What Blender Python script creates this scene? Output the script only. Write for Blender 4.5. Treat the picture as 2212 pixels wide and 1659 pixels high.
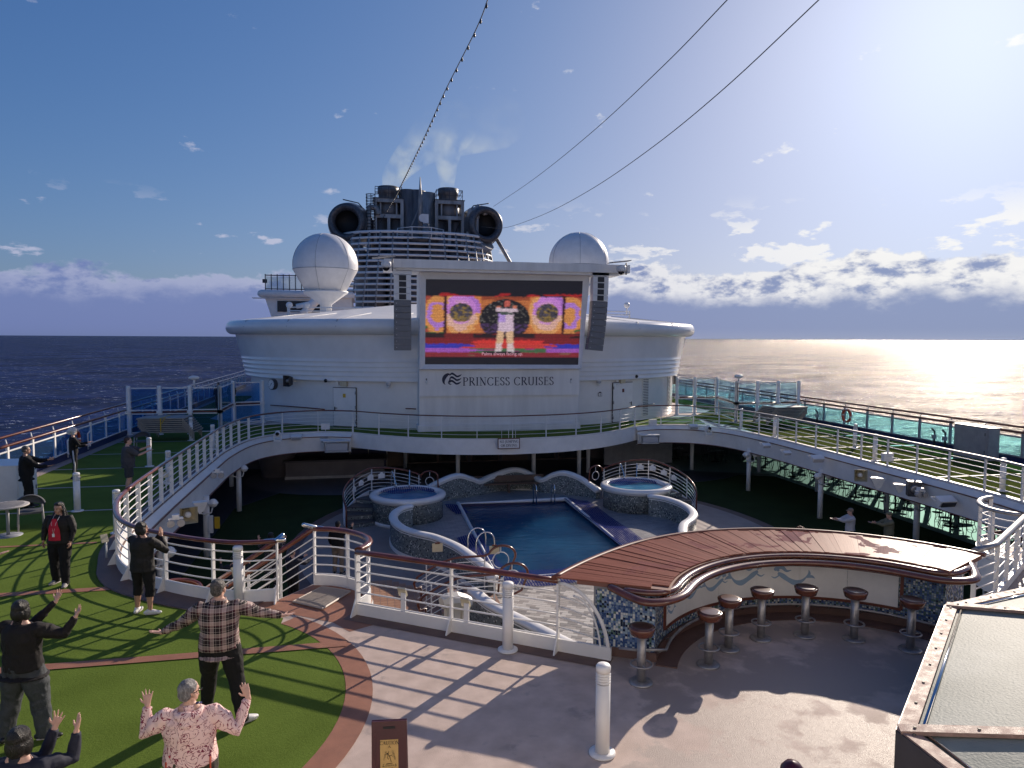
import bpy, math, random
from math import sin, cos, tan, pi, radians, sqrt, atan2, exp, floor
from mathutils import Vector, Matrix, noise
from mathutils.geometry import tessellate_polygon
for o in list(bpy.data.objects): bpy.data.objects.remove(o, do_unlink=True)
random.seed(7)
SC = bpy.context.scene
COL = SC.collection
# ------------------------------------------------------------------ camera
H = 4.8; YAW = radians(11.5); PIT = radians(3.75); ROL = radians(0.31)
fwd = Vector((sin(YAW)*cos(PIT), cos(YAW)*cos(PIT), -sin(PIT)))
r0 = Vector((cos(YAW), -sin(YAW), 0)); u0 = r0.cross(fwd)
rgt = r0*cos(ROL)+u0*sin(ROL); upv = -r0*sin(ROL)+u0*cos(ROL)
CAM = Vector((0, 0, H)); FP = 1530.0
cd = bpy.data.cameras.new('camera'); cam = bpy.data.objects.new('camera', cd); COL.objects.link(cam)
cam.matrix_world = Matrix((( rgt.x, upv.x, -fwd.x, 0), (rgt.y, upv.y, -fwd.y, 0), (rgt.z, upv.z, -fwd.z, H), (0, 0, 0, 1)))
cd.sensor_width = 36; cd.lens = 36*FP/2212; cd.clip_end = 200000; cd.clip_start = 0.05
SC.camera = cam
def P(px, py, z):
    "photo position -> point on the plane of height z"
    d = fwd*FP+rgt*(px-1106)-upv*(py-829.5); t = (z-H)/d.z
    return Vector((d.x*t, d.y*t, z))
def AT(px, py, Y):
    d = fwd*FP+rgt*(px-1106)-upv*(py-829.5); t = Y/d.y
    return Vector((d.x*t, Y, H+d.z*t))
# ------------------------------------------------------------------ light
SUN_AZ = radians(44); SUN_EL = radians(21.3)
sdir = Vector((sin(SUN_AZ)*cos(SUN_EL), cos(SUN_AZ)*cos(SUN_EL), sin(SUN_EL)))
sl = bpy.data.lights.new('sun', 'SUN'); sl.energy = 4.3; sl.angle = radians(0.5); sl.color = (1.0, 0.86, 0.72)
so = bpy.data.objects.new('sun', sl); COL.objects.link(so)
so.rotation_euler = sdir.to_track_quat('Z', 'Y').to_euler()
W = bpy.data.worlds.new('World'); SC.world = W; W.use_nodes = True
def build_world():
    nt = W.node_tree; nt.nodes.clear(); N = nt.nodes.new; L = nt.links.new
    out = N('ShaderNodeOutputWorld'); bg = N('ShaderNodeBackground'); bg.inputs[1].default_value = 0.075
    sky = N('ShaderNodeTexSky'); sky.sky_type = 'NISHITA'; sky.sun_disc = False
    sky.sun_elevation = SUN_EL; sky.sun_rotation = SUN_AZ; sky.altitude = 20; sky.air_density = 1.0; sky.dust_density = 1.2; sky.ozone_density = 2.5
    tc = N('ShaderNodeTexCoord'); sep = N('ShaderNodeSeparateXYZ'); L(tc.outputs['Generated'], sep.inputs[0])
    def M(op, a, b=None, c=None, clamp=False):
        m = N('ShaderNodeMath'); m.operation = op; m.use_clamp = clamp
        for i, v in enumerate((a, b, c)):
            if v is None: continue
            if isinstance(v, (int, float)): m.inputs[i].default_value = v
            else: L(v, m.inputs[i])
        return m.outputs[0]
    def SS(x, e0, e1):
        r = N('ShaderNodeMapRange'); r.interpolation_type = 'SMOOTHSTEP'; L(x, r.inputs[0])
        r.inputs[1].default_value = e0; r.inputs[2].default_value = e1; return r.outputs[0]
    el = M('ARCSINE', sep.outputs[2]); az = M('ARCTAN2', sep.outputs[0], sep.outputs[1])
    eld = M('MULTIPLY', el, 57.2958); azd = M('MULTIPLY', az, 57.2958)
    def NZ(sx, sy, scale, det, rough=0.55, off=0.0, dist=0.0):
        cmb = N('ShaderNodeCombineXYZ'); L(M('MULTIPLY', azd, sx), cmb.inputs[0]); L(M('MULTIPLY', eld, sy), cmb.inputs[1]); cmb.inputs[2].default_value = off
        n = N('ShaderNodeTexNoise'); n.inputs['Scale'].default_value = scale; n.inputs['Detail'].default_value = det; n.inputs['Roughness'].default_value = rough
        n.inputs['Distortion'].default_value = dist
        L(cmb.outputs[0], n.inputs['Vector']); return n.outputs[0]
    def MIX(f, a, b):
        m = N('ShaderNodeMix'); m.data_type = 'RGBA'
        if isinstance(f, float): m.inputs[0].default_value = f
        else: L(f, m.inputs[0])
        for i, v in ((6, a), (7, b)):
            if isinstance(v, tuple): m.inputs[i].default_value = v+(1,)
            else: L(v, m.inputs[i])
        return m.outputs[2]
    dot = N('ShaderNodeVectorMath'); dot.operation = 'DOT_PRODUCT'; L(tc.outputs['Generated'], dot.inputs[0]); dot.inputs[1].default_value = sdir
    sunf = M('POWER', M('MAXIMUM', dot.outputs['Value'], 0.0), 5.0)
    base = sky.outputs[0]
    # the photographed sky is a violet blue
    sp_ = N('ShaderNodeSeparateColor'); L(base, sp_.inputs[0]); cb_ = N('ShaderNodeCombineColor')
    for i, (mul, pw, cmp_) in enumerate(SKY_CURVE):
        x = M('MULTIPLY', M('POWER', M('MULTIPLY', sp_.outputs[i], 0.075), pw), mul)
        L(M('MULTIPLY', M('DIVIDE', x, M('MULTIPLY_ADD', x, cmp_, 1.0)), 0.83/0.075), cb_.inputs[i])
    col = cb_.outputs[0]
    glow = M('MULTIPLY_ADD', M('POWER', M('MAXIMUM', dot.outputs['Value'], 0.0), 60.0), 1.7, M('MULTIPLY', M('POWER', M('MAXIMUM', dot.outputs['Value'], 0.0), 14.0), 0.30))
    gl_ = N('ShaderNodeVectorMath'); gl_.operation = 'SCALE'; gl_.inputs[0].default_value = (0.96, 1.0, 1.0); L(glow, gl_.inputs[3])
    ga = N('ShaderNodeVectorMath'); ga.operation = 'ADD'; L(col, ga.inputs[0]); L(gl_.outputs[0], ga.inputs[1]); col = ga.outputs[0]
    # long cloud bank above the horizon: soft ragged top, bright crest
    azw = SS(azd, -20.0, 25.0)
    top = M('ADD', M('MULTIPLY_ADD', azw, 1.6, 4.4), M('MULTIPLY', M('SUBTRACT', NZ(1, 1.6, 0.16, 7, 0.6, 3.0), 0.5), 5.5))
    d = M('SUBTRACT', top, eld)                       # >0 inside the bank
    inside = SS(d, 0.0, 0.5)
    crest = M('MULTIPLY', SS(d, -0.05, 0.3), M('SUBTRACT', 1.0, SS(M('MULTIPLY_ADD', azw, -1.4, d), 0.4, 2.2)))
    puff = SS(NZ(1, 1.9, 0.40, 9, 0.60, 9.0), 0.37, 0.55)
    low = M('SUBTRACT', 1.0, SS(eld, 3.0, 8.5), clamp=True)
    bank = MIX(sunf, BANK_A, BANK_B)
    lit = MIX(sunf, LIT_A, LIT_B)
    bankw = M('MULTIPLY', M('MULTIPLY', inside, 0.85), SS(eld, -3.0, 1.0))
    col = MIX(bankw, col, bank)
    col = MIX(M('MULTIPLY', M('MULTIPLY', crest, puff), M('MULTIPLY_ADD', azw, 0.4, 0.55)), col, lit)
    # second, higher broken layer and a few single clouds
    n2 = NZ(0.75, 2.0, 0.30, 9, 0.58, 21.0)
    band = M('MULTIPLY', SS(eld, 3.5, 5.5), M('SUBTRACT', 1.0, SS(eld, 7.5, 11.0)))
    c2 = M('MULTIPLY', SS(M('ADD', n2, M('MULTIPLY', azw, 0.05)), 0.60, 0.66), band)
    col = MIX(M('MULTIPLY', c2, 0.85), col, lit)
    n3 = NZ(0.8, 1.5, 0.26, 9, 0.58, 15.3)
    c3 = M('MULTIPLY', SS(n3, 0.66, 0.73), M('MULTIPLY', SS(eld, 8.0, 11.0), 0.7))
    col = MIX(c3, col, lit)
    L(col, bg.inputs[0]); L(bg.outputs[0], out.inputs[0])
SKY_CURVE = ((1.08, 1.27, 1.42), (1.02, 1.04, 1.08), (1.15, 0.8, 0.60))
BANK_A = (1.6, 2.1, 4.5); BANK_B = (2.1, 2.7, 4.6); LIT_A = (4.4, 4.7, 6.4); LIT_B = (10.4, 10.2, 9.6); CRESTW = 0.9
build_world()
SC.view_settings.view_transform = 'Standard'; SC.view_settings.look = 'None'; SC.view_settings.exposure = 0.45; SC.view_settings.gamma = 1.0
SC.view_settings.use_curve_mapping = False
SC.render.engine = 'CYCLES'
SC.cycles.max_bounces = 8; SC.cycles.volume_bounces = 1; SC.cycles.sample_clamp_indirect = 8; SC.cycles.transparent_max_bounces = 12; SC.cycles.use_denoising = True
# ------------------------------------------------------------------ mesh helpers
def V(*a): return Vector(a)
def catmull(pts, n=6, closed=False):
    pts = [Vector(p) for p in pts]; out = []; m = len(pts)
    rng = range(m) if closed else range(m-1)
    for i in rng:
        p1 = pts[i]; p2 = pts[(i+1) % m]
        p0 = pts[(i-1) % m] if (closed or i > 0) else p1*2-p2
        p3 = pts[(i+2) % m] if (closed or i < m-2) else p2*2-p1
        for k in range(n):
            t = k/n
            out.append(0.5*((2*p1)+(p2-p0)*t+(2*p0-5*p1+4*p2-p3)*t*t+(3*p1-p0-3*p2+p3)*t*t*t))
    if not closed: out.append(pts[-1])
    return out
class MB:
    def __init__(s): s.v = []; s.f = []; s.mi = []; s.uv = {}; s.sm = []
    def add(s, vs, fs, m=0, smooth=False):
        b = len(s.v); s.v += [tuple(v) for v in vs]
        for f in fs: s.f.append(tuple(b+i for i in f)); s.mi.append(m); s.sm.append(smooth)
    def box(s, c, size, rz=0.0, m=0, rx=0.0, ry=0.0):
        hx, hy, hz = size[0]/2, size[1]/2, size[2]/2
        R = Matrix.Rotation(rz, 3, 'Z') @ Matrix.Rotation(rx, 3, 'X') @ Matrix.Rotation(ry, 3, 'Y')
        vs = [R @ Vector((x*hx, y*hy, z*hz))+Vector(c) for x in (-1, 1) for y in (-1, 1) for z in (-1, 1)]
        s.add(vs, [(0, 1, 3, 2), (4, 6, 7, 5), (0, 4, 5, 1), (2, 3, 7, 6), (0, 2, 6, 4), (1, 5, 7, 3)], m)
    def tube(s, pts, r, n=8, caps=True, m=0, ref=None, closed=False, smooth=True, roundcap=False):
        pts = [Vector(p) for p in pts]; k = len(pts)
        rr = list(r) if isinstance(r, (list, tuple)) and len(r) == k and not (len(r) == 2 and k != 2 and not isinstance(r[0], tuple)) else [r]*k
        rr = [(q, q) if isinstance(q, (int, float)) else q for q in rr]
        T = []
        for i in range(k):
            if closed: t = pts[(i+1) % k]-pts[i-1]
            elif i == 0: t = pts[1]-pts[0]
            elif i == k-1: t = pts[-1]-pts[-2]
            else: t = (pts[i+1]-pts[i]).normalized()+(pts[i]-pts[i-1]).normalized()
            if t.length < 1e-9: t = Vector((0, 0, 1))
            T.append(t.normalized())
        if ref is None:
            a = Vector((0, 0, 1)) if abs(T[0].z) < 0.9 else Vector((1, 0, 0))
            side = T[0].cross(a).normalized()
        if roundcap and not closed:
            np_, nr, nT = [], [], []
            for i in range(k):
                if i == 0:
                    for a in (70, 40): 
                        q = radians(a); np_.append(pts[0]-T[0]*sin(q)*min(rr[0])); nr.append((rr[0][0]*cos(q), rr[0][1]*cos(q))); nT.append(T[0])
                np_.append(pts[i]); nr.append(rr[i]); nT.append(T[i])
                if i == k-1:
                    for a in (40, 70):
                        q = radians(a); np_.append(pts[-1]+T[-1]*sin(q)*min(rr[-1])); nr.append((rr[-1][0]*cos(q), rr[-1][1]*cos(q))); nT.append(T[-1])
            pts, rr, T, k = np_, nr, nT, len(np_)
        vs = []
        for i in range(k):
            t = T[i]
            if ref is not None:
                side = Vector(ref)-t*Vector(ref).dot(t)
                side = side.normalized() if side.length > 1e-6 else Vector((1, 0, 0))
            else:
                side = (side-t*side.dot(t)).normalized()
            o = t.cross(side)
            for j in range(n):
                a = 2*pi*j/n
                vs.append(pts[i]+side*cos(a)*rr[i][0]+o*sin(a)*rr[i][1])
        fs = []
        for i in range(k if closed else k-1):
            i2 = (i+1) % k
            for j in range(n):
                j2 = (j+1) % n
                fs.append((i*n+j, i*n+j2, i2*n+j2, i2*n+j))
        s.add(vs, fs, m, smooth)
        if caps and not closed:
            b = len(s.v)-len(vs)
            s.f.append(tuple(b+j for j in reversed(range(n)))); s.mi.append(m); s.sm.append(False)
            s.f.append(tuple(b+(k-1)*n+j for j in range(n))); s.mi.append(m); s.sm.append(False)
    def lathe(s, prof, c=(0, 0, 0), n=24, m=0, axis='Z', smooth=True, capb=True, capt=True, sx=1.0):
        c = Vector(c); vs = []
        for r, h in prof:
            for j in range(n):
                a = 2*pi*j/n
                if axis == 'Z': vs.append(c+Vector((r*cos(a)*sx, r*sin(a), h)))
                elif axis == 'Y': vs.append(c+Vector((r*cos(a), h, -r*sin(a))))
                else: vs.append(c+Vector((h, r*cos(a), r*sin(a))))
        fs = []; k = len(prof)
        for i in range(k-1):
            for j in range(n):
                j2 = (j+1) % n; fs.append((i*n+j, i*n+j2, (i+1)*n+j2, (i+1)*n+j))
        s.add(vs, fs, m, smooth); b = len(s.v)-len(vs)
        if capb and prof[0][0] > 1e-4: s.f.append(tuple(b+j for j in reversed(range(n)))); s.mi.append(m); s.sm.append(False)
        if capt and prof[-1][0] > 1e-4: s.f.append(tuple(b+(k-1)*n+j for j in range(n))); s.mi.append(m); s.sm.append(False)
    def ball(s, c, r, n=12, m=0, k=8, R=None):
        if isinstance(r, (int, float)): r = (r, r, r)
        vs = []; c = Vector(c)
        for i in range(1, k):
            t = pi*i/k
            for j in range(n):
                a = 2*pi*j/n; q = Vector((r[0]*sin(t)*cos(a), r[1]*sin(t)*sin(a), -r[2]*cos(t)))
                vs.append(c+(R @ q if R else q))
        q0 = Vector((0, 0, -r[2])); q1 = Vector((0, 0, r[2]))
        vs += [c+(R @ q0 if R else q0), c+(R @ q1 if R else q1)]
        fs = []; B = (k-1)*n
        for i in range(k-2):
            for j in range(n):
                j2 = (j+1) % n; fs.append((i*n+j, i*n+j2, (i+1)*n+j2, (i+1)*n+j))
        for j in range(n):
            j2 = (j+1) % n; fs.append((B, j2, j)); fs.append((B+1, (k-2)*n+j, (k-2)*n+j2))
        s.add(vs, fs, m, True)
    def sheet(s, outer, z, holes=(), m=0, flip=False):
        loops = [[Vector((p[0], p[1], 0)) for p in outer]]+[[Vector((p[0], p[1], 0)) for p in h] for h in holes]
        flat = [p for l in loops for p in l]; tris = tessellate_polygon(loops); fs = []
        for t in tris:
            a, b, c = (flat[i] for i in t)
            ccw = (b-a).cross(c-a).z > 0
            fs.append(tuple(t) if ccw != flip else tuple(reversed(t)))
        s.add([(p.x, p.y, z) for p in flat], fs, m)
    def prism(s, poly, z0, z1, m=0):
        s.sheet(poly, z1, m=m); s.sheet(poly, z0, m=m, flip=True); s.wall(poly, z0, z1, closed=True, m=m)
    def wall(s, pts, z0, z1, closed=False, m=0, smooth=False):
        n = len(pts); vs = []
        f0 = z0 if callable(z0) else (lambda i: z0); f1 = z1 if callable(z1) else (lambda i: z1)
        for i, p in enumerate(pts): vs += [(p[0], p[1], f0(i)), (p[0], p[1], f1(i))]
        fs = []
        for i in range(n if closed else n-1):
            j = (i+1) % n; fs.append((2*i, 2*j, 2*j+1, 2*i+1))
        s.add(vs, fs, m, smooth)
    def plate(s, pts, th, nrm=None, m=0):
        "flat polygon in space, given thickness"
        pts = [Vector(p) for p in pts]; n = nrm if nrm else (pts[1]-pts[0]).cross(pts[2]-pts[0]).normalized()
        k = len(pts); vs = pts+[p-n*th for p in pts]
        fs = [tuple(range(k)), tuple(reversed(range(k, 2*k)))]+[(i, k+i, k+(i+1) % k, (i+1) % k) for i in range(k)]
        s.add(vs, fs, m)
    def grid(s, rows, m=0, smooth=True, closed=False):
        k = len(rows[0]); vs = [p for r in rows for p in r]; fs = []
        for i in range(len(rows)-1):
            for j in range(k if closed else k-1):
                j2 = (j+1) % k; fs.append((i*k+j, i*k+j2, (i+1)*k+j2, (i+1)*k+j))
        s.add(vs, fs, m, smooth)
def mesh_of(name, mb, mats):
    me = bpy.data.meshes.new(name); me.from_pydata(mb.v, [], mb.f)
    if not isinstance(mats, (list, tuple)): mats = [mats]
    for m in mats: me.materials.append(MT[m] if isinstance(m, str) else m)
    me.polygons.foreach_set('material_index', mb.mi); me.polygons.foreach_set('use_smooth', mb.sm)
    me.update(); return me
def obj(name, mb, mats, parent=None, world=True, label=None, kind=None, loc=None):
    "one mesh object; with a parent and world=True its vertices are given in world metres and shifted to the parent"
    if parent is not None and world:
        o = root_loc(parent); mb.v = [(x-o.x, y-o.y, z-o.z) for x, y, z in mb.v]
    ob = bpy.data.objects.new(name, mesh_of(name, mb, mats)); COL.objects.link(ob)
    if parent is not None: ob.parent = parent
    if loc is not None: ob.location = loc
    if label: ob['label'] = label
    if kind: ob['kind'] = kind
    return ob
def root_loc(p):
    v = Vector((0, 0, 0))
    while p is not None: v += p.location; p = p.parent
    return v
def inst(name, me, parent, loc=(0, 0, 0), rz=0.0, scale=None):
    ob = bpy.data.objects.new(name, me); COL.objects.link(ob); ob.parent = parent
    ob.location = loc; ob.rotation_euler = (0, 0, rz)
    if scale: ob.scale = scale
    return ob
def tag(o, label, cat, group=None, kind=None):
    if label: o['label'] = label
    if cat: o['category'] = cat
    if group: o['group'] = group
    if kind: o['kind'] = kind
    return o
def thing(name, label, cat, loc=(0, 0, 0), rz=0.0, group=None):
    o = bpy.data.objects.new(name, None); COL.objects.link(o); o.empty_display_size = 0.2
    o.location = loc; o.rotation_euler = (0, 0, rz); return tag(o, label, cat, group)
def dup(o, loc, rz=0.0, label=None, group=None, scale=None):
    r = o.copy(); COL.objects.link(r); r.location = loc; r.rotation_euler = (0, 0, rz)
    if label: r['label'] = label
    if group: r['group'] = group
    if scale: r.scale = scale
    for ch in list(KIDS(o)):
        c = ch.copy(); COL.objects.link(c); c.parent = r
        for g in list(KIDS(ch)):
            d = g.copy(); COL.objects.link(d); d.parent = c
    return r
def KIDS(o): return [c for c in o.children]
# ------------------------------------------------------------------ materials
MT = {}
def mat(name, color, rough=0.5, metal=0.0, var=0.0, vscale=4.0, bump=0.0, bscale=40.0, coat=0.0, spec=None, color2=None, emit=None, detail=4.0, rvar=0.0, stretch=None, coord='Object'):
    m = bpy.data.materials.new(name); m.use_nodes = True; nt = m.node_tree; N = nt.nodes.new; L = nt.links.new
    b = nt.nodes['Principled BSDF']; b.inputs['Base Color'].default_value = (*color, 1); b.inputs['Roughness'].default_value = rough
    b.inputs['Metallic'].default_value = metal; b.inputs['Coat Weight'].default_value = coat; b.inputs['Coat Roughness'].default_value = 0.08
    if spec is not None: b.inputs['Specular IOR Level'].default_value = spec
    MT[name] = m
    if var or bump or color2 or rvar:
        tc = N('ShaderNodeTexCoord'); src = tc.outputs[coord]
        if stretch:
            mp = N('ShaderNodeMapping'); mp.inputs['Scale'].default_value = stretch; L(src, mp.inputs[0]); src = mp.outputs[0]
        n = N('ShaderNodeTexNoise'); n.inputs['Scale'].default_value = vscale; n.inputs['Detail'].default_value = detail; n.inputs['Roughness'].default_value = 0.62; L(src, n.inputs['Vector'])
        if var or color2:
            c2 = color2 if color2 else tuple(c*(1-var) for c in color)
            rp = N('ShaderNodeMapRange'); rp.inputs[1].default_value = 0.35; rp.inputs[2].default_value = 0.65; L(n.outputs[0], rp.inputs[0])
            mx = N('ShaderNodeMix'); mx.data_type = 'RGBA'; mx.inputs[6].default_value = (*color, 1); mx.inputs[7].default_value = (*c2, 1)
            L(rp.outputs[0], mx.inputs[0]); L(mx.outputs[2], b.inputs['Base Color'])
        if rvar:
            rp = N('ShaderNodeMapRange'); rp.inputs[1].default_value = 0.4; rp.inputs[2].default_value = 0.6; rp.inputs[3].default_value = rough; rp.inputs[4].default_value = max(0.02, rough-rvar)
            L(n.outputs[0], rp.inputs[0]); L(rp.outputs[0], b.inputs['Roughness'])
        if bump:
            n2 = N('ShaderNodeTexNoise'); n2.inputs['Scale'].default_value = bscale; n2.inputs['Detail'].default_value = 3; L(src, n2.inputs['Vector'])
            bp = N('ShaderNodeBump'); bp.inputs['Strength'].default_value = bump; bp.inputs['Distance'].default_value = 0.02
            L(n2.outputs[0], bp.inputs['Height']); L(bp.outputs[0], b.inputs['Normal'])
    if emit: b.inputs['Emission Color'].default_value = (*emit[0], 1); b.inputs['Emission Strength'].default_value = emit[1]
    return m
mat('white', (0.82, 0.81, 0.79), 0.42, var=0.10, vscale=1.6, bump=0.10, bscale=9)
mat('white_gloss', (0.83, 0.82, 0.80), 0.25, var=0.10, vscale=0.6, bump=0.06, bscale=1.4, coat=0.3)
mat('white_streak', (0.80, 0.79, 0.77), 0.4, var=0.16, vscale=1.3, bump=0.05, bscale=3, stretch=(1, 1, 0.12))
mat('cream', (0.62, 0.55, 0.38), 0.4, var=0.15, vscale=6)
mat('grey_paint', (0.30, 0.31, 0.34), 0.45, var=0.2, vscale=3)
mat('dark_grey', (0.06, 0.062, 0.07), 0.45, var=0.3, vscale=3)
mat('soot', (0.20, 0.19, 0.19), 0.45, metal=0.2, var=0.5, vscale=1.2, stretch=(1, 1, 0.2))
mat('steel_sooty', (0.42, 0.41, 0.40), 0.45, metal=0.3, var=0.5, vscale=1.2, stretch=(1, 1, 0.3))
mat('pod', (0.11, 0.115, 0.13), 0.3, metal=0.3, var=0.5, vscale=0.5, color2=(0.22, 0.21, 0.2))
mat('black', (0.006, 0.006, 0.008), 0.6)
mat('black_gloss', (0.01, 0.01, 0.012), 0.15)
mat('wood_rail', (0.20, 0.045, 0.018), 0.28, var=0.55, vscale=5, coat=0.6, stretch=(1, 1, 4), bump=0.05, bscale=30)
mat('brown_trim', (0.17, 0.05, 0.03), 0.4, var=0.3)
mat('chrome', (0.75, 0.74, 0.72), 0.12, metal=1.0)
mat('steel', (0.45, 0.43, 0.42), 0.48, metal=0.75, var=0.3, vscale=8)
mat('tan_deck', (0.5, 0.40, 0.36), 0.62, color2=(0.4, 0.32, 0.29), vscale=1.6, detail=8, bump=0.25, bscale=220)
mat('brown_deck', (0.34, 0.145, 0.085), 0.6, var=0.25, vscale=2.5, detail=8, bump=0.2, bscale=180)
mat('dark_deck', (0.15, 0.085, 0.07), 0.55, var=0.25, vscale=2.5, bump=0.2, bscale=180)
mat('line_white', (0.46, 0.43, 0.40), 0.6, var=0.2, vscale=3)
mat('navy', (0.012, 0.018, 0.09), 0.35, var=0.2)
mat('navy_print', (0.012, 0.016, 0.05), 0.5)
mat('floor_pale', (0.22, 0.28, 0.26), 0.5, var=0.15, vscale=2)
mat('floor_tan', (0.34, 0.265, 0.235), 0.5, var=0.2, vscale=1.5, detail=6)
mat('floor_grey', (0.16, 0.14, 0.145), 0.5, var=0.2, vscale=1.5)
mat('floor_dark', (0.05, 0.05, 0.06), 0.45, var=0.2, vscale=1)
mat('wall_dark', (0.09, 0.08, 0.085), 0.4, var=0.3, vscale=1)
mat('door_brown', (0.12, 0.075, 0.055), 0.4, var=0.2)
mat('ceiling', (0.3, 0.3, 0.3), 0.6)
mat('orange', (0.55, 0.07, 0.02), 0.45, var=0.2)
mat('yellow', (0.6, 0.38, 0.02), 0.5)
mat('taupe', (0.38, 0.33, 0.28), 0.5, var=0.2)
mat('wicker', (0.10, 0.10, 0.105), 0.6, var=0.3, vscale=60, bump=0.5, bscale=90)
mat('cable', (0.10, 0.10, 0.10), 0.6)
mat('mesh_grille', (0.03, 0.03, 0.035), 0.6)
mat('speaker_grey', (0.17, 0.175, 0.19), 0.5, var=0.1)
mat('maroon', (0.065, 0.008, 0.014), 0.32, var=0.3, vscale=3, coat=0.3)
mat('brass', (0.62, 0.40, 0.13), 0.45, metal=0.0, var=0.12, vscale=10)
mat('print_black', (0.012, 0.01, 0.01), 0.6)
mat('print_blue', (0.25, 0.36, 0.50), 0.55)
mat('copper_frame', (0.40, 0.27, 0.225), 0.6, var=0.35, vscale=9, detail=8, bump=0.3, bscale=120, rvar=0.2, spec=0.15)
mat('tread_wood', (0.35, 0.2, 0.14), 0.55, var=0.3)
mat('panel_white', (0.80, 0.79, 0.77), 0.4, var=0.12, vscale=2)
mat('seat_brown', (0.16, 0.05, 0.024), 0.25, var=0.35, vscale=6, coat=0.7)
mat('skin_light', (0.60, 0.36, 0.27), 0.5, var=0.12, vscale=12)
mat('skin_tan', (0.46, 0.26, 0.18), 0.5, var=0.12, vscale=12)
mat('hair_black', (0.008, 0.007, 0.007), 0.38, bump=0.8, bscale=60, stretch=(3, 3, 0.6))
mat('hair_grey', (0.16, 0.145, 0.13), 0.5, var=0.7, vscale=45, bump=1.0, bscale=90, color2=(0.03, 0.027, 0.025))
mat('hair_silver', (0.30, 0.29, 0.29), 0.42, color2=(0.09, 0.085, 0.085), vscale=22, bump=0.8, bscale=70, stretch=(2, 2, 0.5))
mat('hair_white', (0.85, 0.82, 0.78), 0.7, var=0.25, vscale=40, bump=1.0, bscale=60)
mat('hair_brown', (0.045, 0.022, 0.015), 0.45, var=0.4, vscale=30, bump=0.9, bscale=60)
mat('hair_ginger', (0.20, 0.055, 0.02), 0.5, var=0.5, vscale=30, bump=0.9, bscale=60)
mat('cloth_black', (0.006, 0.0055, 0.006), 0.9, var=0.3, vscale=5, bump=0.2, bscale=90)
mat('cloth_jacket', (0.012, 0.010, 0.009), 0.75, var=0.3, vscale=5, bump=0.2, bscale=60)
mat('cloth_brown', (0.008, 0.0055, 0.006), 0.85, var=0.3, vscale=5, bump=0.2, bscale=60)
mat('cloth_slate', (0.045, 0.052, 0.060), 0.8, var=0.35, vscale=6, bump=0.3, bscale=60)
mat('cloth_grey', (0.065, 0.065, 0.075), 0.85, var=0.2, vscale=6, bump=0.3, bscale=60)
mat('cloth_red', (0.60, 0.012, 0.04), 0.7, var=0.25, vscale=9, bump=0.2, bscale=60)
mat('cloth_white', (0.55, 0.54, 0.55), 0.8, var=0.15, vscale=6)
mat('cloth_olive', (0.20, 0.19, 0.12), 0.8, var=0.2, vscale=6)
mat('cloth_navy', (0.01, 0.013, 0.03), 0.8, var=0.2, vscale=6)
mat('cloth_beige', (0.26, 0.20, 0.15), 0.8, var=0.2, vscale=6)
mat('shoe_white', (0.72, 0.71, 0.70), 0.5, var=0.1)
mat('shoe_grey', (0.30, 0.28, 0.27), 0.6, var=0.2)
mat('shoe_black', (0.01, 0.01, 0.012), 0.5)
mat('lips', (0.35, 0.10, 0.09), 0.4)
mat('white_cloth_accent', (0.6, 0.6, 0.62), 0.7)
mat('lamp_glass', (0.5, 0.5, 0.52), 0.15, coat=0.5)
mat('teal_rope', (0.05, 0.25, 0.28), 0.7)
def nodes_of(name, rough=0.5):
    m = bpy.data.materials.new(name); m.use_nodes = True; MT[name] = m
    return m, m.node_tree, m.node_tree.nodes.new, m.node_tree.links.new, m.node_tree.nodes['Principled BSDF']
def math_node(N, L, op, a, b=None, c=None):
    m = N('ShaderNodeMath'); m.operation = op
    for i, v in enumerate((a, b, c)):
        if v is None: continue
        if isinstance(v, (int, float)): m.inputs[i].default_value = v
        else: L(v, m.inputs[i])
    return m.outputs[0]
def ramp(N, L, fac, stops, interp='CONSTANT'):
    r = N('ShaderNodeValToRGB'); r.color_ramp.interpolation = interp; L(fac, r.inputs[0])
    e = r.color_ramp.elements
    while len(e) > 1: e.remove(e[-1])
    e[0].position = stops[0][0]; e[0].color = (*stops[0][1], 1)
    for p, c in stops[1:]:
        x = e.new(p); x.color = (*c, 1)
    return r.outputs[0]
def turf(name, a, b, pile=0.009):
    m, nt, N, L, B = nodes_of(name); B.inputs['Roughness'].default_value = 0.85; B.inputs['Specular IOR Level'].default_value = 0.05
    tc = N('ShaderNodeTexCoord')
    n1 = N('ShaderNodeTexNoise'); n1.inputs['Scale'].default_value = 0.9; n1.inputs['Detail'].default_value = 6; L(tc.outputs['Object'], n1.inputs[0])
    n2 = N('ShaderNodeTexNoise'); n2.inputs['Scale'].default_value = 85; n2.inputs['Detail'].default_value = 3; L(tc.outputs['Object'], n2.inputs[0])
    f = math_node(N, L, 'MULTIPLY_ADD', n1.outputs[0], 0.5, math_node(N, L, 'MULTIPLY', n2.outputs[0], 0.55))
    L(ramp(N, L, f, [(0.3, a), (0.72, b)], 'LINEAR'), B.inputs['Base Color'])
    n3 = N('ShaderNodeTexNoise'); n3.inputs['Scale'].default_value = 28; n3.inputs['Detail'].default_value = 5; n3.inputs['Roughness'].default_value = 0.75; L(tc.outputs['Object'], n3.inputs[0])
    bp = N('ShaderNodeBump'); bp.inputs['Strength'].default_value = 1.0; bp.inputs['Distance'].default_value = pile; L(n3.outputs[0], bp.inputs['Height']); L(bp.outputs[0], B.inputs['Normal'])
    B.inputs['Sheen Weight'].default_value = 0.03; B.inputs['Sheen Tint'].default_value = (0.5, 0.6, 0.2, 1)
turf('turf', (0.068, 0.105, 0.013), (0.135, 0.20, 0.034))
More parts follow.
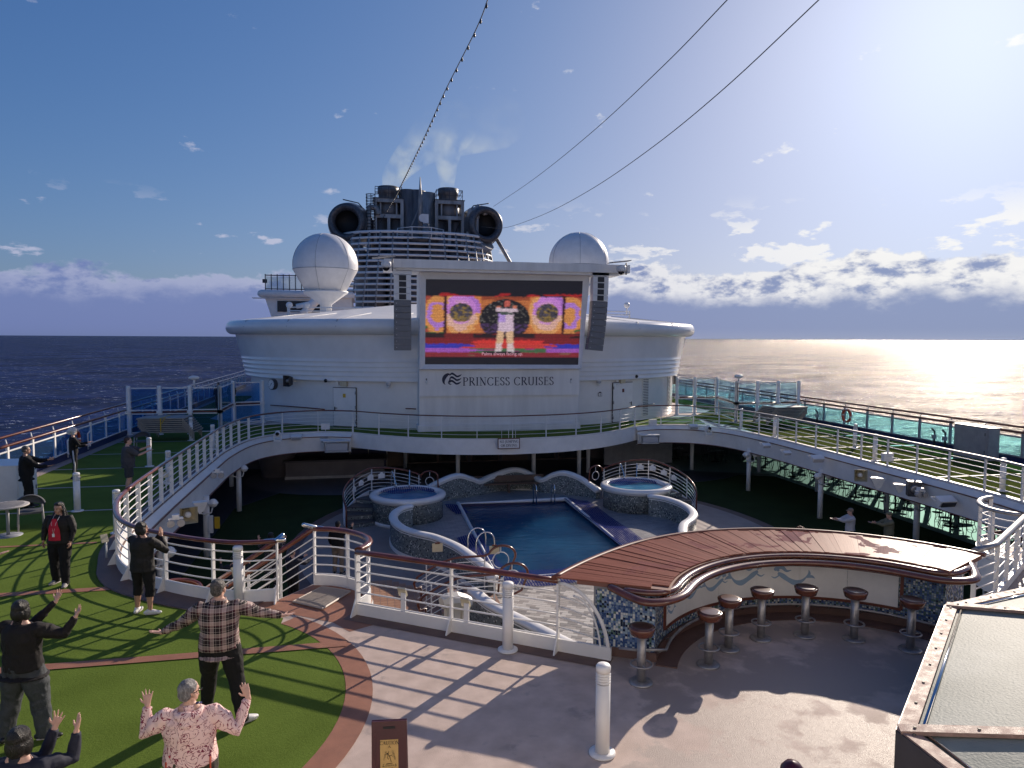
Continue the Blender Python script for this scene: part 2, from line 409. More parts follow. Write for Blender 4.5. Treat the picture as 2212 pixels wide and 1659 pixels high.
turf('turf_dark', (0.018, 0.028, 0.010), (0.035, 0.055, 0.02))
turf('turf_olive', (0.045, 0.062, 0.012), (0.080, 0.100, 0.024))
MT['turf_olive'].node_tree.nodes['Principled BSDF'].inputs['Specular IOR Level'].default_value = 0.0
def mosaic(name, size, stops, grout=(0.35, 0.35, 0.33), rough=0.25):
    "small square tiles laid along the surface's UV metres"
    m, nt, N, L, B = nodes_of(name); B.inputs['Roughness'].default_value = rough
    uv = N('ShaderNodeUVMap'); sc = N('ShaderNodeVectorMath'); sc.operation = 'SCALE'; L(uv.outputs[0], sc.inputs[0]); sc.inputs[3].default_value = 1/size
    fl = N('ShaderNodeVectorMath'); fl.operation = 'FLOOR'; L(sc.outputs[0], fl.inputs[0])
    fr = N('ShaderNodeVectorMath'); fr.operation = 'FRACTION'; L(sc.outputs[0], fr.inputs[0])
    wn = N('ShaderNodeTexWhiteNoise'); wn.noise_dimensions = '2D'; L(fl.outputs[0], wn.inputs['Vector'])
    nz = N('ShaderNodeTexNoise'); nz.inputs['Scale'].default_value = 0.12; L(fl.outputs[0], nz.inputs['Vector'])
    fac = math_node(N, L, 'FRACT', math_node(N, L, 'ADD', wn.outputs[0], math_node(N, L, 'MULTIPLY', math_node(N, L, 'SUBTRACT', nz.outputs[0], 0.5), 0.5 if 'bar' in name else 0.0)))
    col = ramp(N, L, fac, stops)
    sp = N('ShaderNodeSeparateXYZ'); L(fr.outputs[0], sp.inputs[0])
    g = math_node(N, L, 'MINIMUM', math_node(N, L, 'MINIMUM', sp.outputs[0], math_node(N, L, 'SUBTRACT', 1, sp.outputs[0])), math_node(N, L, 'MINIMUM', sp.outputs[1], math_node(N, L, 'SUBTRACT', 1, sp.outputs[1])))
    gl = math_node(N, L, 'GREATER_THAN', g, 0.08)
    mx = N('ShaderNodeMix'); mx.data_type = 'RGBA'; mx.inputs[6].default_value = (*grout, 1); L(col, mx.inputs[7]); L(gl, mx.inputs[0]); L(mx.outputs[2], B.inputs['Base Color'])
    bp = N('ShaderNodeBump'); bp.inputs['Strength'].default_value = 0.6; bp.inputs['Distance'].default_value = 0.004; L(gl, bp.inputs['Height']); L(bp.outputs[0], B.inputs['Normal'])
mosaic('mosaic_pool', 0.05, [(0, (0.16, 0.19, 0.19)), (0.45, (0.20, 0.23, 0.22)), (0.68, (0.12, 0.15, 0.15)), (0.8, (0.5, 0.52, 0.48)), (0.9, (0.01, 0.012, 0.02))], grout=(0.22, 0.23, 0.23))
mosaic('mosaic_bar', 0.034, [(0, (0.05, 0.11, 0.27)), (0.15, (0.10, 0.18, 0.34)), (0.33, (0.22, 0.32, 0.42)), (0.52, (0.4, 0.5, 0.5)), (0.62, (0.60, 0.62, 0.58)), (0.75, (0.08, 0.16, 0.12)), (0.86, (0.015, 0.03, 0.06)), (0.93, (0.04, 0.09, 0.25))], grout=(0.12, 0.13, 0.14))
def uv_project(ob, fn):
    "UVs in metres from a function of the vertex (local coordinates) and polygon normal"
    me = ob.data; uvl = me.uv_layers.new(name='UVMap')
    for p in me.polygons:
        for li in p.loop_indices:
            uvl.data[li].uv = fn(me.vertices[me.loops[li].vertex_index].co, p.normal)
def glass(name, tint, alpha=0.35, rough=0.04):
    m = bpy.data.materials.new(name); m.use_nodes = True; MT[name] = m; nt = m.node_tree; nt.nodes.clear(); N = nt.nodes.new; L = nt.links.new
    o = N('ShaderNodeOutputMaterial'); t = N('ShaderNodeBsdfTransparent'); t.inputs[0].default_value = (*tint, 1)
    g = N('ShaderNodeBsdfGlossy'); g.inputs['Roughness'].default_value = rough; g.inputs[0].default_value = (0.9, 0.95, 1, 1)
    fr = N('ShaderNodeFresnel'); fr.inputs[0].default_value = 1.45; ge = N('ShaderNodeNewGeometry'); fm = N('ShaderNodeMath'); fm.operation = 'SUBTRACT'; fm.use_clamp = True; L(fr.outputs[0], fm.inputs[0]); L(ge.outputs['Backfacing'], fm.inputs[1])
    mx = N('ShaderNodeMixShader'); L(fm.outputs[0], mx.inputs[0]); L(t.outputs[0], mx.inputs[1]); L(g.outputs[0], mx.inputs[2])
    d = N('ShaderNodeBsdfDiffuse'); d.inputs[0].default_value = (*[c*0.6 for c in tint], 1)
    m2 = N('ShaderNodeMixShader'); m2.inputs[0].default_value = alpha; L(mx.outputs[0], m2.inputs[1]); L(d.outputs[0], m2.inputs[2]); L(m2.outputs[0], o.inputs[0])
glass('glass_blue', (0.40, 0.66, 0.88), 0.04)
glass('glass_teal', (0.60, 0.93, 0.97), 0.02)
glass('glass_pale', (0.62, 0.80, 0.90), 0.02)
glass('glass_window', (0.36, 0.48, 0.46), 0.04)
glass('glass_clear', (0.75, 0.8, 0.8), 0.05)
# ------------------------------------------------------------------ special materials
def sea_material():
    m, nt, N, L, B = nodes_of('sea'); B.inputs['Roughness'].default_value = 0.16; B.inputs['IOR'].default_value = 1.33; B.inputs['Specular IOR Level'].default_value = 0.24
    B.inputs['Base Color'].default_value = (0.006, 0.012, 0.05, 1)
    tc = N('ShaderNodeTexCoord'); src = tc.outputs['Object']
    def nz(scale, det, rough, st=(1, 1, 1), rot=0.6):
        mp = N('ShaderNodeMapping'); mp.inputs['Scale'].default_value = st; mp.inputs['Rotation'].default_value = (0, 0, rot); L(src, mp.inputs[0])
        n = N('ShaderNodeTexNoise'); n.inputs['Scale'].default_value = scale; n.inputs['Detail'].default_value = det; n.inputs['Roughness'].default_value = rough; n.inputs['Distortion'].default_value = 0.3
        L(mp.outputs[0], n.inputs['Vector']); return n.outputs[0]
    big = nz(0.010, 8, 0.53, (1, 1.7, 1)); mid = nz(0.13, 5, 0.62, (1, 1.7, 1), 0.3); fine = nz(0.8, 6, 0.7, (1, 1.5, 1), 0.9)
    h = math_node(N, L, 'MULTIPLY', big, 56.0); h = math_node(N, L, 'MULTIPLY_ADD', mid, 4.6, h); h = math_node(N, L, 'MULTIPLY_ADD', fine, 0.22, h)
    bp = N('ShaderNodeBump'); bp.inputs['Strength'].default_value = 1.0; bp.inputs['Distance'].default_value = 1.0; L(h, bp.inputs['Height']); L(bp.outputs[0], B.inputs['Normal'])
    foam = math_node(N, L, 'MULTIPLY', math_node(N, L, 'GREATER_THAN', mid, 0.63), math_node(N, L, 'GREATER_THAN', nz(0.5, 6, 0.7), 0.53))
    mx = N('ShaderNodeMix'); mx.data_type = 'RGBA'; L(foam, mx.inputs[0]); mx.inputs[7].default_value = (0.55, 0.58, 0.62, 1)
    L(ramp(N, L, math_node(N, L, 'ADD', math_node(N, L, 'MULTIPLY', mid, 0.5), math_node(N, L, 'MULTIPLY', big, 0.5)), [(0.38, (0.002, 0.005, 0.026)), (0.50, (0.007, 0.015, 0.070)), (0.62, (0.022, 0.040, 0.14))], 'LINEAR'), mx.inputs[6]); L(mx.outputs[2], B.inputs['Base Color'])
    r = N('ShaderNodeMapRange'); L(foam, r.inputs[0]); r.inputs[3].default_value = 0.16; r.inputs[4].default_value = 0.8; L(r.outputs[0], B.inputs['Roughness'])
    out = nt.nodes['Material Output']; df = N('ShaderNodeBsdfDiffuse'); L(mx.outputs[2], df.inputs[0]); L(bp.outputs[0], df.inputs[1])
    gs = N('ShaderNodeBsdfGlossy'); gs.inputs['Roughness'].default_value = 0.22; L(bp.outputs[0], gs.inputs['Normal']); gs.inputs[0].default_value = (0.98, 0.94, 0.88, 1)
    fr = N('ShaderNodeFresnel'); fr.inputs[0].default_value = 1.33; L(bp.outputs[0], fr.inputs['Normal'])
    fc = math_node(N, L, 'MINIMUM', math_node(N, L, 'MULTIPLY', fr.outputs[0], 0.66), 0.29)
    ms = N('ShaderNodeMixShader'); L(fc, ms.inputs[0]); L(df.outputs[0], ms.inputs[1]); L(gs.outputs[0], ms.inputs[2]); L(ms.outputs[0], out.inputs[0])
sea_material()
def water_material(name, a, b, sc=2.0, bump=0.25, sss=0.4):
    m, nt, N, L, B = nodes_of(name); B.inputs['Roughness'].default_value = 0.04; B.inputs['IOR'].default_value = 1.33
    tc = N('ShaderNodeTexCoord'); n = N('ShaderNodeTexNoise'); n.inputs['Scale'].default_value = sc*0.35; n.inputs['Detail'].default_value = 5; L(tc.outputs['Object'], n.inputs[0])
    L(ramp(N, L, n.outputs[0], [(0.35, a), (0.68, b)], 'LINEAR'), B.inputs['Base Color'])
    mp = N('ShaderNodeMapping'); mp.inputs['Scale'].default_value = (0.5, 1.6, 1); L(tc.outputs['Object'], mp.inputs[0])
    n2 = N('ShaderNodeTexNoise'); n2.inputs['Scale'].default_value = sc*2.2; n2.inputs['Detail'].default_value = 3; L(mp.outputs[0], n2.inputs[0])
    bp = N('ShaderNodeBump'); bp.inputs['Strength'].default_value = bump; bp.inputs['Distance'].default_value = 0.1; L(n2.outputs[0], bp.inputs['Height']); L(bp.outputs[0], B.inputs['Normal'])
    B.subsurface_method = 'BURLEY'; B.inputs['Subsurface Weight'].default_value = 1.0; B.inputs['Subsurface Radius'].default_value = (1, 1, 1); B.inputs['Subsurface Scale'].default_value = sss
water_material('pool_water', (0.008, 0.050, 0.13), (0.016, 0.090, 0.19), 1.2, 0.3, 3.0)
water_material('tub_water', (0.03, 0.19, 0.36), (0.12, 0.38, 0.55), 4.0, 0.5)
def wet_deck():
    m, nt, N, L, B = nodes_of('wet_deck'); tc = N('ShaderNodeTexCoord'); B.inputs['Specular IOR Level'].default_value = 0.2
    n = N('ShaderNodeTexNoise'); n.inputs['Scale'].default_value = 1.1; n.inputs['Detail'].default_value = 9; n.inputs['Roughness'].default_value = 0.6; L(tc.outputs['Object'], n.inputs[0])
    n1 = N('ShaderNodeTexNoise'); n1.inputs['Scale'].default_value = 3.5; n1.inputs['Detail'].default_value = 8; L(tc.outputs['Object'], n1.inputs[0])
    sp = N('ShaderNodeSeparateXYZ'); L(tc.outputs['Object'], sp.inputs[0])
    reg = N('ShaderNodeMapRange'); reg.interpolation_type = 'SMOOTHSTEP'; L(math_node(N, L, 'MULTIPLY_ADD', sp.outputs[1], -0.25, sp.outputs[0]), reg.inputs[0]); reg.inputs[1].default_value = 0.0; reg.inputs[2].default_value = 2.2
    wet = N('ShaderNodeMapRange'); wet.interpolation_type = 'SMOOTHSTEP'; L(math_node(N, L, 'MULTIPLY_ADD', reg.outputs[0], 0.16, n.outputs[0]), wet.inputs[0]); wet.inputs[1].default_value = 0.57; wet.inputs[2].default_value = 0.66
    dry = ramp(N, L, n1.outputs[0], [(0.3, (0.48, 0.375, 0.315)), (0.62, (0.60, 0.475, 0.405)), (0.8, (0.66, 0.54, 0.465))], 'LINEAR')
    mx = N('ShaderNodeMix'); mx.data_type = 'RGBA'; L(wet.outputs[0], mx.inputs[0]); L(dry, mx.inputs[6]); mx.inputs[7].default_value = (0.38, 0.305, 0.265, 1); L(mx.outputs[2], B.inputs['Base Color'])
    r = N('ShaderNodeMapRange'); L(wet.outputs[0], r.inputs[0]); r.inputs[3].default_value = 0.66; r.inputs[4].default_value = 0.42; L(r.outputs[0], B.inputs['Roughness'])
    n2 = N('ShaderNodeTexNoise'); n2.inputs['Scale'].default_value = 110; n2.inputs['Detail'].default_value = 2; L(tc.outputs['Object'], n2.inputs[0])
    bp = N('ShaderNodeBump'); bp.inputs['Strength'].default_value = 0.9; bp.inputs['Distance'].default_value = 0.006; L(n2.outputs[0], bp.inputs['Height']); L(bp.outputs[0], B.inputs['Normal'])
wet_deck()
def plank_mat():
    m, nt, N, L, B = nodes_of('bar_plank'); tc = N('ShaderNodeTexCoord'); oi = N('ShaderNodeObjectInfo')
    mp = N('ShaderNodeMapping'); mp.inputs['Scale'].default_value = (1.2, 26, 10); L(tc.outputs['Object'], mp.inputs[0])
    ad = N('ShaderNodeVectorMath'); ad.operation = 'ADD'; L(mp.outputs[0], ad.inputs[0])
    cb = N('ShaderNodeCombineXYZ'); L(math_node(N, L, 'MULTIPLY', oi.outputs['Random'], 40), cb.inputs[0]); L(cb.outputs[0], ad.inputs[1])
    n = N('ShaderNodeTexNoise'); n.inputs['Scale'].default_value = 1.6; n.inputs['Detail'].default_value = 6; n.inputs['Roughness'].default_value = 0.65; L(ad.outputs[0], n.inputs[0])
    f = math_node(N, L, 'ADD', math_node(N, L, 'MULTIPLY', n.outputs[0], 0.8), math_node(N, L, 'MULTIPLY', math_node(N, L, 'SUBTRACT', oi.outputs['Random'], 0.5), 0.10))
    L(ramp(N, L, f, [(0.2, (0.17, 0.062, 0.042)), (0.5, (0.29, 0.115, 0.08)), (0.75, (0.42, 0.20, 0.145))], 'LINEAR'), B.inputs['Base Color'])
    geo = N('ShaderNodeNewGeometry')
    w = N('ShaderNodeTexNoise'); w.inputs['Scale'].default_value = 1.5; w.inputs['Detail'].default_value = 6; w.inputs['Distortion'].default_value = 0.6; L(geo.outputs['Position'], w.inputs[0])
    wt = N('ShaderNodeMapRange'); wt.interpolation_type = 'SMOOTHSTEP'; L(w.outputs[0], wt.inputs[0]); wt.inputs[1].default_value = 0.56; wt.inputs[2].default_value = 0.585; wt.inputs[3].default_value = 0.42; wt.inputs[4].default_value = 0.14
    L(wt.outputs[0], B.inputs['Roughness']); B.inputs['Specular IOR Level'].default_value = 0.03
plank_mat()
def plaid():
    m, nt, N, L, B = nodes_of('plaid'); B.inputs['Roughness'].default_value = 0.85; tc = N('ShaderNodeTexCoord'); sp = N('ShaderNodeSeparateXYZ'); L(tc.outputs['Object'], sp.inputs[0])
    def stripes(x, per):
        f = math_node(N, L, 'FRACT', math_node(N, L, 'MULTIPLY', x, 1/per))
        return ramp(N, L, f, [(0, (0.015, 0.008, 0.01)), (0.22, (0.72, 0.60, 0.54)), (0.25, (0.015, 0.008, 0.01)), (0.34, (0.10, 0.02, 0.03)), (0.45, (0.72, 0.60, 0.54)), (0.48, (0.40, 0.29, 0.26)), (0.72, (0.72, 0.60, 0.54)), (0.75, (0.012, 0.008, 0.01)), (0.9, (0.72, 0.60, 0.54)), (0.92, (0.015, 0.008, 0.01))])
    a = stripes(sp.outputs[0], 0.135); b = stripes(sp.outputs[2], 0.145)
    mx = N('ShaderNodeMix'); mx.data_type = 'RGBA'; mx.inputs[0].default_value = 0.5; L(a, mx.inputs[6]); L(b, mx.inputs[7]); L(mx.outputs[2], B.inputs['Base Color'])
plaid()
def floral(name, base, lines, spots, sc=16.0):
    m, nt, N, L, B = nodes_of(name); B.inputs['Roughness'].default_value = 0.85; tc = N('ShaderNodeTexCoord')
    n = N('ShaderNodeTexNoise'); n.inputs['Scale'].default_value = sc*0.9; n.inputs['Detail'].default_value = 2; n.inputs['Distortion'].default_value = 2.2; L(tc.outputs['Object'], n.inputs[0])
    ln = math_node(N, L, 'LESS_THAN', math_node(N, L, 'ABSOLUTE', math_node(N, L, 'SUBTRACT', n.outputs[0], 0.5)), 0.022)
    v = N('ShaderNodeTexVoronoi'); v.inputs['Scale'].default_value = sc*0.55; L(tc.outputs['Object'], v.inputs['Vector'])
    spt = math_node(N, L, 'LESS_THAN', v.outputs['Distance'], 0.16)
    m1 = N('ShaderNodeMix'); m1.data_type = 'RGBA'; L(ln, m1.inputs[0]); m1.inputs[6].default_value = (*base, 1); m1.inputs[7].default_value = (*lines, 1)
    m2 = N('ShaderNodeMix'); m2.data_type = 'RGBA'; L(spt, m2.inputs[0]); L(m1.outputs[2], m2.inputs[6]); m2.inputs[7].default_value = (*spots, 1); L(m2.outputs[2], B.inputs['Base Color'])
floral('floral_pink', (0.78, 0.56, 0.52), (0.20, 0.02, 0.05), (0.50, 0.03, 0.06), 9.0)
floral('floral_dark', (0.03, 0.026, 0.022), (0.10, 0.09, 0.05), (0.08, 0.07, 0.04), 30)
floral('floral_black', (0.01, 0.01, 0.01), (0.35, 0.3, 0.3), (0.40, 0.12, 0.06), 12)
def pool_tile():
    m, nt, N, L, B = nodes_of('pool_tile'); B.inputs['Roughness'].default_value = 0.4
    oi = N('ShaderNodeTexCoord'); br = N('ShaderNodeTexBrick'); br.offset = 0.5; br.inputs['Scale'].default_value = 1.0
    br.inputs['Brick Width'].default_value = 0.30; br.inputs['Row Height'].default_value = 0.15; br.inputs['Mortar Size'].default_value = 0.006
    br.inputs['Color1'].default_value = (0.34, 0.325, 0.32, 1); br.inputs['Color2'].default_value = (0.17, 0.17, 0.185, 1); br.inputs['Mortar'].default_value = (0.12, 0.12, 0.13, 1); br.inputs['Bias'].default_value = -0.35
    L(oi.outputs['Object'], br.inputs['Vector']); L(br.outputs['Color'], B.inputs['Base Color'])
pool_tile()
for nm, c in (('tile_a', (0.60, 0.56, 0.50)), ('tile_b', (0.27, 0.25, 0.23)), ('tile_c', (0.40, 0.36, 0.32)), ('terracotta', (0.44, 0.24, 0.14)), ('terracotta_b', (0.38, 0.20, 0.12))):
    mat(nm, c, 0.5, var=0.15, vscale=14)
def net_mat():
    m = bpy.data.materials.new('net'); m.use_nodes = True; MT['net'] = m; nt = m.node_tree; nt.nodes.clear(); N = nt.nodes.new; L = nt.links.new
    o = N('ShaderNodeOutputMaterial'); uv = N('ShaderNodeUVMap'); sc = N('ShaderNodeVectorMath'); sc.operation = 'SCALE'; sc.inputs[3].default_value = 11; L(uv.outputs[0], sc.inputs[0])
    fr = N('ShaderNodeVectorMath'); fr.operation = 'FRACTION'; L(sc.outputs[0], fr.inputs[0]); sp = N('ShaderNodeSeparateXYZ'); L(fr.outputs[0], sp.inputs[0])
    a = math_node(N, L, 'MAXIMUM', math_node(N, L, 'LESS_THAN', sp.outputs[0], 0.38), math_node(N, L, 'LESS_THAN', sp.outputs[1], 0.38))
    t = N('ShaderNodeBsdfTransparent'); d = N('ShaderNodeBsdfDiffuse'); d.inputs[0].default_value = (0.03, 0.04, 0.17, 1); mx = N('ShaderNodeMixShader'); L(a, mx.inputs[0]); L(t.outputs[0], mx.inputs[1]); L(d.outputs[0], mx.inputs[2]); L(mx.outputs[0], o.inputs[0])
net_mat()
def frosted():
    m, nt, N, L, B = nodes_of('frosted_glass'); tc = N('ShaderNodeTexCoord')
    n = N('ShaderNodeTexNoise'); n.inputs['Scale'].default_value = 0.9; n.inputs['Detail'].default_value = 8; L(tc.outputs['Object'], n.inputs[0])
    L(ramp(N, L, n.outputs[0], [(0.3, (0.17, 0.20, 0.185)), (0.55, (0.24, 0.27, 0.25)), (0.75, (0.32, 0.35, 0.33))], 'LINEAR'), B.inputs['Base Color'])
    v = N('ShaderNodeTexNoise'); v.inputs['Scale'].default_value = 34; v.inputs['Detail'].default_value = 3; L(tc.outputs['Object'], v.inputs['Vector'])
    bp = N('ShaderNodeBump'); bp.inputs['Strength'].default_value = 0.5; bp.inputs['Distance'].default_value = 0.01; L(v.outputs[0], bp.inputs['Height']); L(bp.outputs[0], B.inputs['Normal'])
    B.inputs['Roughness'].default_value = 0.55; B.inputs['Specular IOR Level'].default_value = 0.06
frosted()
# ------------------------------------------------------------------ setting: sea, ship hull, decks
C = 6.68
def mx_(p): return (2*C-p[0],)+tuple(p[1:])
mb = MB(); R_ = 60000
mb.add([(-R_, -R_, -36), (R_, -R_, -36), (R_, R_, -36), (-R_, R_, -36)], [(0, 1, 2, 3)])
sea = obj('sea', mb, 'sea'); tag(sea, 'dark blue sea glittering under the sun', None, kind='structure')
# opening over the pool, seen from above (left half, then mirrored)
left = [(-0.18, 12.33), (0.0, 12.62), (0.06, 12.9), (-0.06, 13.25), (-0.33, 13.6), (-0.68, 13.85), (-1.04, 14.0), (-1.64, 13.26)]
leftc = catmull([(-1.64, 13.26), (-2.46, 13.34), (-3.57, 14.02), (-4.65, 15.05), (-5.3, 16.5), (-5.62, 18.2), (-5.74, 21), (-5.78, 24), (-5.8, 28), (-5.76, 31.1), (-5.3, 34.2), (-4.1, 35.9), (-2.3, 36.45), (-0.81, 36.0)], 5)
aftc = catmull([(-0.81, 36.0), (0.6, 34.75), (2.24, 33.65), (4.35, 32.85), (C, 32.55)], 5)
BC = Vector((6.6, 8.15, 0)); BRO = 3.93
def barpt(a, r): return (BC.x+r*cos(radians(a)), BC.y+r*sin(radians(a)))
front = [barpt(a, BRO-0.12) for a in range(32, 149, 4)]          # right to left behind the bar
half = [(p[0], p[1]) for p in left+[tuple(q) for q in leftc][1:]+[tuple(q) for q in aftc][1:]] if False else None
LH = [(q[0], q[1]) for q in left]+[(q.x, q.y) for q in [Vector((a[0], a[1], 0)) for a in leftc][1:]]+[(a[0], a[1]) for a in aftc][1:]
RH = [(2*C-x, y) for x, y in LH][::-1]
HOLE = LH+RH[1:]+[(2*C-2.95+0.0, 10.35)]+front+[(2.95, 10.25)]
# gate edges are straight; outer outline of the deck
XL, XR = -11.55, 24.95
OUT = [(XL, -14), (XR, -14), (XR, 150), (XL, 150)]
mb = MB(); mb.sheet(OUT, 0.0, [HOLE]); obj('upper_deck', mb, 'wet_deck', kind='structure')
mb = MB(); mb.sheet(OUT, -0.72, [HOLE], flip=True); obj('upper_deck_ceiling', mb, 'ceiling', kind='structure')
# fascia below the opening's edge
mb = MB(); mb.wall(HOLE, -0.72, -0.002, closed=True, smooth=True)
obj('deck_fascia', mb, 'white', kind='structure')
def offset_path(pts, d, closed=False):
    out = []; n = len(pts)
    for i in range(n):
        a = pts[max(0, i-1)] if not closed else pts[i-1]; b = pts[min(n-1, i+1)] if not closed else pts[(i+1) % n]
        t = Vector((b[0]-a[0], b[1]-a[1], 0))
        if t.length < 1e-6: t = Vector((1, 0, 0))
        t.normalize(); nn = Vector((-t.y, t.x, 0)); out.append((pts[i][0]+nn.x*d, pts[i][1]+nn.y*d))
    return out
# curved lower fascia of the long sides, stepping into the opening, with two wood trims
LS = [(a[0], a[1]) for a in leftc][10:]
for sgn in (0, 1):
    path = LS if not sgn else [(2*C-x, y) for x, y in LS][::-1]
    inn = offset_path(path, -0.16)
    mb = MB(); mb.wall(inn, -0.95, -0.16, smooth=True)
    mb.grid([[(x, y, -0.16) for x, y in inn], [(x, y, -0.02) for x, y in path]])
    mb.grid([[(x, y, -0.95) for x, y in path], [(x, y, -0.95) for x, y in inn]])
    f = obj('side_fascia', mb, 'white', kind='structure')
    for z in (-0.2, -0.93):
        m2 = MB(); m2.tube([(x, y, z) for x, y in offset_path(inn, -0.02)], (0.02, 0.035), 6, ref=(0, 0, 1)); obj('trim', m2, 'brown_trim', f, world=False)
# hull and lower deck
mb = MB()
mb.box((XL-0.06, 68, -19.6), (0.1, 164, 32.8)); mb.box((26.6, 68, -19.6), (0.1, 164, 32.8))
h = obj('ship_hull', mb, 'white', kind='structure')
ZL = -2.9
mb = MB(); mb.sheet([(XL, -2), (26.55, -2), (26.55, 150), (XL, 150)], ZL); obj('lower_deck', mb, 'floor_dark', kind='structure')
# lower deck zones, each 4 mm up
def zone(name, poly, z, m, parent=None):
    mb = MB(); mb.sheet(poly, z); return obj(name, mb, m, kind='structure')
ring = [(C+9.6*cos(a), 26.2+10.6*sin(a)) for a in [2*pi*i/64 for i in range(64)]]
ring2 = [(C+9.15*cos(a), 26.2+10.1*sin(a)) for a in [2*pi*i/64 for i in range(64)]]
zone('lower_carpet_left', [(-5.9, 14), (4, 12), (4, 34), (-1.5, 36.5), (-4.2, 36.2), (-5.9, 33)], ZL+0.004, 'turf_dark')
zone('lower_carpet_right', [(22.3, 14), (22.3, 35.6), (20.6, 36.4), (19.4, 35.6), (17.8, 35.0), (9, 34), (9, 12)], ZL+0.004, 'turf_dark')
zone('terrace_floor', [(22.35, 10), (26.5, 10), (26.5, 60), (17, 60), (17, 38.5), (22.35, 36.3)], ZL+0.004, 'floor_pale')
zone('pool_surround_border', ring, ZL+0.008, 'dark_deck')
zone('pool_surround', ring2, ZL+0.012, 'floor_tan')
# side walls of the lower deck
mb = MB()
for k in range(16):
    y = -2+k*4.0
    mb.box((XL+0.1, y+2, -1.8), (0.08, 3.4, 1.3))
obj('lower_side_windows', mb, 'black_gloss', kind='structure')
mb = MB(); mb.box((26.5, 68, -2.77), (0.12, 140, 0.26))
mb.box((26.5, 68, -0.76), (0.12, 140, 0.08))
mb.box((25.8, 68, -0.68), (1.65, 150, 0.06))
wl = obj('lower_side_wall', mb, 'white', kind='structure')
pm = MB(); pm.box((0, 0, 0), (0.16, 0.14, 1.84)); pme = mesh_of('mullion', pm, 'white')
gm = MB(); gm.box((0, 0, 0), (0.01, 1.44, 1.8)); gme = mesh_of('pane', gm, 'glass_window')
for k in range(32):
    y = 13+k*1.6
    inst('mullion', pme, wl, (26.5, y, -1.72)); inst('pane', gme, wl, (26.5, y+0.8, -1.72))
# outer deck edge seen through the windows is open sky and sea
# aft wall of the lower deck
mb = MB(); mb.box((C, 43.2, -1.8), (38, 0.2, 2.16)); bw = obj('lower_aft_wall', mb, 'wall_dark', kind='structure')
# forward deckhouse under the camera walkway; unseen, added to bounce sunlight onto the deck
fw = MB(); fw.box((C, -0.1, 1.6), (36.4, 0.3, 3.15)); fw.box((C, -1.4, 3.1), (36.4, 2.6, 0.16)); fw.box((C, -3.2, 7.6), (30, 0.4, 9.0)); fw.box((C, -3.1, 12.2), (31, 1.6, 0.3))
fwd_bounce_wall = obj('forward_bounce_wall', fw, 'white', kind='structure')
fm_ = MB(); fm_.box((0, 0, 0), (1.7, 0.05, 1.0)); fme = mesh_of('window', fm_, 'black_gloss')
for k in range(12):
    for z in (4.8, 8.2): inst('window', fme, fwd_bounce_wall, (C-13.2+k*2.4, -2.99, z))
# ------------------------------------------------------------------ upper deck markings
def dsheet(name, poly, z, m, label=None):
    mb = MB(); mb.sheet(poly, z); return obj(name, mb, m, kind='structure', label=label)
arc = [(-3.75+3.78*cos(a), 9.55+3.78*sin(a)) for a in [radians(q) for q in range(-60, 49, 4)]]
arc_in = [(-3.75+3.42*cos(a), 9.55+3.42*sin(a)) for a in [radians(q) for q in range(-60, 49, 4)]]
edgeL = [(a[0], a[1]) for a in leftc]
edge_in = [(x-0.42, y-0.10) if y > 16 else (x-0.32, y-0.5) for x, y in edgeL]
# brown strip around the opening and the gate area
brown = [(-1.9, 12.45)]+[(x, y) for x, y in arc[::-1]][0:1]
band_gate = [(-2.6, 12.9), (-1.22, 12.36)]+arc[::-1][:14]+[(1.2, 10.6)]+[]
gate = arc[8:][::1]+[(-1.4, 12.6), (-2.3, 13.2), (-1.64, 13.28), (-1.04, 14.0), (-0.68, 13.85), (-0.33, 13.6), (-0.02, 13.2), (0.04, 12.9), (-0.18, 12.4), (-0.1, 11.9)]
dsheet('brown_gate_floor', [(-0.33, 11.55), (-0.62, 12.0), (-1.22, 12.36+0.05), (-1.9, 12.8), (-2.5, 13.02), (-2.46, 13.3), (-1.64, 13.22), (-1.04, 13.96), (-0.68, 13.82), (-0.33, 13.57), (-0.08, 13.25), (0.04, 12.9), (-0.02, 12.62), (-0.2, 12.3), (-0.02, 12.05), (0.05, 11.75)], 0.004, 'brown_deck')
# strip along the front rail
fa, fb = Vector((-0.18, 12.33, 0)), Vector((2.86, 10.29, 0)); fd = (fb-fa).normalized(); fn = Vector((fd.y, -fd.x, 0))
def FR(t, o=0.0, z=0.0):
    q = fa+fd*t+fn*o; return Vector((q.x, q.y, z))
FL = (fb-fa).length
q = [FR(-0.1, 0.0), FR(-0.1, 0.36), FR(FL+0.85, 0.36), FR(FL+0.85, 0.0)]
dsheet('rail_strip_front', [(p.x, p.y) for p in q], 0.008, 'dark_deck')
qb = [FR(FL+0.75, 0.36), FR(FL+0.75, 0.0)]
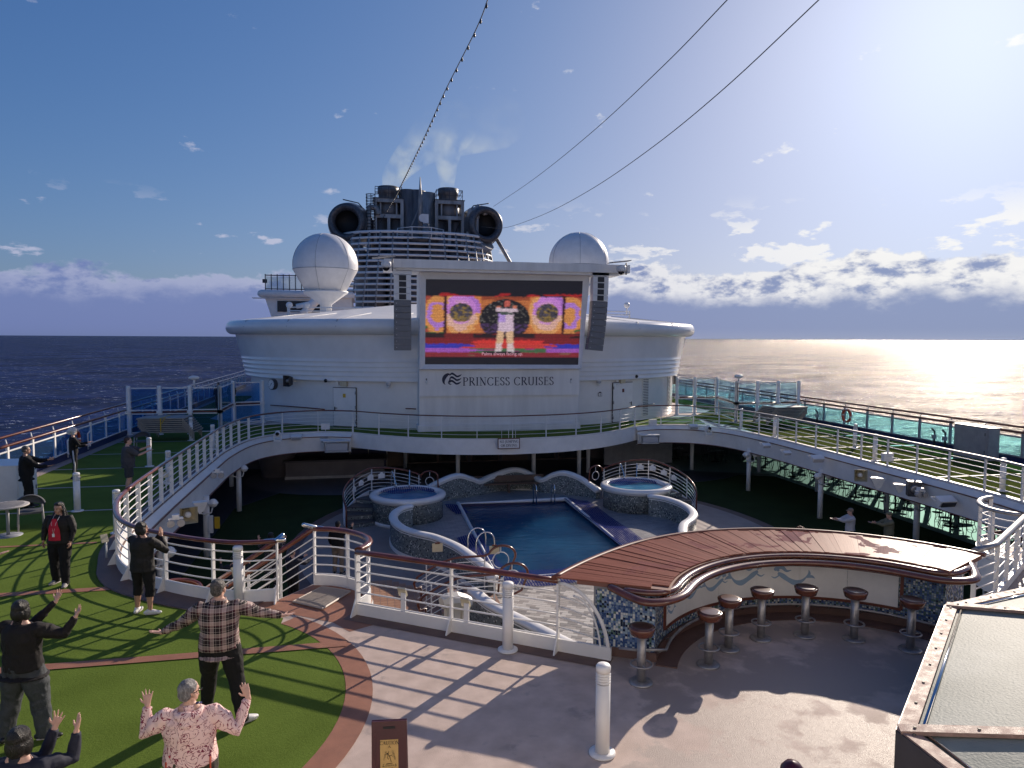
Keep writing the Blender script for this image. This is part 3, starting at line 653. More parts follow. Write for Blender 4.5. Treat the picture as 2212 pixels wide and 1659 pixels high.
# lawn on the left
lawn = [(XL+0.55, -14), (1.0, -14)]+[p for p in []]
lawn = [(XL+0.55, -13.9), (-1.86, -13.9), (-1.86, 6.28)]+arc_in+[(-1.45, 12.33), (-2.0, 12.62), (-2.55, 12.85)]+[(x, y) for x, y in edge_in if y < 36 and x < -2.6][1:]+[(-6.3, 40.2), (-9, 43.5), (-9, 60), (XL+0.55, 60)]
dsheet('lawn_left', lawn, 0.004, 'turf')
dsheet('brown_arc', arc+arc_in[::-1], 0.008, 'brown_deck')
strip = [(x, y) for x, y in edgeL][1:]
dsheet('rail_strip_left', strip[:55]+[p for p in edge_in[1:56]][::-1], 0.020, 'dark_deck')
ylines = [1.11+3.325*k for k in range(2, 15)]
for y in ylines:
    x1 = -6.2
    if y < 13: x1 = -0.36 if y > 10 else -1
    elif y < 16: x1 = -4.85 if y > 14.5 else -4.4
    if y > 34: x1 = -6.2
    w = 0.10 if y < 16 else 0.05
    dsheet('lawn_band', [(XL+0.55, y-w), (x1, y-w), (x1, y+w), (XL+0.55, y+w)], 0.012 if y > 13 else 0.016, 'brown_deck' if y < 19 else 'line_white')
# walk behind the pool opening, in front of the deckhouse: dark lawn
aft = [(a[0]-0.0, a[1]+0.35) for a in aftc]
dsheet('lawn_aft', [(-6.2, 40)]+[(-5.2, 36.6), (-2.3, 37.1)]+aft[2:]+[(2*C-x, y) for x, y in aft[2:]][::-1]+[(2*C+2.3, 37.1), (2*C+5.2, 36.6), (2*C+6.2, 40), (C, 41)], 0.008, 'turf')
lr = [(2*C-x, y) for x, y in edge_in if x < -4.9]
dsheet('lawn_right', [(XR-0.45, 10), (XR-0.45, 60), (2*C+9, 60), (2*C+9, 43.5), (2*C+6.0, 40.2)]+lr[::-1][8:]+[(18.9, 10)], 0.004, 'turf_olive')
for y in ylines[2:]:
    dsheet('lawn_band', [(19.5, y-0.05), (XR-0.45, y-0.05), (XR-0.45, y+0.05), (19.5, y+0.05)], 0.012, 'line_white')
# ------------------------------------------------------------------ railings
def resample(pts, step):
    pts = [Vector(p) for p in pts]; L = [0]
    for a, b in zip(pts, pts[1:]): L.append(L[-1]+(b-a).length)
    n = max(1, round(L[-1]/step)); out = []; j = 0
    for k in range(n+1):
        d = L[-1]*k/n
        while j < len(L)-2 and L[j+1] < d: j += 1
        t = (d-L[j])/max(1e-9, L[j+1]-L[j]); out.append((pts[j].lerp(pts[j+1], t), (pts[j+1]-pts[j]).normalized()))
    return out
def railing(label, pts, step=1.45, top=1.1, bars=(0.22, 0.40, 0.58, 0.76, 0.93), hr=0.05, hmat='wood_rail', kerb=0.2, kside=1, gusset=0, group=None, post=(0.075, 0.03), barr=0.014, ends=(), name='railing', outward=0.0, skip_last=False):
    pts = [Vector(p) if len(p) > 2 else Vector((p[0], p[1], 0)) for p in pts]
    base = pts[0].copy(); r = thing(name, label, 'railing', base, group=group)
    up = Vector((0, 0, 1))
    m = MB(); m.tube([p+up*top for p in pts], (hr*1.15, hr*0.8), 10, ref=(0, 0, 1) if False else None); obj('handrail', m, hmat, r)
    for b in bars:
        m = MB(); m.tube([p+up*b for p in pts], barr, 6); obj('rail', m, 'white', r)
    S = resample(pts, step)
    for i, (p, t) in enumerate(S):
        if skip_last and i == len(S)-1: continue
        m = MB(); ang = atan2(t.y, t.x); m.box(p+up*(top-0.03)/2, (post[1], post[0], top-0.03), ang)
        if gusset:
            n = Vector((-t.y, t.x, 0))*gusset
            a = p+n*0.04; m.plate([a+t*0.012+up*0.30, a+n*0.16+t*0.012+up*0.001, a+t*0.012+up*0.001], 0.024)
        obj('post', m, 'white', r)
    if kerb:
        m = MB(); P2 = [(p.x, p.y) for p in pts]; a = offset_path(P2, 0.03); b = offset_path(P2, -0.03)
        z = [p.z for p in pts]
        rows = [[(x, y, z[i]) for i, (x, y) in enumerate(a)], [(x, y, z[i]+kerb) for i, (x, y) in enumerate(a)], [(x, y, z[i]+kerb) for i, (x, y) in enumerate(b)], [(x, y, z[i]) for i, (x, y) in enumerate(b)]]
        m.grid(rows, smooth=False); obj('kerb', m, 'white', r)
    for e in ends:
        m = MB(); m.tube([Vector(q) for q in e], 0.043, 10, roundcap=True); obj('end_cap', m, 'chrome', r)
    return r
ins = lambda pts, d=0.06: offset_path(pts, d)
e1 = [(a[0], a[1]) for a in leftc]                     # from the gate round to the aft corner
pA = offset_path(e1, 0.07)
kA = [i for i, (x, y) in enumerate(e1) if y < 17.6 and i > -1][-1]
# near left: from the stair gate round the corner
railing('white railing with dark wood handrail curving behind the person in the dark jacket', pA[:26], 1.2, gusset=1, kerb=0.22, ends=[((pA[0][0]+0.12, pA[0][1]+0.0, 1.12), (pA[0][0]-0.22, pA[0][1]+0.03, 1.1)), ((pA[0][0], pA[0][1], 1.12), (pA[0][0]+0.09, pA[0][1]+0.09, 1.18))])
railing('long straight white railing with wood handrail along the left side of the pool opening', pA[25:56], 1.15, kerb=0.08, post=(0.11, 0.03))
railing('white railing with thin dark handrail at the far left corner of the pool opening', pA[55:], 1.6, kerb=0.05, hr=0.04, barr=0.012)
pB = offset_path([(a[0], a[1]) for a in aftc], 0.07)
full_aft = pB+[(2*C-x, y) for x, y in pB[:-1]][::-1]
railing('thin white railing with dark handrail across the deck in front of the screen', full_aft, 1.65, kerb=0.04, hr=0.035, hmat='brown_trim', barr=0.010)
mir = lambda pts: [(2*C-x, y) for x, y in pts][::-1]
railing('white railing at the far right corner of the pool opening by the deckhouse door', mir(pA[55:]), 1.6, kerb=0.05, hr=0.04, barr=0.012)
railing('long white railing with sunlit handrail above the terrace on the right side', mir(pA[18:56]), 1.5, kerb=0.06, post=(0.07, 0.035), hmat='steel')
# bulge beside the stair gate and the straight run to the bar
bul = catmull([(-1.04, 13.93), (-0.66, 13.80), (-0.30, 13.52), (-0.04, 13.1), (-0.03, 12.7), (-0.2, 12.38)], 5)
railing('short curved railing with glossy reddish wood handrail around the stair mat', bul, 0.62, kerb=0.2, gusset=0, hr=0.06, ends=[((-1.22, 13.80, 1.22), (-1.0, 13.95, 1.12)), ((-1.04, 13.95, 1.12), (-0.88, 13.90, 1.11))])
run = [FR(FL*k/10, 0.07) for k in range(0, 11)]
railing('straight white railing with dark red wood handrail running from the stair to the bar', run, FL/2.5*1.0, kerb=0.2, gusset=-1, hr=0.055, barr=0.014)
# quarter-round end panel beside the bar
s0 = FR(FL, 0.07); q = thing('railing_end_panel', 'quarter round white railing panel between the handrail and the mosaic bar end', 'railing', s0)
def qp(t, z, w=0.80): return s0+fd*(w*t)+Vector((0, 0, z))
m = MB(); m.tube([qp(sin(a), 1.05*cos(a)+0.02) for a in [radians(k*7.5) for k in range(13)]], (0.02, 0.03), 8); obj('curved_frame', m, 'white', q)
for i, b in enumerate((0.86, 0.70, 0.54, 0.38)):
    w = 0.66-0.03*i
    zs = [(t, b) for t in (0, 0.25, 0.5)]; 
    m = MB(); m.tube([qp(0.0, b), qp(0.25, b-0.02), qp(sqrt(max(0.0, 1-((b-0.08)/1.05)**2))-0.12, b-0.09), ], 0.013, 6); obj('rail', m, 'white', q)
m = MB(); m.tube([qp(0.3+0.55*sin(a), 0.9*cos(a)) for a in [radians(k*10) for k in range(10)]], 0.016, 6); obj('rail', m, 'white', q)
m = MB(); m.box(s0+fd*0.42+Vector((0, 0, 0.1)), (0.84, 0.05, 0.2), atan2(fd.y, fd.x)); obj('kerb', m, 'white', q)
# ------------------------------------------------------------------ mat on the landing
rt = thing('deck_mat', 'beige plastic grid mat lying at the top of the stairs', 'mat', (0, 0, 0))
c4 = [Vector((-1.34, 12.97, 0.012)), Vector((-0.72, 13.62, 0.012)), Vector((-0.30, 13.30, 0.012)), Vector((-0.80, 12.52, 0.012))]
c4 = [Vector((-1.36, 13.02, 0.012)), Vector((-0.90, 13.72, 0.012)), Vector((-0.36, 13.36, 0.012)), Vector((-0.82, 12.58, 0.012))]
rt.location = c4[0]; m = MB()
def bil(u, v): return c4[0].lerp(c4[1], v).lerp(c4[3].lerp(c4[2], v), u)
for k in range(23):
    u = k/22; m.tube([bil(u, 0)+V(0, 0, 0.012), bil(u, 1)+V(0, 0, 0.012)], 0.009 if 0 < k < 22 else 0.018, 4, smooth=False)
for k in range(29):
    u = k/28; m.tube([bil(0, u)+V(0, 0, 0.016), bil(1, u)+V(0, 0, 0.016)], 0.007 if 0 < k < 28 else 0.018, 4, smooth=False)
obj('grid', m, 'mat_beige' if 'mat_beige' in MT else mat('mat_beige', (0.42, 0.34, 0.27), 0.5).name, rt, kind='stuff')
# ------------------------------------------------------------------ stairs from the gate down to the lower deck
def stair(sg, label):
    X = (lambda p: Vector(p)) if sg > 0 else (lambda p: Vector((2*C-p[0], p[1], p[2])))
    a = Vector((-1.34, 13.63, 0)); d = Vector((-0.75, 0.66, 0)).normalized(); n = Vector((-d.y, d.x, 0))
    r = thing('staircase', label, 'stairs', X(a))
    for k in range(10):
        z = -0.17*(k+1); c = a+d*(0.28*k+0.14)
        m = MB(); m.plate([X(c+d*s*0.14+n*t*0.42+V(0, 0, z)) for s, t in ((-1, -1), (1, -1), (1, 1), (-1, 1))], 0.05, Vector((0, 0, 1))); obj('step', m, 'taupe', r)
    land = a+d*3.3+V(0, 0, -1.9)
    m = MB(); m.plate([X(land+d*s*0.6+n*t*0.55) for s, t in ((-1, -1), (1, -1), (1, 1), (-1, 1))], 0.06, Vector((0, 0, 1))); obj('landing', m, 'floor_grey', r)
    for k in range(5):
        c = land+n*(-0.55-0.28*k-0.14)*(-1)+V(0, 0, -0.17*(k+1)+0.0)
        m = MB(); m.plate([X(c+d*s*0.55+n*t*0.14) for s, t in ((-1, -1), (1, -1), (1, 1), (-1, 1))], 0.05, Vector((0, 0, 1))); obj('step', m, 'taupe', r)
    for sd in (-1, 1):
        o = n*0.45*sd; top = a+o; low = a+d*2.85+o+V(0, 0, -1.72)
        m = MB(); m.plate([X(top+V(0, 0, 0.02)), X(low+V(0, 0, 0.12)), X(low+V(0, 0, -0.14)), X(top+V(0, 0, -0.24))], 0.03); obj('stringer', m, 'white', r)
        hp = [X(top+V(0, 0, 1.1)), X(low+V(0, 0, 1.02))]
        if sd < 0: hp = [X(top+V(0, 0, 1.1))]+[X(q) for q in catmull([low+V(0, 0, 1.02), low+d*0.5+V(0, 0, 0.92), low+d*1.0-n*0.25+V(0, 0, 0.95), low+d*1.25-n*0.05+V(0, 0, 1.05), low+d*1.3+n*0.35+V(0, 0, 1.1), low+d*1.1+n*0.6+V(0, 0, 0.9)], 4)]
        m = MB(); m.tube(hp, 0.048, 8); obj('handrail', m, 'wood_rail', r)
        for b in (0.25, 0.42, 0.59, 0.76, 0.92):
            m = MB(); m.tube([X(top+V(0, 0, b)), X(low+V(0, 0, b-0.06))], 0.012, 6); obj('rail', m, 'white', r)
        for k in range(1, 4):
            p = top.lerp(low, k/3); m = MB(); m.box(X(p+V(0, 0, 0.5)), (0.05, 0.05, 1.05)); obj('post', m, 'white', r)
    for k in range(4):
        p = a+d*(3.1+0.26*k)-n*0.62+V(0, 0, -1.9); m = MB(); m.box(X(p+V(0, 0, 0.48)), (0.11, 0.03, 0.96), radians(20)); obj('post', m, 'white', r)
    m = MB(); m.plate([X(a+d*2.9-n*0.65+V(0, 0, -1.75)), X(a+d*4.0-n*0.65+V(0, 0, -1.75)), X(a+d*4.0-n*0.65+V(0, 0, -2.88)), X(a+d*2.9-n*0.65+V(0, 0, -2.88))], 0.04); obj('side_panel', m, 'white', r)
    return r
stair(1, 'stairs with wooden handrails going down from the gate on the left')
stair(-1, 'stairs with metal railings going down behind the right end of the bar')
# right gate rails, mirrored bulge and the front stretch beside the bar
bulr = [(2*C-a[0], a[1]) for a in bul][::-1]
railing('curved railing with pale shiny handrail beyond the right end of the bar', bulr, 0.5, kerb=0.12, hr=0.055, hmat='steel')
rr = [(2*C-p.x, p.y) for p in run][::-1]
railing('white railing with polished round handrail leaving the right end of the bar', [(10.45, 10.38)]+rr[2:], 0.9, kerb=0.15, hr=0.06, hmat='steel')
railing('railing of the right stair gate at the right edge of the picture', mir(pA[:19]), 1.2, kerb=0.15, hr=0.055, hmat='steel')
t_ = thing('steel_locker', 'grey steel locker with a sunlit lid behind the bar and skylight on the right', 'box', (10.9, 9.35, 0))
m = MB(); m.box((10.9, 9.35, 0.45), (0.42, 0.4, 0.9), 0.3); obj('cabinet', m, 'steel', t_); m = MB(); m.box((10.9, 9.35, 0.92), (0.46, 0.44, 0.04), 0.3); obj('lid', m, 'steel', t_)
# ------------------------------------------------------------------ bar
bar = thing('bar', 'semicircular outdoor bar with a varnished plank top and mosaic and white panels', 'bar', (BC.x, BC.y, 0))
A0, A1 = 27.0, 151.5
def BP(a, r, z): return Vector((BC.x+r*cos(radians(a)), BC.y+r*sin(radians(a)), z))
# extra end lobes: the left end is cut along a straight line
RI = 2.62
def ROF(a): return 0.27*max(0.0, (a-122)/28)**2
NP = 84
pl = {}
for k in range(NP):
    a0 = A0+(A1-A0)*k/NP; a1 = A0+(A1-A0)*(k+1)/NP; g = 0.007
    am = (a0+a1)/2; ro = BRO+0.10+ROF(am); ri = RI+0.05
    if am > 149: ri = RI+0.30
    m = MB(); ca = cos(radians(am)); sa = sin(radians(am))
    def loc(a, r):
        x = r*cos(radians(a-am)); y = r*sin(radians(a-am)); return (x, y)
    q4 = [loc(a0+g, ri), loc(a0+g*0.7, ro), loc(a1-g*0.7, ro), loc(a1-g, ri)]
    m.add([(x, y, 0.0) for x, y in q4]+[(x, y, -0.02) for x, y in q4], [(0, 1, 2, 3), (0, 4, 5, 1), (1, 5, 6, 2), (2, 6, 7, 3), (3, 7, 4, 0)])
    ob = bpy.data.objects.new('plank', mesh_of('plank', m, 'bar_plank')); COL.objects.link(ob); ob.parent = bar; ob.location = (0, 0, 1.165+random.uniform(-0.0012, 0.0012)); ob.rotation_euler = (random.uniform(-.004, .004), random.uniform(-.002, .002), radians(am))
def arcsolid(name, r0_, r1_, z0, z1, a0, a1, mt, parent=bar, n=48):
    m = MB(); A = [a0+(a1-a0)*k/n for k in range(n+1)]
    rows = [[BP(a, r0_, z0) for a in A], [BP(a, r1_, z0) for a in A], [BP(a, r1_, z1) for a in A], [BP(a, r0_, z1) for a in A]]
    m.grid(rows, smooth=False); m.grid([rows[3], rows[0]], smooth=False)
    for a in (a0, a1): m.add([BP(a, r0_, z0), BP(a, r1_, z0), BP(a, r1_, z1), BP(a, r0_, z1)], [(0, 1, 2, 3)])
    return obj(name, m, mt, parent)
mat('board_wood', (0.20, 0.085, 0.06), 0.6); arcsolid('top_board', RI+0.02, BRO+0.09, 1.09, 1.145, A0, A1, 'board_wood')
# raised outer rim and padded wooden arm rest on the drinkers' side
m = MB(); m.tube([BP(a, BRO+0.13+ROF(a), 1.16) for a in [A0-0.5+(A1-A0+1)*k/60 for k in range(61)]], (0.035, 0.05), 8, ref=(0, 0, 1)); obj('outer_rim', m, 'brown_trim', bar)
Ls = [BP(151.5, 3.5, 1.10), BP(154.5, 3.2, 1.05), BP(156.5, 2.98, 1.03), BP(155.5, 2.75, 1.03), BP(151, 2.56, 1.03), BP(146, 2.47, 1.03)]
Rs = [BP(33, 2.47, 1.03), BP(28, 2.52, 1.03), BP(24, 2.7, 1.03), BP(22.5, 2.95, 1.03), BP(23.5, 3.15, 1.05), BP(27, 3.5, 1.10)]
path = catmull(Ls+[BP(a, 2.45, 1.03) for a in range(140, 38, -6)]+Rs, 4)
m = MB(); m.tube(path, (0.055, 0.085), 12, roundcap=True, ref=(0, 0, 1)); obj('arm_rest', m, 'seat_brown', bar)
m = MB(); m.tube(catmull([BP(152.5, 3.3, 1.10), BP(153.2, 3.0, 1.10), BP(151.5, 2.74, 1.10), BP(146, 2.60, 1.10)]+[BP(a, 2.585, 1.10) for a in range(138, 38, -8)]+[BP(30, 2.62, 1.10), BP(26.5, 2.85, 1.10), BP(26.0, 3.3, 1.10)], 3), (0.045, 0.06), 8, ref=(0, 0, 1)); obj('moulding', m, 'seat_brown', bar)
m = MB(); rows = [[BP(a, RI+0.06, 1.06) for a in range(28, 152, 3)], [BP(a, 2.80, 0.98) for a in range(28, 152, 3)]]; m.grid(rows); obj('soffit', m, 'brown_trim', bar)
RW = 2.86
def uvcyl(co, nn): 
    a = atan2(co.y, co.x); return (a*RW, co.z)
ob = arcsolid('mosaic_wall', RW, RW+0.9, 0.14, 0.99, 29.5, 149.5, 'mosaic_bar'); uv_project(ob, lambda co, nn: (atan2(co.y, co.x)*RW if abs(nn.z) < .5 and abs(nn.xy.normalized().dot(co.xy.normalized())) > .5 else co.xy.length, co.z))
for k in range(6):                       # six white panels framed in brown
    a0 = 43+(137-43)*k/6; a1 = 43+(137-43)*(k+1)/6
    p = arcsolid('panel', RW-0.02, RW, 0.31, 0.86, a0+0.06, a1-0.06, 'panel_white', n=8)
for z in (0.865, 0.29): arcsolid('panel_frame', RW-0.035, RW-0.001, z-0.02, z+0.025, 42, 138, 'brown_trim')
for a in (42, 138): arcsolid('panel_frame', RW-0.035, RW-0.001, 0.3, 0.86, a-0.5, a+0.5, 'brown_trim', n=2)
arcsolid('plinth', RW-0.03, RW+0.93, 0.004, 0.139, 29.2, 149.8, 'dark_deck')
arcsolid('floor_strip', RW-0.34, RW-0.03, 0.002, 0.02, 28, 152, 'dark_deck')
m = MB(); m.tube([BP(a, RW-0.17, 0.22) for a in [31+(150-31)*k/50 for k in range(51)]]+[BP(152, RW-0.0, 0.24), BP(153.5, RW+0.25, 0.24), BP(153.5, RW+0.5, 0.24)], 0.022, 8); obj('foot_rail', m, 'steel', bar)
for k in range(12):
    a = 33+k*10.5; m = MB(); m.tube([BP(a, RW-0.17, 0.21), BP(a, RW-0.03, 0.12)], 0.012, 6); obj('foot_rail_bracket', m, 'steel', bar)
# end faces with coarse mosaic built tile by tile
def tile_face(parent, a, r0_, r1_, z0, z1, sz, nrm_sign):
    m = MB(); nr = int((r1_-r0_)/sz); nz_ = int((z1-z0)/sz); er = Vector((cos(radians(a)), sin(radians(a)), 0)); et = Vector((-er.y, er.x, 0))*nrm_sign
    for i in range(nr):
        for j in range(nz_):
            c = BP(a, r0_+(i+.5)*sz, z0+(j+.5)*sz)+et*0.003
            f = noise.noise(Vector((i*.11, j*.11, 3.3)))+random.uniform(-.5, .5)
            mi = 0 if f < -.3 else 1 if f < -.1 else 2 if f < .1 else 3 if f < .3 else 4 if f < .42 else 5
            h = sz*0.44; e = et*0.003
            vs = [c+er*x*h+Vector((0, 0, y*h)) for x, y in ((-1, -1), (1, -1), (1, 1), (-1, 1))]
            m.add([v+e for v in vs]+[v-e for v in vs], [(0, 1, 2, 3), (0, 4, 5, 1), (1, 5, 6, 2), (2, 6, 7, 3), (3, 7, 4, 0)], mi)
    return obj('mosaic_tiles', m, ['tl_navy', 'tl_blue', 'tl_sky', 'tl_white', 'tl_green', 'tl_ink'], parent, kind='stuff')
for nm, c in (('tl_navy', (0.05, 0.10, 0.25)), ('tl_blue', (0.13, 0.21, 0.38)), ('tl_sky', (0.32, 0.42, 0.50)), ('tl_white', (0.68, 0.7, 0.66)), ('tl_green', (0.12, 0.20, 0.15)), ('tl_ink', (0.02, 0.03, 0.06))): mat(nm, c, 0.22)
tile_face(bar, 149.5, RW+0.01, RW+0.9, 0.15, 1.02, 0.036, 1)
tile_face(bar, 29.5, RW+0.01, RW+0.9, 0.15, 1.02, 0.036, -1)
arcsolid('end_backing', RW-0.001, RW+0.93, 0.14, 1.05, 148.9, 149.45, 'grey_paint', n=2)
# blue sea-figures printed on the white panels: tails, bodies and hair as simple plain shapes
def blob_on_panel_(a, z, s, fl):
    pts = [(-.30, .06), (-.18, .12), (-.05, .09), (.08, .13), (.16, .08), (.26, .02), (.34, .10), (.31, -.02), (.36, -.10), (.24, -.06), (.10, -.05), (-.04, -.12), (-.16, -.06), (-.22, -.10), (-.27, -.02)]
    m = MB(); vs = []
    for x, y in pts:
        vs.append(BP(a+degrees_((x*s*fl)/RW), RW-0.0235, z+y*s))
    c = BP(a, RW-0.0235, z); k = len(vs); m.add(vs+[c], [(i, (i+1) % k, k) for i in range(k)]); return m
def blob_on_panel(a, z, s, fl):
    m = MB(); W_ = lambda x, y: BP(a+degrees_((x*s*fl)/RW), RW-0.0235, z+y*s)
    def strip(cl, wd):
        pw = catmull([(p[0], p[1], w) for p, w in zip(cl, wd)], 4); vs = []
        for i, p in enumerate(pw):
            t = pw[min(i+1, len(pw)-1)]-pw[max(i-1, 0)]; t.z = 0; t.normalize(); vs += [W_(p.x-t.y*p.z/2, p.y+t.x*p.z/2), W_(p.x+t.y*p.z/2, p.y-t.x*p.z/2)]
        m.add(vs, [(2*i, 2*i+1, 2*i+3, 2*i+2) for i in range(len(pw)-1)])
    strip([(-.30, .12), (-.20, .06), (-.08, -.02), (.06, -.08), (.20, -.04), (.30, .06)], [.05, .10, .09, .11, .06, .02])
    strip([(.26, .02), (.34, .10), (.33, .20)], [.02, .06, .005]); strip([(.27, .03), (.38, .06), (.46, .02)], [.02, .06, .005])
    strip([(-.38, .18), (-.33, .21), (-.28, .16)], [.05, .09, .04]); strip([(-.34, .22), (-.22, .24), (-.12, .16), (-.02, .18)], [.05, .08, .05, .01])
    strip([(-.26, .08), (-.36, .02), (-.44, .05)], [.03, .03, .01])
    return m
def degrees_(x): return x*180/pi
for a, z, s, fl in ((133, .50, .42, -1), (121, .62, .78, -1), (108, .62, .7, 1), (95, .66, .9, 1), (77, .62, .85, -1)):
    obj('printed_figure', blob_on_panel(a, z, s, fl), 'print_blue', bar)
# ------------------------------------------------------------------ stools
def make_stool(loc, label):
    t = thing('bar_stool', label, 'bar stool', loc, group='stools fixed around the bar')
    m = MB(); m.lathe([(0.165, 0), (0.17, 0.012), (0.155, 0.03), (0.075, 0.035)], n=24); obj('base_plate', m, 'steel', t, world=False)
    m = MB(); m.lathe([(0.062, 0.03), (0.062, 0.70)], n=20); obj('pedestal', m, 'steel', t, world=False)
    m = MB(); m.tube([(0.145*cos(a), 0.145*sin(a), 0.27) for a in [2*pi*i/24 for i in range(24)]], 0.014, 8, closed=True)
    m.tube([(0, -0.14, 0.27), (0, 0.14, 0.27)], 0.01, 6); obj('foot_ring', m, 'steel', t, world=False)
    m = MB(); m.lathe([(0.12, 0.68), (0.158, 0.70), (0.182, 0.775), (0.185, 0.80), (0.172, 0.808), (0.0, 0.812)], n=28); s_ = obj('seat', m, 'seat_brown', t, world=False)
    m = MB(); m.lathe([(0.0, 0.8135), (0.13, 0.8145), (0.165, 0.8105)], n=28, capb=False); obj('cushion', m, 'leather' if 'leather' in MT else mat('leather', (0.10, 0.035, 0.02), 0.3, var=0.3, coat=0.4).name, s_, world=False)
    return t
SP = [(3.70, 9.04), (4.88, 9.36), (5.44, 9.80), (6.14, 10.05), (6.91, 10.03), (7.59, 9.74), (8.20, 9.24)]
SL = ['bar stool standing alone in front of the mosaic end of the bar', 'bar stool with the sunlit pale seat, second from the mosaic end', 'bar stool with a half sunlit orange seat, third from the mosaic end', 'bar stool in shade just right of the half sunlit one, below the first mermaid tail', 'bar stool in shade at the middle of the bar curve, farthest from the camera', 'bar stool in shade second from the right end of the bar', 'bar stool nearest the right end of the bar beside the skylight']
st = make_stool((SP[0][0], SP[0][1], 0), SL[0])
for p, l in zip(SP[1:], SL[1:]): dup(st, (p[0], p[1], 0), random.uniform(0, 6), l)
q = P(1712, 1652, 1.05); t = thing('wooden_post', 'rounded maroon wooden post top just showing at the bottom edge of the picture', 'post', (q.x, q.y, 0)); m = MB(); m.lathe([(0.11, 0), (0.11, 0.95), (0.10, 1.02), (0.06, 1.07), (0, 1.085)], n=24); obj('post_body', m, 'maroon', t, world=False)
# ------------------------------------------------------------------ bollard lights
def make_bollard(loc, label):
    t = thing('bollard_light', label, 'bollard light', loc, group='white bollard lights on the upper deck')
    m = MB(); m.lathe([(0.155, 0), (0.155, 0.018), (0.09, 0.03)], n=24); obj('flange', m, 'white', t, world=False)
    m = MB(); m.lathe([(0.084, 0.02), (0.084, 0.84)], n=24, capt=True); obj('column', m, 'white', t, world=False)
    m = MB(); m.lathe([(0.066, 0.84), (0.066, 0.98)], n=20); obj('lens', m, 'lamp_glass', t, world=False)
    m = MB(); m.lathe([(0.085, 0.975), (0.086, 1.04), (0.07, 1.062), (0, 1.068)], n=24); obj('cap', m, 'white', t, world=False)
    for k in range(4):
        m = MB(); z = 0.855+0.031*k; m.lathe([(0.064, z+0.012), (0.085, z), (0.088, z+0.006), (0.068, z+0.019)], n=24, capb=False, capt=False); obj('louvre', m, 'white', t, world=False)
    return t
BL = [((2.62, 7.53), 'bollard light in the centre foreground left of the bar, nearest the camera'),
 ((2.07, 10.39), 'bollard light in front of the straight railing with its long shadow on the tan deck'),
 ((-2.3, 13.12), 'bollard light behind the plaid shirt man beside the stair gate'),
 ((-7.8, 21.03), 'bollard light on the left lawn between the red shirt woman and the white haired person'),
 ((-7.89, 27.88), 'bollard light by the outstretched hand of the man in grey shorts'),
 ((-7.98, 34.53), 'bollard light standing before the strapped stack of loungers on the left'),
 ((-6.0, 18.5), 'bollard light half hidden at the left bend of the railing'),
 ((-6.4, 24.6), 'bollard light behind the long left railing, nearer one'),
 ((-6.45, 31.6), 'bollard light behind the long left railing, farther one'),
 ((19.55, 31.3), 'bollard light at the far end of the right railing in front of the lounger stack'),
 ((21.1, 27.48), 'dark backlit bollard light out on the right lawn with its shadow'),
 ((19.6, 24.33), 'bollard light behind the middle of the right railing'),
 ((19.75, 18.72), 'dark backlit bollard light behind the near part of the right railing'),
 ((19.6, 34.6), 'bollard light farthest back on the right lawn')]
b0 = make_bollard((BL[0][0][0], BL[0][0][1], 0.003), BL[0][1])
for p, l in BL[1:]: dup(b0, (p[0], p[1], 0.01), random.uniform(0, 6), l)
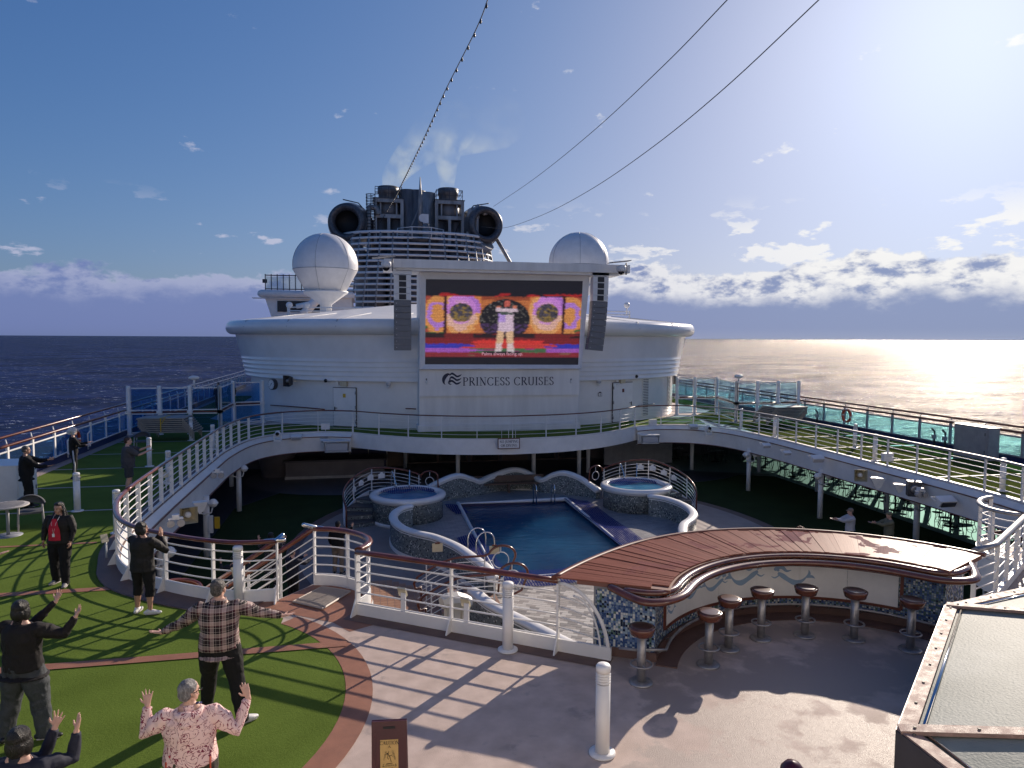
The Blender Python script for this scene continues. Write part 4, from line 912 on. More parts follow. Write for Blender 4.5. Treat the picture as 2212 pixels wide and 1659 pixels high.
# ------------------------------------------------------------------ skylight at the lower right
sk = thing('skylight', 'polygonal deck skylight with bolted pinkish frame and frosted panes', 'skylight', (9, 4, 0))
ZR = 1.0
rim = [P(2045, 1308, ZR), P(1942, 1578, ZR), Vector((4.95, 3.4, ZR)), Vector((7.6, 1.0, ZR)), Vector((13.0, 1.5, ZR)), Vector((14.0, 6.0, ZR)), P(2290, 1255, ZR)]
cen = sum(rim, Vector())/len(rim)+Vector((0.6, 0.3, 0.75))
inn = [r_.lerp(Vector((cen.x, cen.y, 0)), 0.62) for r_ in rim]
for i_ in inn: i_.z = 1.42
inn[0] = P(2420, 1338, 1.25); inn[1] = P(2420, 1592, 1.22)
n_ = len(rim)
for i in range(n_):
    a, b = rim[i], rim[(i+1) % n_]; ia, ib = inn[i], inn[(i+1) % n_]; out = Vector((0, 0, 1))
    m = MB(); m.plate([a, b, b+V(0, 0, -0.99), a+V(0, 0, -0.99)], 0.03); obj('side_panel', m, 'dark_grey', sk)
    def inset(p, q, r_, s_, d): 
        c = (p+q+r_+s_)/4; return [x+(c-x).normalized()*d for x in (p, q, r_, s_)]
    g = [x-V(0, 0, 0.03) for x in (a, b, ib, ia)]; m = MB(); m.add(g, [(0, 1, 2), (0, 2, 3)]); obj('pane', m, 'frosted_glass', sk)
    def beam(p, q, w, h, name='frame_bar'):
        d = (q-p).normalized(); s_ = d.cross(out).normalized(); u = s_.cross(d)
        vs = []
        for e in (p, q):
            for x, y in ((-w, -h), (w, -h), (w, h), (-w, h)): vs.append(e+s_*x+u*y)
        m = MB(); m.add(vs, [(3, 2, 1, 0), (4, 5, 6, 7), (0, 1, 5, 4), (1, 2, 6, 5), (2, 3, 7, 6), (3, 0, 4, 7)])
        f = obj(name, m, 'copper_frame', sk); L_ = (q-p).length
        for k in range(int(L_/0.55)+1):
            c = p+d*(0.14+0.55*k)+u*(h+0.004)
            if (c-p).length < L_-0.05:
                m = MB(); m.lathe([(0.016, 0), (0.014, 0.008)], c=c, n=8); obj('bolt', m, 'black', f)
    toC = ((ia+ib)/2-(a+b)/2); toC.z = 0; toC.normalize()
    beam(a+toC*0.06, b+toC*0.06, 0.075, 0.02)
    m = MB(); a2 = a+toC*0.19; b2 = b+toC*0.19; e = (b2-a2).normalized()*0.12; m.tube([a2+e+V(0, 0, 0.01), b2-e+V(0, 0, 0.01)], 0.018, 6); obj('sealing_strip', m, 'chrome', sk)
    beam(a+V(0, 0, 0.012), ia+V(0, 0, 0.012), 0.07, 0.02)
m = MB(); k = len(inn); m.add([i_-V(0, 0, 0.02) for i_ in inn]+[cen], [(i, (i+1) % k, k) for i in range(k)]); obj('pane', m, 'frosted_glass', sk)
# ------------------------------------------------------------------ pool on the lower deck
ZP = ZL+0.15
PX0, PX1, PY0, PY1 = 3.95, 9.02, 21.35, 31.55
plat = catmull([(0.95, 28.2), (0.86, 26.6), (0.95, 25.2), (1.5, 24.1), (2.4, 23.1), (3.05, 21.7), (3.45, 20.2), (2.7, 18.9), (2.55, 18.0), (3.2, 16.5), (4.1, 15.0), (5.0, 13.6)], 4)
plL = [(p.x, p.y) for p in plat]; plR = [(2*C-x, y) for x, y in plL][::-1]
backc = [(2*C-3.0, 31.9), (2*C-4.6, 33.4), (C, 34.2), (4.6, 33.4), (3.0, 31.9)]
platpoly = [(1.0, 29.2)]+plL+plR+[(2*C-1.0, 29.2)]+backc
hole = [(PX0, PY0), (PX1, PY0), (PX1, PY1), (PX0, PY1)]
mb = MB(); mb.sheet(platpoly, ZP, [hole]); mb.wall(platpoly, ZL, ZP, closed=True)
pdk = obj('pool_deck', mb, 'pool_tile', kind='structure')
pool = thing('swimming_pool', 'rectangular swimming pool with deep blue water in the lower deck', 'pool', (C, 26, ZL))
m = MB(); m.sheet(hole, ZP-0.13); obj('water', m, 'pool_water', pool)
m = MB(); m.wall(hole, ZP-0.9, ZP-0.0, closed=True); obj('pool_wall', m, 'navy', pool)
m = MB(); m.grid([[(PX0-0.02, y, ZP+0.0+dz) for y in (PY0, PY1)] for dz in (0, 0)], smooth=False)
for a_, b_ in (((PX0, PY1), (PX1, PY1)), ((PX0, PY0), (PX0, PY1)), ((PX1, PY0), (PX1, PY1)), ((PX0, PY0), (PX1, PY0))):
    m = MB(); m.tube([(a_[0], a_[1], ZP+0.02), (b_[0], b_[1], ZP+0.02)], (0.03, 0.10), 10, ref=(0, 0, 1), roundcap=True); obj('coping', m, 'white', pool)
# separate tiles on the sunlit near part of the pool deck
tm = []
for nm in ('tile_a', 'tile_b', 'tile_c'):
    m = MB(); m.box((0, 0, 0), (0.265, 0.132, 0.014)); tm.append(mesh_of('tile', m, nm))
cnt = 0; rest = MB()
R45 = radians(-28)
tl = []
for i in range(-40, 60):
    for j in range(-60, 80):
        lx = i*0.275+(0.1375 if j % 2 else 0); ly = j*0.142
        x = 5.2+lx*cos(R45)-ly*sin(R45); y = 17.8+lx*sin(R45)+ly*cos(R45)
        if not (3.5 < x < 8.2 and 15.5 < y < PY0-0.2): continue
        ed = 2.75+max(0, (18.0-y))*0.5 if y < 18.2 else 3.3
        if x < ed+0.35: continue
        tl.append((x*0.0+((x-5.0)**2+(y-17.5)**2), x, y))
tl.sort()
for k, (d_, x, y) in enumerate(tl):
    c = random.choice((0, 0, 1, 2, 2, 0, 1))
    if k < 300: inst('tile', tm[c], pdk, (x, y, ZP+0.004), R45)
    else: rest.box((x, y, ZP+0.004), (0.265, 0.132, 0.014), R45, m=c)
ob = obj('tiles', rest, ['tile_a', 'tile_b', 'tile_c'], pdk, world=False, kind='stuff')
# terracotta square tiles by the steps
tc_ = []
for nm in ('terracotta', 'terracotta_b'):
    m = MB(); m.box((0, 0, 0), (0.188, 0.188, 0.012)); tc_.append(mesh_of('tile', m, nm))
ps = bpy.data.objects['pool_surround']; k = 0
pts = []
for i in range(-12, 16):
    for j in range(0, 46):
        x = 0.0+i*0.2; y = 16.2+j*0.2
        lim = 2.3 if y < 20.5 else 2.3-(y-20.5)*0.9
        if -1.2 < x < lim and y < 22.3: pts.append((abs(x-1)+abs(y-20), x, y))
pts.sort(); rest = MB()
for k, (d_, x, y) in enumerate(pts):
    if k < 300: inst('tile', random.choice(tc_), ps, (x, y, ZL+0.016), 0.0)
    else: rest.box((x, y, ZL+0.016), (0.188, 0.188, 0.012))
if rest.v: obj('tiles', rest, 'terracotta', ps, world=False, kind='stuff')
# low wave walls with mosaic faces and rounded white caps
def wave_wall(label, pts, capr=0.105, thick=0.24, skirt=True):
    "pts: (x, y, ztop)"
    pp = catmull(pts, 5); base = Vector((pp[0].x, pp[0].y, ZL)); r = thing('low_wall', label, 'low wall', base)
    xy = [(p.x, p.y) for p in pp]; zt = [p.z for p in pp]
    a = offset_path(xy, thick/2); b = offset_path(xy, -thick/2); m = MB(); L_ = [0]
    for p, q in zip(pp, pp[1:]): L_.append(L_[-1]+(q-p).length)
    m.grid([[(x, y, ZL+0.14) for x, y in a], [(x, y, zt[i]-0.1) for i, (x, y) in enumerate(a)], [(x, y, zt[i]-0.1) for i, (x, y) in enumerate(b)], [(x, y, ZL+0.14) for x, y in b]], smooth=False)
    n = len(pp); m.add([(a[0][0], a[0][1], ZL+0.14), (a[0][0], a[0][1], zt[0]-0.1), (b[0][0], b[0][1], zt[0]-0.1), (b[0][0], b[0][1], ZL+0.14)], [(0, 1, 2, 3)])
    m.add([(a[-1][0], a[-1][1], ZL+0.14), (a[-1][0], a[-1][1], zt[-1]-0.1), (b[-1][0], b[-1][1], zt[-1]-0.1), (b[-1][0], b[-1][1], ZL+0.14)], [(3, 2, 1, 0)])
    w = obj('mosaic_face', m, 'mosaic_pool', r)
    uvl = w.data.uv_layers.new(name='UVMap')
    for pol in w.data.polygons:
        for li in pol.loop_indices:
            vi = w.data.loops[li].vertex_index; u = L_[vi % n] if vi < 4*n else (vi*0.1)
            uvl.data[li].uv = (u, w.data.vertices[vi].co.z)
    m = MB(); rows = []
    m.tube([(p.x, p.y, p.z-0.07) for p in pp], (capr*0.85, capr+thick*0.28), 12, ref=(0, 0, 1), roundcap=True); obj('cap', m, 'white', r)
    m = MB(); m.tube([(p.x, p.y, p.z-0.17) for p in pp], (0.05, capr+thick*0.12), 10, ref=(0, 0, 1)); obj('cap_moulding', m, 'white', r)
    if skirt:
        m = MB(); a = offset_path(xy, thick/2+0.03); b = offset_path(xy, -thick/2-0.03)
        m.grid([[(x, y, ZL+0.01) for x, y in a], [(x, y, ZL+0.145) for x, y in a], [(x, y, ZL+0.145) for x, y in b], [(x, y, ZL+0.01) for x, y in b]], smooth=False); obj('skirting', m, 'white', r)
    return r
zc = -1.86
wl1 = [(1.62, 28.1, zc), (1.2, 27.7, zc), (0.92, 26.9, zc), (0.9, 25.9, zc), (1.15, 24.9, zc), (1.62, 24.15, zc), (2.2, 23.5, zc), (2.75, 22.4, zc), (3.1, 21.3, zc-.03), (3.4, 20.4, zc-.1), (3.5, 20.0, zc-.28)]
wl2 = [(2.75, 18.55, zc-.15), (2.72, 18.2, zc), (3.0, 17.2, zc), (3.5, 16.2, zc), (4.1, 15.0, zc), (4.7, 13.8, zc)]
wave_wall('curving low mosaic wall with white cap left of the pool', wl1)
wave_wall('curving low mosaic wall with white cap right of the pool', [(2*C-x, y, z) for x, y, z in wl1])
wave_wall('near low mosaic wall with white cap behind the straight railing', wl2)
wave_wall('near low mosaic wall hidden behind the bar on the right', [(2*C-x, y, z) for x, y, z in wl2])
def azt(px, py, x): # height of the photographed cap where the wall stands
    pass
bk = []
for px, py, Y in ((905, 1062, 32.0), (940, 1042, 32.3), (985, 1024, 32.7), (1015, 1030, 33.0), (1035, 1036, 33.3), (1060, 1026, 33.8), (1100, 1012, 34.3), (1128, 1013, 34.4), (1155, 1026, 34.0), (1172, 1033, 33.3), (1195, 1022, 33.0), (1220, 1018, 32.7), (1250, 1028, 32.3), (1275, 1044, 31.9), (1292, 1056, 31.4)):
    q = AT(px, py, Y); bk.append((q.x, q.y, q.z))
wave_wall('undulating mosaic wall with white cap at the far end of the pool', bk, capr=0.13)
bench = thing('bench', 'dark wooden bench recessed in the far pool wall', 'bench', (C, 33.6, ZP))
m = MB(); m.box((C, 33.55, ZP+0.45), (3.6, 0.42, 0.06)); obj('seat', m, 'door_brown', bench); m = MB(); m.box((C, 33.78, ZP+0.65), (3.6, 0.05, 0.3)); obj('backrest', m, 'door_brown', bench)
for s_ in (-1.6, 0, 1.6):
    m = MB(); m.box((C+s_, 33.55, ZP+0.22), (0.08, 0.35, 0.4)); obj('leg', m, 'door_brown', bench)
# hot tubs
def tub(sg, lab, l2, l3, l4):
    cx = 1.6 if sg > 0 else 2*C-1.6; cy = 29.7; R = 1.60
    t = thing('hot_tub', lab, 'hot tub', (cx, cy, ZL))
    m = MB(); m.lathe([(R-0.13, 0.14), (R-0.13, 0.98)], n=64, capt=False); w = obj('mosaic_wall', m, 'mosaic_pool', t, world=False); uv_project(w, lambda co, nn: (atan2(co.y, co.x)*R, co.z))
    m = MB(); m.lathe([(R-0.10, 0.01), (R-0.10, 0.145), (R-0.16, 0.15)], n=64, capt=False); obj('skirting', m, 'white', t, world=False)
    m = MB(); m.lathe([(R-0.15, 0.94), (R-0.06, 0.95), (R-0.05, 1.0), (R-0.02, 1.02), (R+0.0, 1.08), (R-0.02, 1.15), (R-0.10, 1.19), (R-0.22, 1.20), (R-0.33, 1.17), (R-0.36, 1.1), (R-0.36, 0.9)], n=64, capb=False, capt=False); obj('rim', m, 'white_gloss', t, world=False)
    m = MB(); m.lathe([(0.0, 1.06), (R-0.36, 1.06)], n=48, capt=False, smooth=False); obj('water', m, 'tub_water', t, world=False)
    # net over the back half
    m = MB(); rows = []
    for i in range(9):
        v = i/8; row = []
        for j in range(17):
            u = -1+2*j/16; y = 1.25*sqrt(max(0, 1-(u*0.97)**2)); row.append((u*1.28, 0.35+(y-0.35)*v if y > .35 else .35, 1.16+0.06*sin(u*5+v*3)*(1-v)+0.06*v-0.05))
        rows.append(row)
    m.grid(rows); nt = obj('cover_net', m, 'net', t, world=False); uv_project(nt, lambda co, nn: (co.x, co.y))
    # spiral steps
    a0 = 204
    for k in range(6):
        aa0 = a0-k*19; aa1 = aa0-21; z = 0.17*(k+1); mm = MB(); ri, ro = R-0.12, R+1.0
        def q(a, r): a = radians(a); return (r*cos(a)*sg, r*sin(a))
        poly = [q(aa0, ri), q(aa0, ro), q((aa0+aa1)/2, ro), q(aa1, ro), q(aa1, ri), q((aa0+aa1)/2, ri)]
        if sg > 0: poly = poly[::-1]
        mm.prism(poly, 0.012, z-0.03); s_ = obj('step', mm, 'mosaic_pool', t, world=False); uv_project(s_, lambda co, nn: (co.x+co.y, co.z))
        mm = MB(); mm.prism(poly, z-0.03, z); obj('tread', mm, 'floor_dark', s_, world=False)
    # hump-shaped rail with wood handrail and ring
    rl = thing('hot_tub_railing', l2, 'railing', (cx, cy, ZL))
    def RP(a, z, r=R+1.05): a = radians(a); return Vector((r*cos(a)*sg, r*sin(a), z))
    A = [198-5.4*k for k in range(24)]
    hz = lambda a: 0.85+1.0*min(1, max(0, (198-a)/70))**0.75 if a > 128 else 1.85-0.45*((128-a)/54)**2
    m = MB(); m.tube([RP(199, 0.05), RP(199.5, 0.7)]+[RP(a, hz(a)) for a in A], (0.038, 0.038), 8); obj('handrail', m, 'wood_rail', rl, world=False)
    for d in (0.2, 0.36, 0.52, 0.68, 0.84):
        m = MB(); m.tube([RP(a, hz(a)-d) for a in A], 0.013, 6); obj('rail', m, 'white', rl, world=False)
    for a in range(196, 72, -24):
        m = MB(); m.box(RP(a, hz(a)/2-0.0), (0.04, 0.04, hz(a)), radians(a)*sg); obj('post', m, 'white', rl, world=False)
    m = MB(); rows = [[RP(a, 0.0) for a in A], [RP(a, max(0.12, hz(a)-0.98)) for a in A], [RP(a, max(0.12, hz(a)-0.98), R+0.99) for a in A], [RP(a, 0, R+0.99) for a in A]]; m.grid(rows, smooth=False); obj('kerb', m, 'white', rl, world=False)
    e = RP(74, 1.30); d = Vector((0.9*sg, -0.35, 0)).normalized()
    m = MB(); m.tube([e+d*(0.42-0.42*cos(b))+V(0, 0, 0.30*sin(b)-0.0) for b in [radians(10*k) for k in range(0, 16)]]+[e+d*0.84+V(0, 0, -0.9)], 0.036, 8); obj('handrail', m, 'wood_rail', rl, world=False)
    m = MB(); m.tube([e+d*(0.42+0.2*cos(b))+V(0, 0, -0.18+0.2*sin(b)) for b in [2*pi*k/20 for k in range(20)]], 0.015, 6, closed=True); m.tube([e+d*0.42+V(0, 0, 0.02), e+d*0.42+V(0, 0, 0.3)], 0.013, 6); obj('ring', m, 'white', rl, world=False)
    # notices on the rail
    sgn = None
    for k, a in enumerate((158, 144, 130, 116)):
        c = Vector((cx, cy, ZL))+RP(a, hz(a)-0.32, R+0.80); t2 = radians(a) if sg > 0 else pi-radians(a)
        if sgn is None:
            sgn = thing('notice_board', l4[k], 'sign', c, t2, group='notices on the hot tub railings'); mm = MB()
            mm.add([(0, -.16, -.11), (0, .16, -.11), (0, .16, .09), (0, .07, .10), (0, .05, .15), (0, -.05, .15), (0, -.07, .10), (0, -.16, .09)], [tuple(range(8))]); mm.add([(-.02,)+v[1:] for v in [(0, -.16, -.11), (0, .16, -.11), (0, .16, .09), (0, .07, .10), (0, .05, .15), (0, -.05, .15), (0, -.07, .10), (0, -.16, .09)]], [tuple(reversed(range(8)))]); 
            for i in range(8): mm.f.append((i, 8+i, 8+(i+1) % 8, (i+1) % 8)); mm.mi.append(0); mm.sm.append(False)
            obj('board', mm, 'white', sgn, world=False)
        else: dup(sgn, c, t2, l4[k])
    # chrome grab rails
    g0 = None
    for k, a in enumerate((112, 84)):
        a_ = radians(a); c = Vector((cx+(R-0.2)*cos(a_)*sg, cy+(R-0.2)*sin(a_), ZL+1.19))
        if g0 is None:
            g0 = thing('grab_rail', l3[k], 'grab rail', c, (a_-pi/2) if sg > 0 else (pi/2-a_), group='chrome grab rails of the hot tubs')
            m = MB(); m.tube(catmull([(0, 0.28, -0.1), (0, 0.28, 0.45), (0, 0.24, 0.60), (0, 0.14, 0.58), (0, -0.20, 0.12), (0, -0.20, 0.0), (0, -0.05, 0.0)], 4), 0.024, 8); obj('tube', m, 'chrome', g0, world=False)
        else: dup(g0, c, (a_-pi/2) if sg > 0 else (pi/2-a_), l3[k])
tub(1, 'round hot tub with blue water and white rim left of the pool', 'hump shaped railing with wood handrail around the steps of the left hot tub',
    ('chrome grab rail of the left hot tub, left one', 'chrome grab rail of the left hot tub, right one'), ['white notice on the left hot tub railing, leftmost of four', 'white notice on the left hot tub railing, second from left', 'white notice on the left hot tub railing, third from left', 'white notice on the left hot tub railing, rightmost of four'])
tub(-1, 'round hot tub with pale sunlit water and white rim right of the pool', 'hump shaped railing around the steps of the right hot tub',
    ('chrome grab rail of the right hot tub, right one', 'chrome grab rail of the right hot tub, left one'), ['white notice on the right hot tub railing, rightmost of four', 'white notice on the right hot tub railing, third from left', 'white notice on the right hot tub railing, second from left', 'white notice on the right hot tub railing, leftmost of four'])
# stile steps over the wall gap with two hump rails
stl = thing('pool_steps', 'short flight of mosaic and plank steps over the low wall to the pool', 'steps', (2.4, 19.3, ZL))
for k, (x, z) in enumerate(((1.75, 0.17), (2.03, 0.34), (2.31, 0.5), (2.75, 0.5), (3.15, 0.36), (3.45, 0.24))):
    m = MB(); m.box((x, 19.25, ZL+z/2), (0.30 if k != 2 else 0.3, 1.5, z-0.03)); s_ = obj('step', m, 'mosaic_pool', stl); uv_project(s_, lambda co, nn: (co.x+co.y, co.z))
    for j in range(3):
        m = MB(); m.box((x-0.1+0.098*j, 19.25, ZL+z-0.005), (0.088, 1.5, 0.022)); obj('tread_plank', m, 'tread_wood', stl)
for nm, Y, lab in (('near', 18.45, 'hump shaped railing with ring and wood handrail on the near side of the pool steps'), ('far', 20.1, 'hump shaped railing with ring and wood handrail on the far side of the pool steps')):
    r = thing('step_railing', lab, 'railing', (1.5, Y, ZL)); hh = lambda x: 0.95+0.62*sin(pi*min(1, max(0, (x-0.9)/2.7)))**0.8
    xs = [1.35+0.15*k for k in range(14)]
    XA = lambda x, z: Vector((x, Y, ZL+z-(0.16 if z > .6 else 0)))
    m = MB(); m.tube([XA(1.45, 0.05), XA(1.45, 0.5), XA(1.3, 0.62), XA(1.24, 0.78)]+[XA(x, 0.98+0.5*sin(pi/2*min(1, (x-1.35)/1.3))) for x in xs]+[XA(3.42+0.40-0.40*cos(b), 1.46+0.30*sin(b)) for b in [radians(15*k) for k in range(1, 14)]]+[XA(4.05, 1.0), XA(3.75, 0.86), XA(3.7, 0.1)], 0.035, 8); obj('handrail', m, 'wood_rail', r)
    for d in (0.16, 0.32, 0.48, 0.64, 0.80):
        m = MB(); m.tube([XA(x, 0.98+0.5*sin(pi/2*min(1, (x-1.35)/1.3))-d) for x in xs], 0.012, 6); obj('rail', m, 'white', r)
    for x in (1.6, 2.3, 3.3):
        z = 0.98+0.5*sin(pi/2*min(1, (x-1.35)/1.3)); m = MB(); m.box(XA(x, z/2), (0.035, 0.035, z)); obj('post', m, 'white', r)
    m = MB(); m.tube([XA(3.78+0.24*cos(b), 1.33+0.24*sin(b)) for b in [2*pi*k/24 for k in range(24)]], 0.014, 6, closed=True); m.tube([XA(3.78, 1.57), XA(3.78, 1.76)], 0.012, 6); m.tube([XA(3.3, 1.3), XA(3.54, 1.33)], 0.012, 6); obj('ring', m, 'white', r)
for px, py, Y, lab in ((1068, 1188, 20.12, 'cream notice board on the railing of the pool steps'), (945, 1183, 19.9, 'tilted cream notice on the railing of the pool steps')):
    q = AT(px, py, Y); t = thing('notice_board', lab, 'sign', q); m = MB(); m.box(q, (0.30, 0.02, 0.24)); obj('board', m, 'cream', t); m = MB(); m.box(q+V(0, 0, 0.13), (0.14, 0.02, 0.05)); obj('crest', m, 'brown_trim', t)
# pool ladders and nets
def hoops(q, lab, span=0.42):
    t = thing('pool_ladder', lab, 'pool ladder', q)
    for s_ in (-1, 1):
        m = MB(); m.tube([q+V(s_*span/2, -0.32, 0), q+V(s_*span/2, -0.32, 0.62)]+[q+V(s_*span/2, -0.32*cos(b), 0.62+0.26*sin(b)) for b in [radians(20*k) for k in range(1, 9)]]+[q+V(s_*span/2, 0.32, 0.62), q+V(s_*span/2, 0.32, -0.2)], 0.026, 8); obj('hoop', m, 'chrome', t)
    return t
q = P(1175, 1086, ZP); hoops(q, 'pair of chrome ladder hoops at the far edge of the pool', 0.85)
q = P(1040, 1212, ZP); t = thing('pool_ladder', 'pair of arched chrome ladder hoops at the near left corner of the pool', 'pool ladder', q)
for s_ in (-1, 1):
    m = MB(); o_ = V(0.10*s_, -0.28*s_, 0.0); m.tube([q+o_+V(-0.3, 0, 0), q+o_+V(-0.32, 0, 0.7)]+[q+o_+V(-0.3*cos(b), 0, 0.75+0.32*sin(b)) for b in [radians(20*k) for k in range(1, 9)]]+[q+o_+V(0.3, 0, 0.7), q+o_+V(0.3, 0, -0.2)], 0.026, 8); obj('hoop', m, 'chrome', t)
def net(lab, corners, nu=12, nv=6):
    c = [Vector(p) for p in corners]; base = sum(c, Vector())/4; m = MB(); rows = []
    for i in range(nu+1):
        row = []
        for j in range(nv+1):
            p = c[0].lerp(c[1], i/nu).lerp(c[3].lerp(c[2], i/nu), j/nv); p.z += 0.02+0.025*noise.noise(p*2.0)+0.02*sin(i*1.3+j); row.append(tuple(p))
        rows.append(row)
    m.grid(rows); ob = obj('safety_net', m, 'net'); uv_project(ob, lambda co, nn: (co.x, co.y)); tag(ob, lab, 'net'); return ob
z = ZP+0.03
net('blue net heaped along the left pool edge by the near ladder', [(3.2, 26.0, z), (3.3, 22.2, z), (4.35, 21.6, z), (4.1, 26.6, z)])
net('small blue net corner at the far left of the pool', [(3.3, 31.4, z), (3.6, 29.6, z), (4.2, 29.6, z), (4.0, 31.4, z)])
net('blue net lying along the right pool edge', [(8.9, 31.7, z+.03), (8.9, 22.4, z+.03), (10.1, 22.6, z), (9.9, 31.0, z)])
net('blue white net stretched along the near pool edge', [(4.2, 21.9, z), (9.0, 21.9, z), (8.7, 20.6, z), (3.9, 20.4, z)])
# ------------------------------------------------------------------ stroke lettering (serif capitals)
GL = {
'P': (.62, [((0.14, 0), (0.14, 1), 1), ((.14, .98), (.45, .96), (.58, .76), (.45, .54), (.14, .52), 2), ((0, 0), (.3, 0), 0), ((0, 1), (.2, 1), 0)]),
'R': (.72, [((0.14, 0), (0.14, 1), 1), ((.14, .98), (.45, .96), (.56, .76), (.45, .55), (.14, .53), 2), ((.32, .53), (.72, 0), 1), ((0, 0), (.28, 0), 0), ((0, 1), (.2, 1), 0)]),
'I': (.3, [((.15, 0), (.15, 1), 1), ((0, 0), (.3, 0), 0), ((0, 1), (.3, 1), 0)]),
'N': (.82, [((.14, 0), (.14, 1), 0), ((.1, 1), (.7, 0), 1), ((.7, 0), (.7, 1), 0), ((0, 0), (.28, 0), 0), ((.56, 1), (.84, 1), 0), ((0, 1), (.15, 1), 0)]),
'C': (.76, [((.72, .8), (.6, .95), (.4, 1), (.15, .85), (.04, .5), (.15, .15), (.4, 0), (.62, .05), (.73, .22), 3), ((.72, .8), (.72, .98), 0)]),
'E': (.58, [((.14, 0), (.14, 1), 1), ((0, 1), (.52, 1), (.53, .84), 0), ((.14, .52), (.44, .52), 0), ((0, 0), (.54, 0), (.57, .18), 0), ((.44, .43), (.44, .61), 0)]),
'S': (.52, [((.44, .80), (.38, .95), (.25, 1), (.08, .9), (.08, .68), (.26, .52), (.45, .36), (.45, .12), (.26, 0), (.1, .06), (.04, .24), 3)]),
'U': (.8, [((.14, 1), (.14, .3), (.24, .06), (.42, 0), (.6, .06), (.68, .3), (.68, 1), 2), ((0, 1), (.28, 1), 0), ((.56, 1), (.8, 1), 0)]),
'A': (.78, [((.1, 0), (.38, 1), 0), ((.38, 1), (.68, 0), 1), ((.2, .36), (.56, .36), 0), ((0, 0), (.2, 0), 0), ((.56, 0), (.8, 0), 0)]),
'T': (.66, [((.33, 0), (.33, 1), 1), ((.02, .84), (.03, 1), (.63, 1), (.64, .84), 0), ((.2, 0), (.46, 0), 0)]),
'O': (.84, [((.42, 1), (.14, .86), (.05, .5), (.14, .14), (.42, 0), (.7, .14), (.79, .5), (.7, .86), (.42, 1), 3)]),
'W': (1.08, [((.08, 1), (.32, 0), 1), ((.32, 0), (.54, .9), 0), ((.54, .9), (.76, 0), 1), ((.76, 0), (1.0, 1), 0), ((0, 1), (.2, 1), 0), ((.9, 1), (1.1, 1), 0)]),
'F': (.56, [((.14, 0), (.14, 1), 1), ((0, 1), (.52, 1), (.53, .84), 0), ((.14, .52), (.44, .52), 0), ((0, 0), (.3, 0), 0)]),
'L': (.56, [((.14, 0), (.14, 1), 1), ((0, 0), (.52, 0), (.54, .2), 0), ((0, 1), (.28, 1), 0)]),
'M': (.96, [((.14, 0), (.16, 1), 0), ((.16, 1), (.48, .1), 1), ((.48, .1), (.8, 1), 0), ((.8, 1), (.82, 0), 1), ((0, 0), (.26, 0), 0), ((.7, 0), (.96, 0), 0)]),
'D': (.82, [((.14, 0), (.14, 1), 1), ((0, 1), (.4, 1), (.68, .84), (.78, .5), (.68, .16), (.4, 0), (0, 0), 3)]),
'G': (.8, [((.70, .8), (.6, .95), (.4, 1), (.15, .85), (.04, .5), (.15, .15), (.4, 0), (.7, .08), (.7, .42), 3), ((.54, .42), (.8, .42), 0)]),
'J': (.36, [((.2, 1), (.2, .06), (.1, -.18), (-.04, -.2), 1), ((.06, 1), (.34, 1), 0)]),
'V': (.78, [((.1, 1), (.38, 0), 1), ((.38, 0), (.66, 1), 0), ((0, 1), (.24, 1), 0), ((.54, 1), (.78, 1), 0)]),
'.': (.2, [((.1, 0), (.1, .1), 1)])}
def lettering(text, height, origin, ex, ez, mt, name, parent, gap=.10, bold=1.0, th=0.006):
    ex = Vector(ex).normalized(); ez = Vector(ez).normalized(); nn = ex.cross(ez); m = MB(); x = 0
    tw = sum((GL[c][0]+gap if c != ' ' else .42) for c in text)-gap
    x = -tw/2
    for ch in text:
        if ch == ' ': x += .42; continue
        w, st = GL[ch]
        for s in st:
            pts = s[:-1]; k = s[-1]; wd = {0: .045, 1: .13, 2: .10, 3: .10}[k]*bold; wn = .05*bold
            pp = [Vector((p[0]+x, p[1], 0)) for p in pts]
            if k >= 2: pp = catmull(pp, 3)
            vs = []
            for i, p in enumerate(pp):
                t = (pp[min(i+1, len(pp)-1)]-pp[max(i-1, 0)]); t = t.normalized() if t.length > 1e-6 else Vector((1, 0, 0))
                w_ = (wd if k < 2 else wn+(wd*1.25-wn)*abs(t.y)**1.5)/2; n_ = Vector((-t.y, t.x, 0))
                for sg in (-1, 1): vs.append(p+n_*w_*sg)
            W3 = [Vector(origin)+ex*v.x*height+ez*v.y*height for v in vs]; q = len(pp)
            m.add([v+nn*th for v in W3], [(2*i, 2*i+1, 2*i+3, 2*i+2) for i in range(q-1)])
        x += w+gap
    return obj(name, m, mt, parent)
def ribbon(m, pts, widths, origin, ex, ez, h, th=0.006, sub=4):
    ex = Vector(ex); ez = Vector(ez); nn = ex.cross(ez)
    pw = catmull([(p[0], p[1], w) for p, w in zip(pts, widths)], sub); vs = []
    for i, p in enumerate(pw):
        t = pw[min(i+1, len(pw)-1)]-pw[max(i-1, 0)]; t.z = 0; t.normalize(); n_ = Vector((-t.y, t.x, 0))
        for sg in (-1, 1): v = Vector((p.x, p.y, 0))+n_*p.z/2*sg; vs.append(Vector(origin)+ex*v.x*h+ez*v.y*h+nn*th)
    m.add(vs, [(2*i, 2*i+1, 2*i+3, 2*i+2) for i in range(len(pw)-1)])
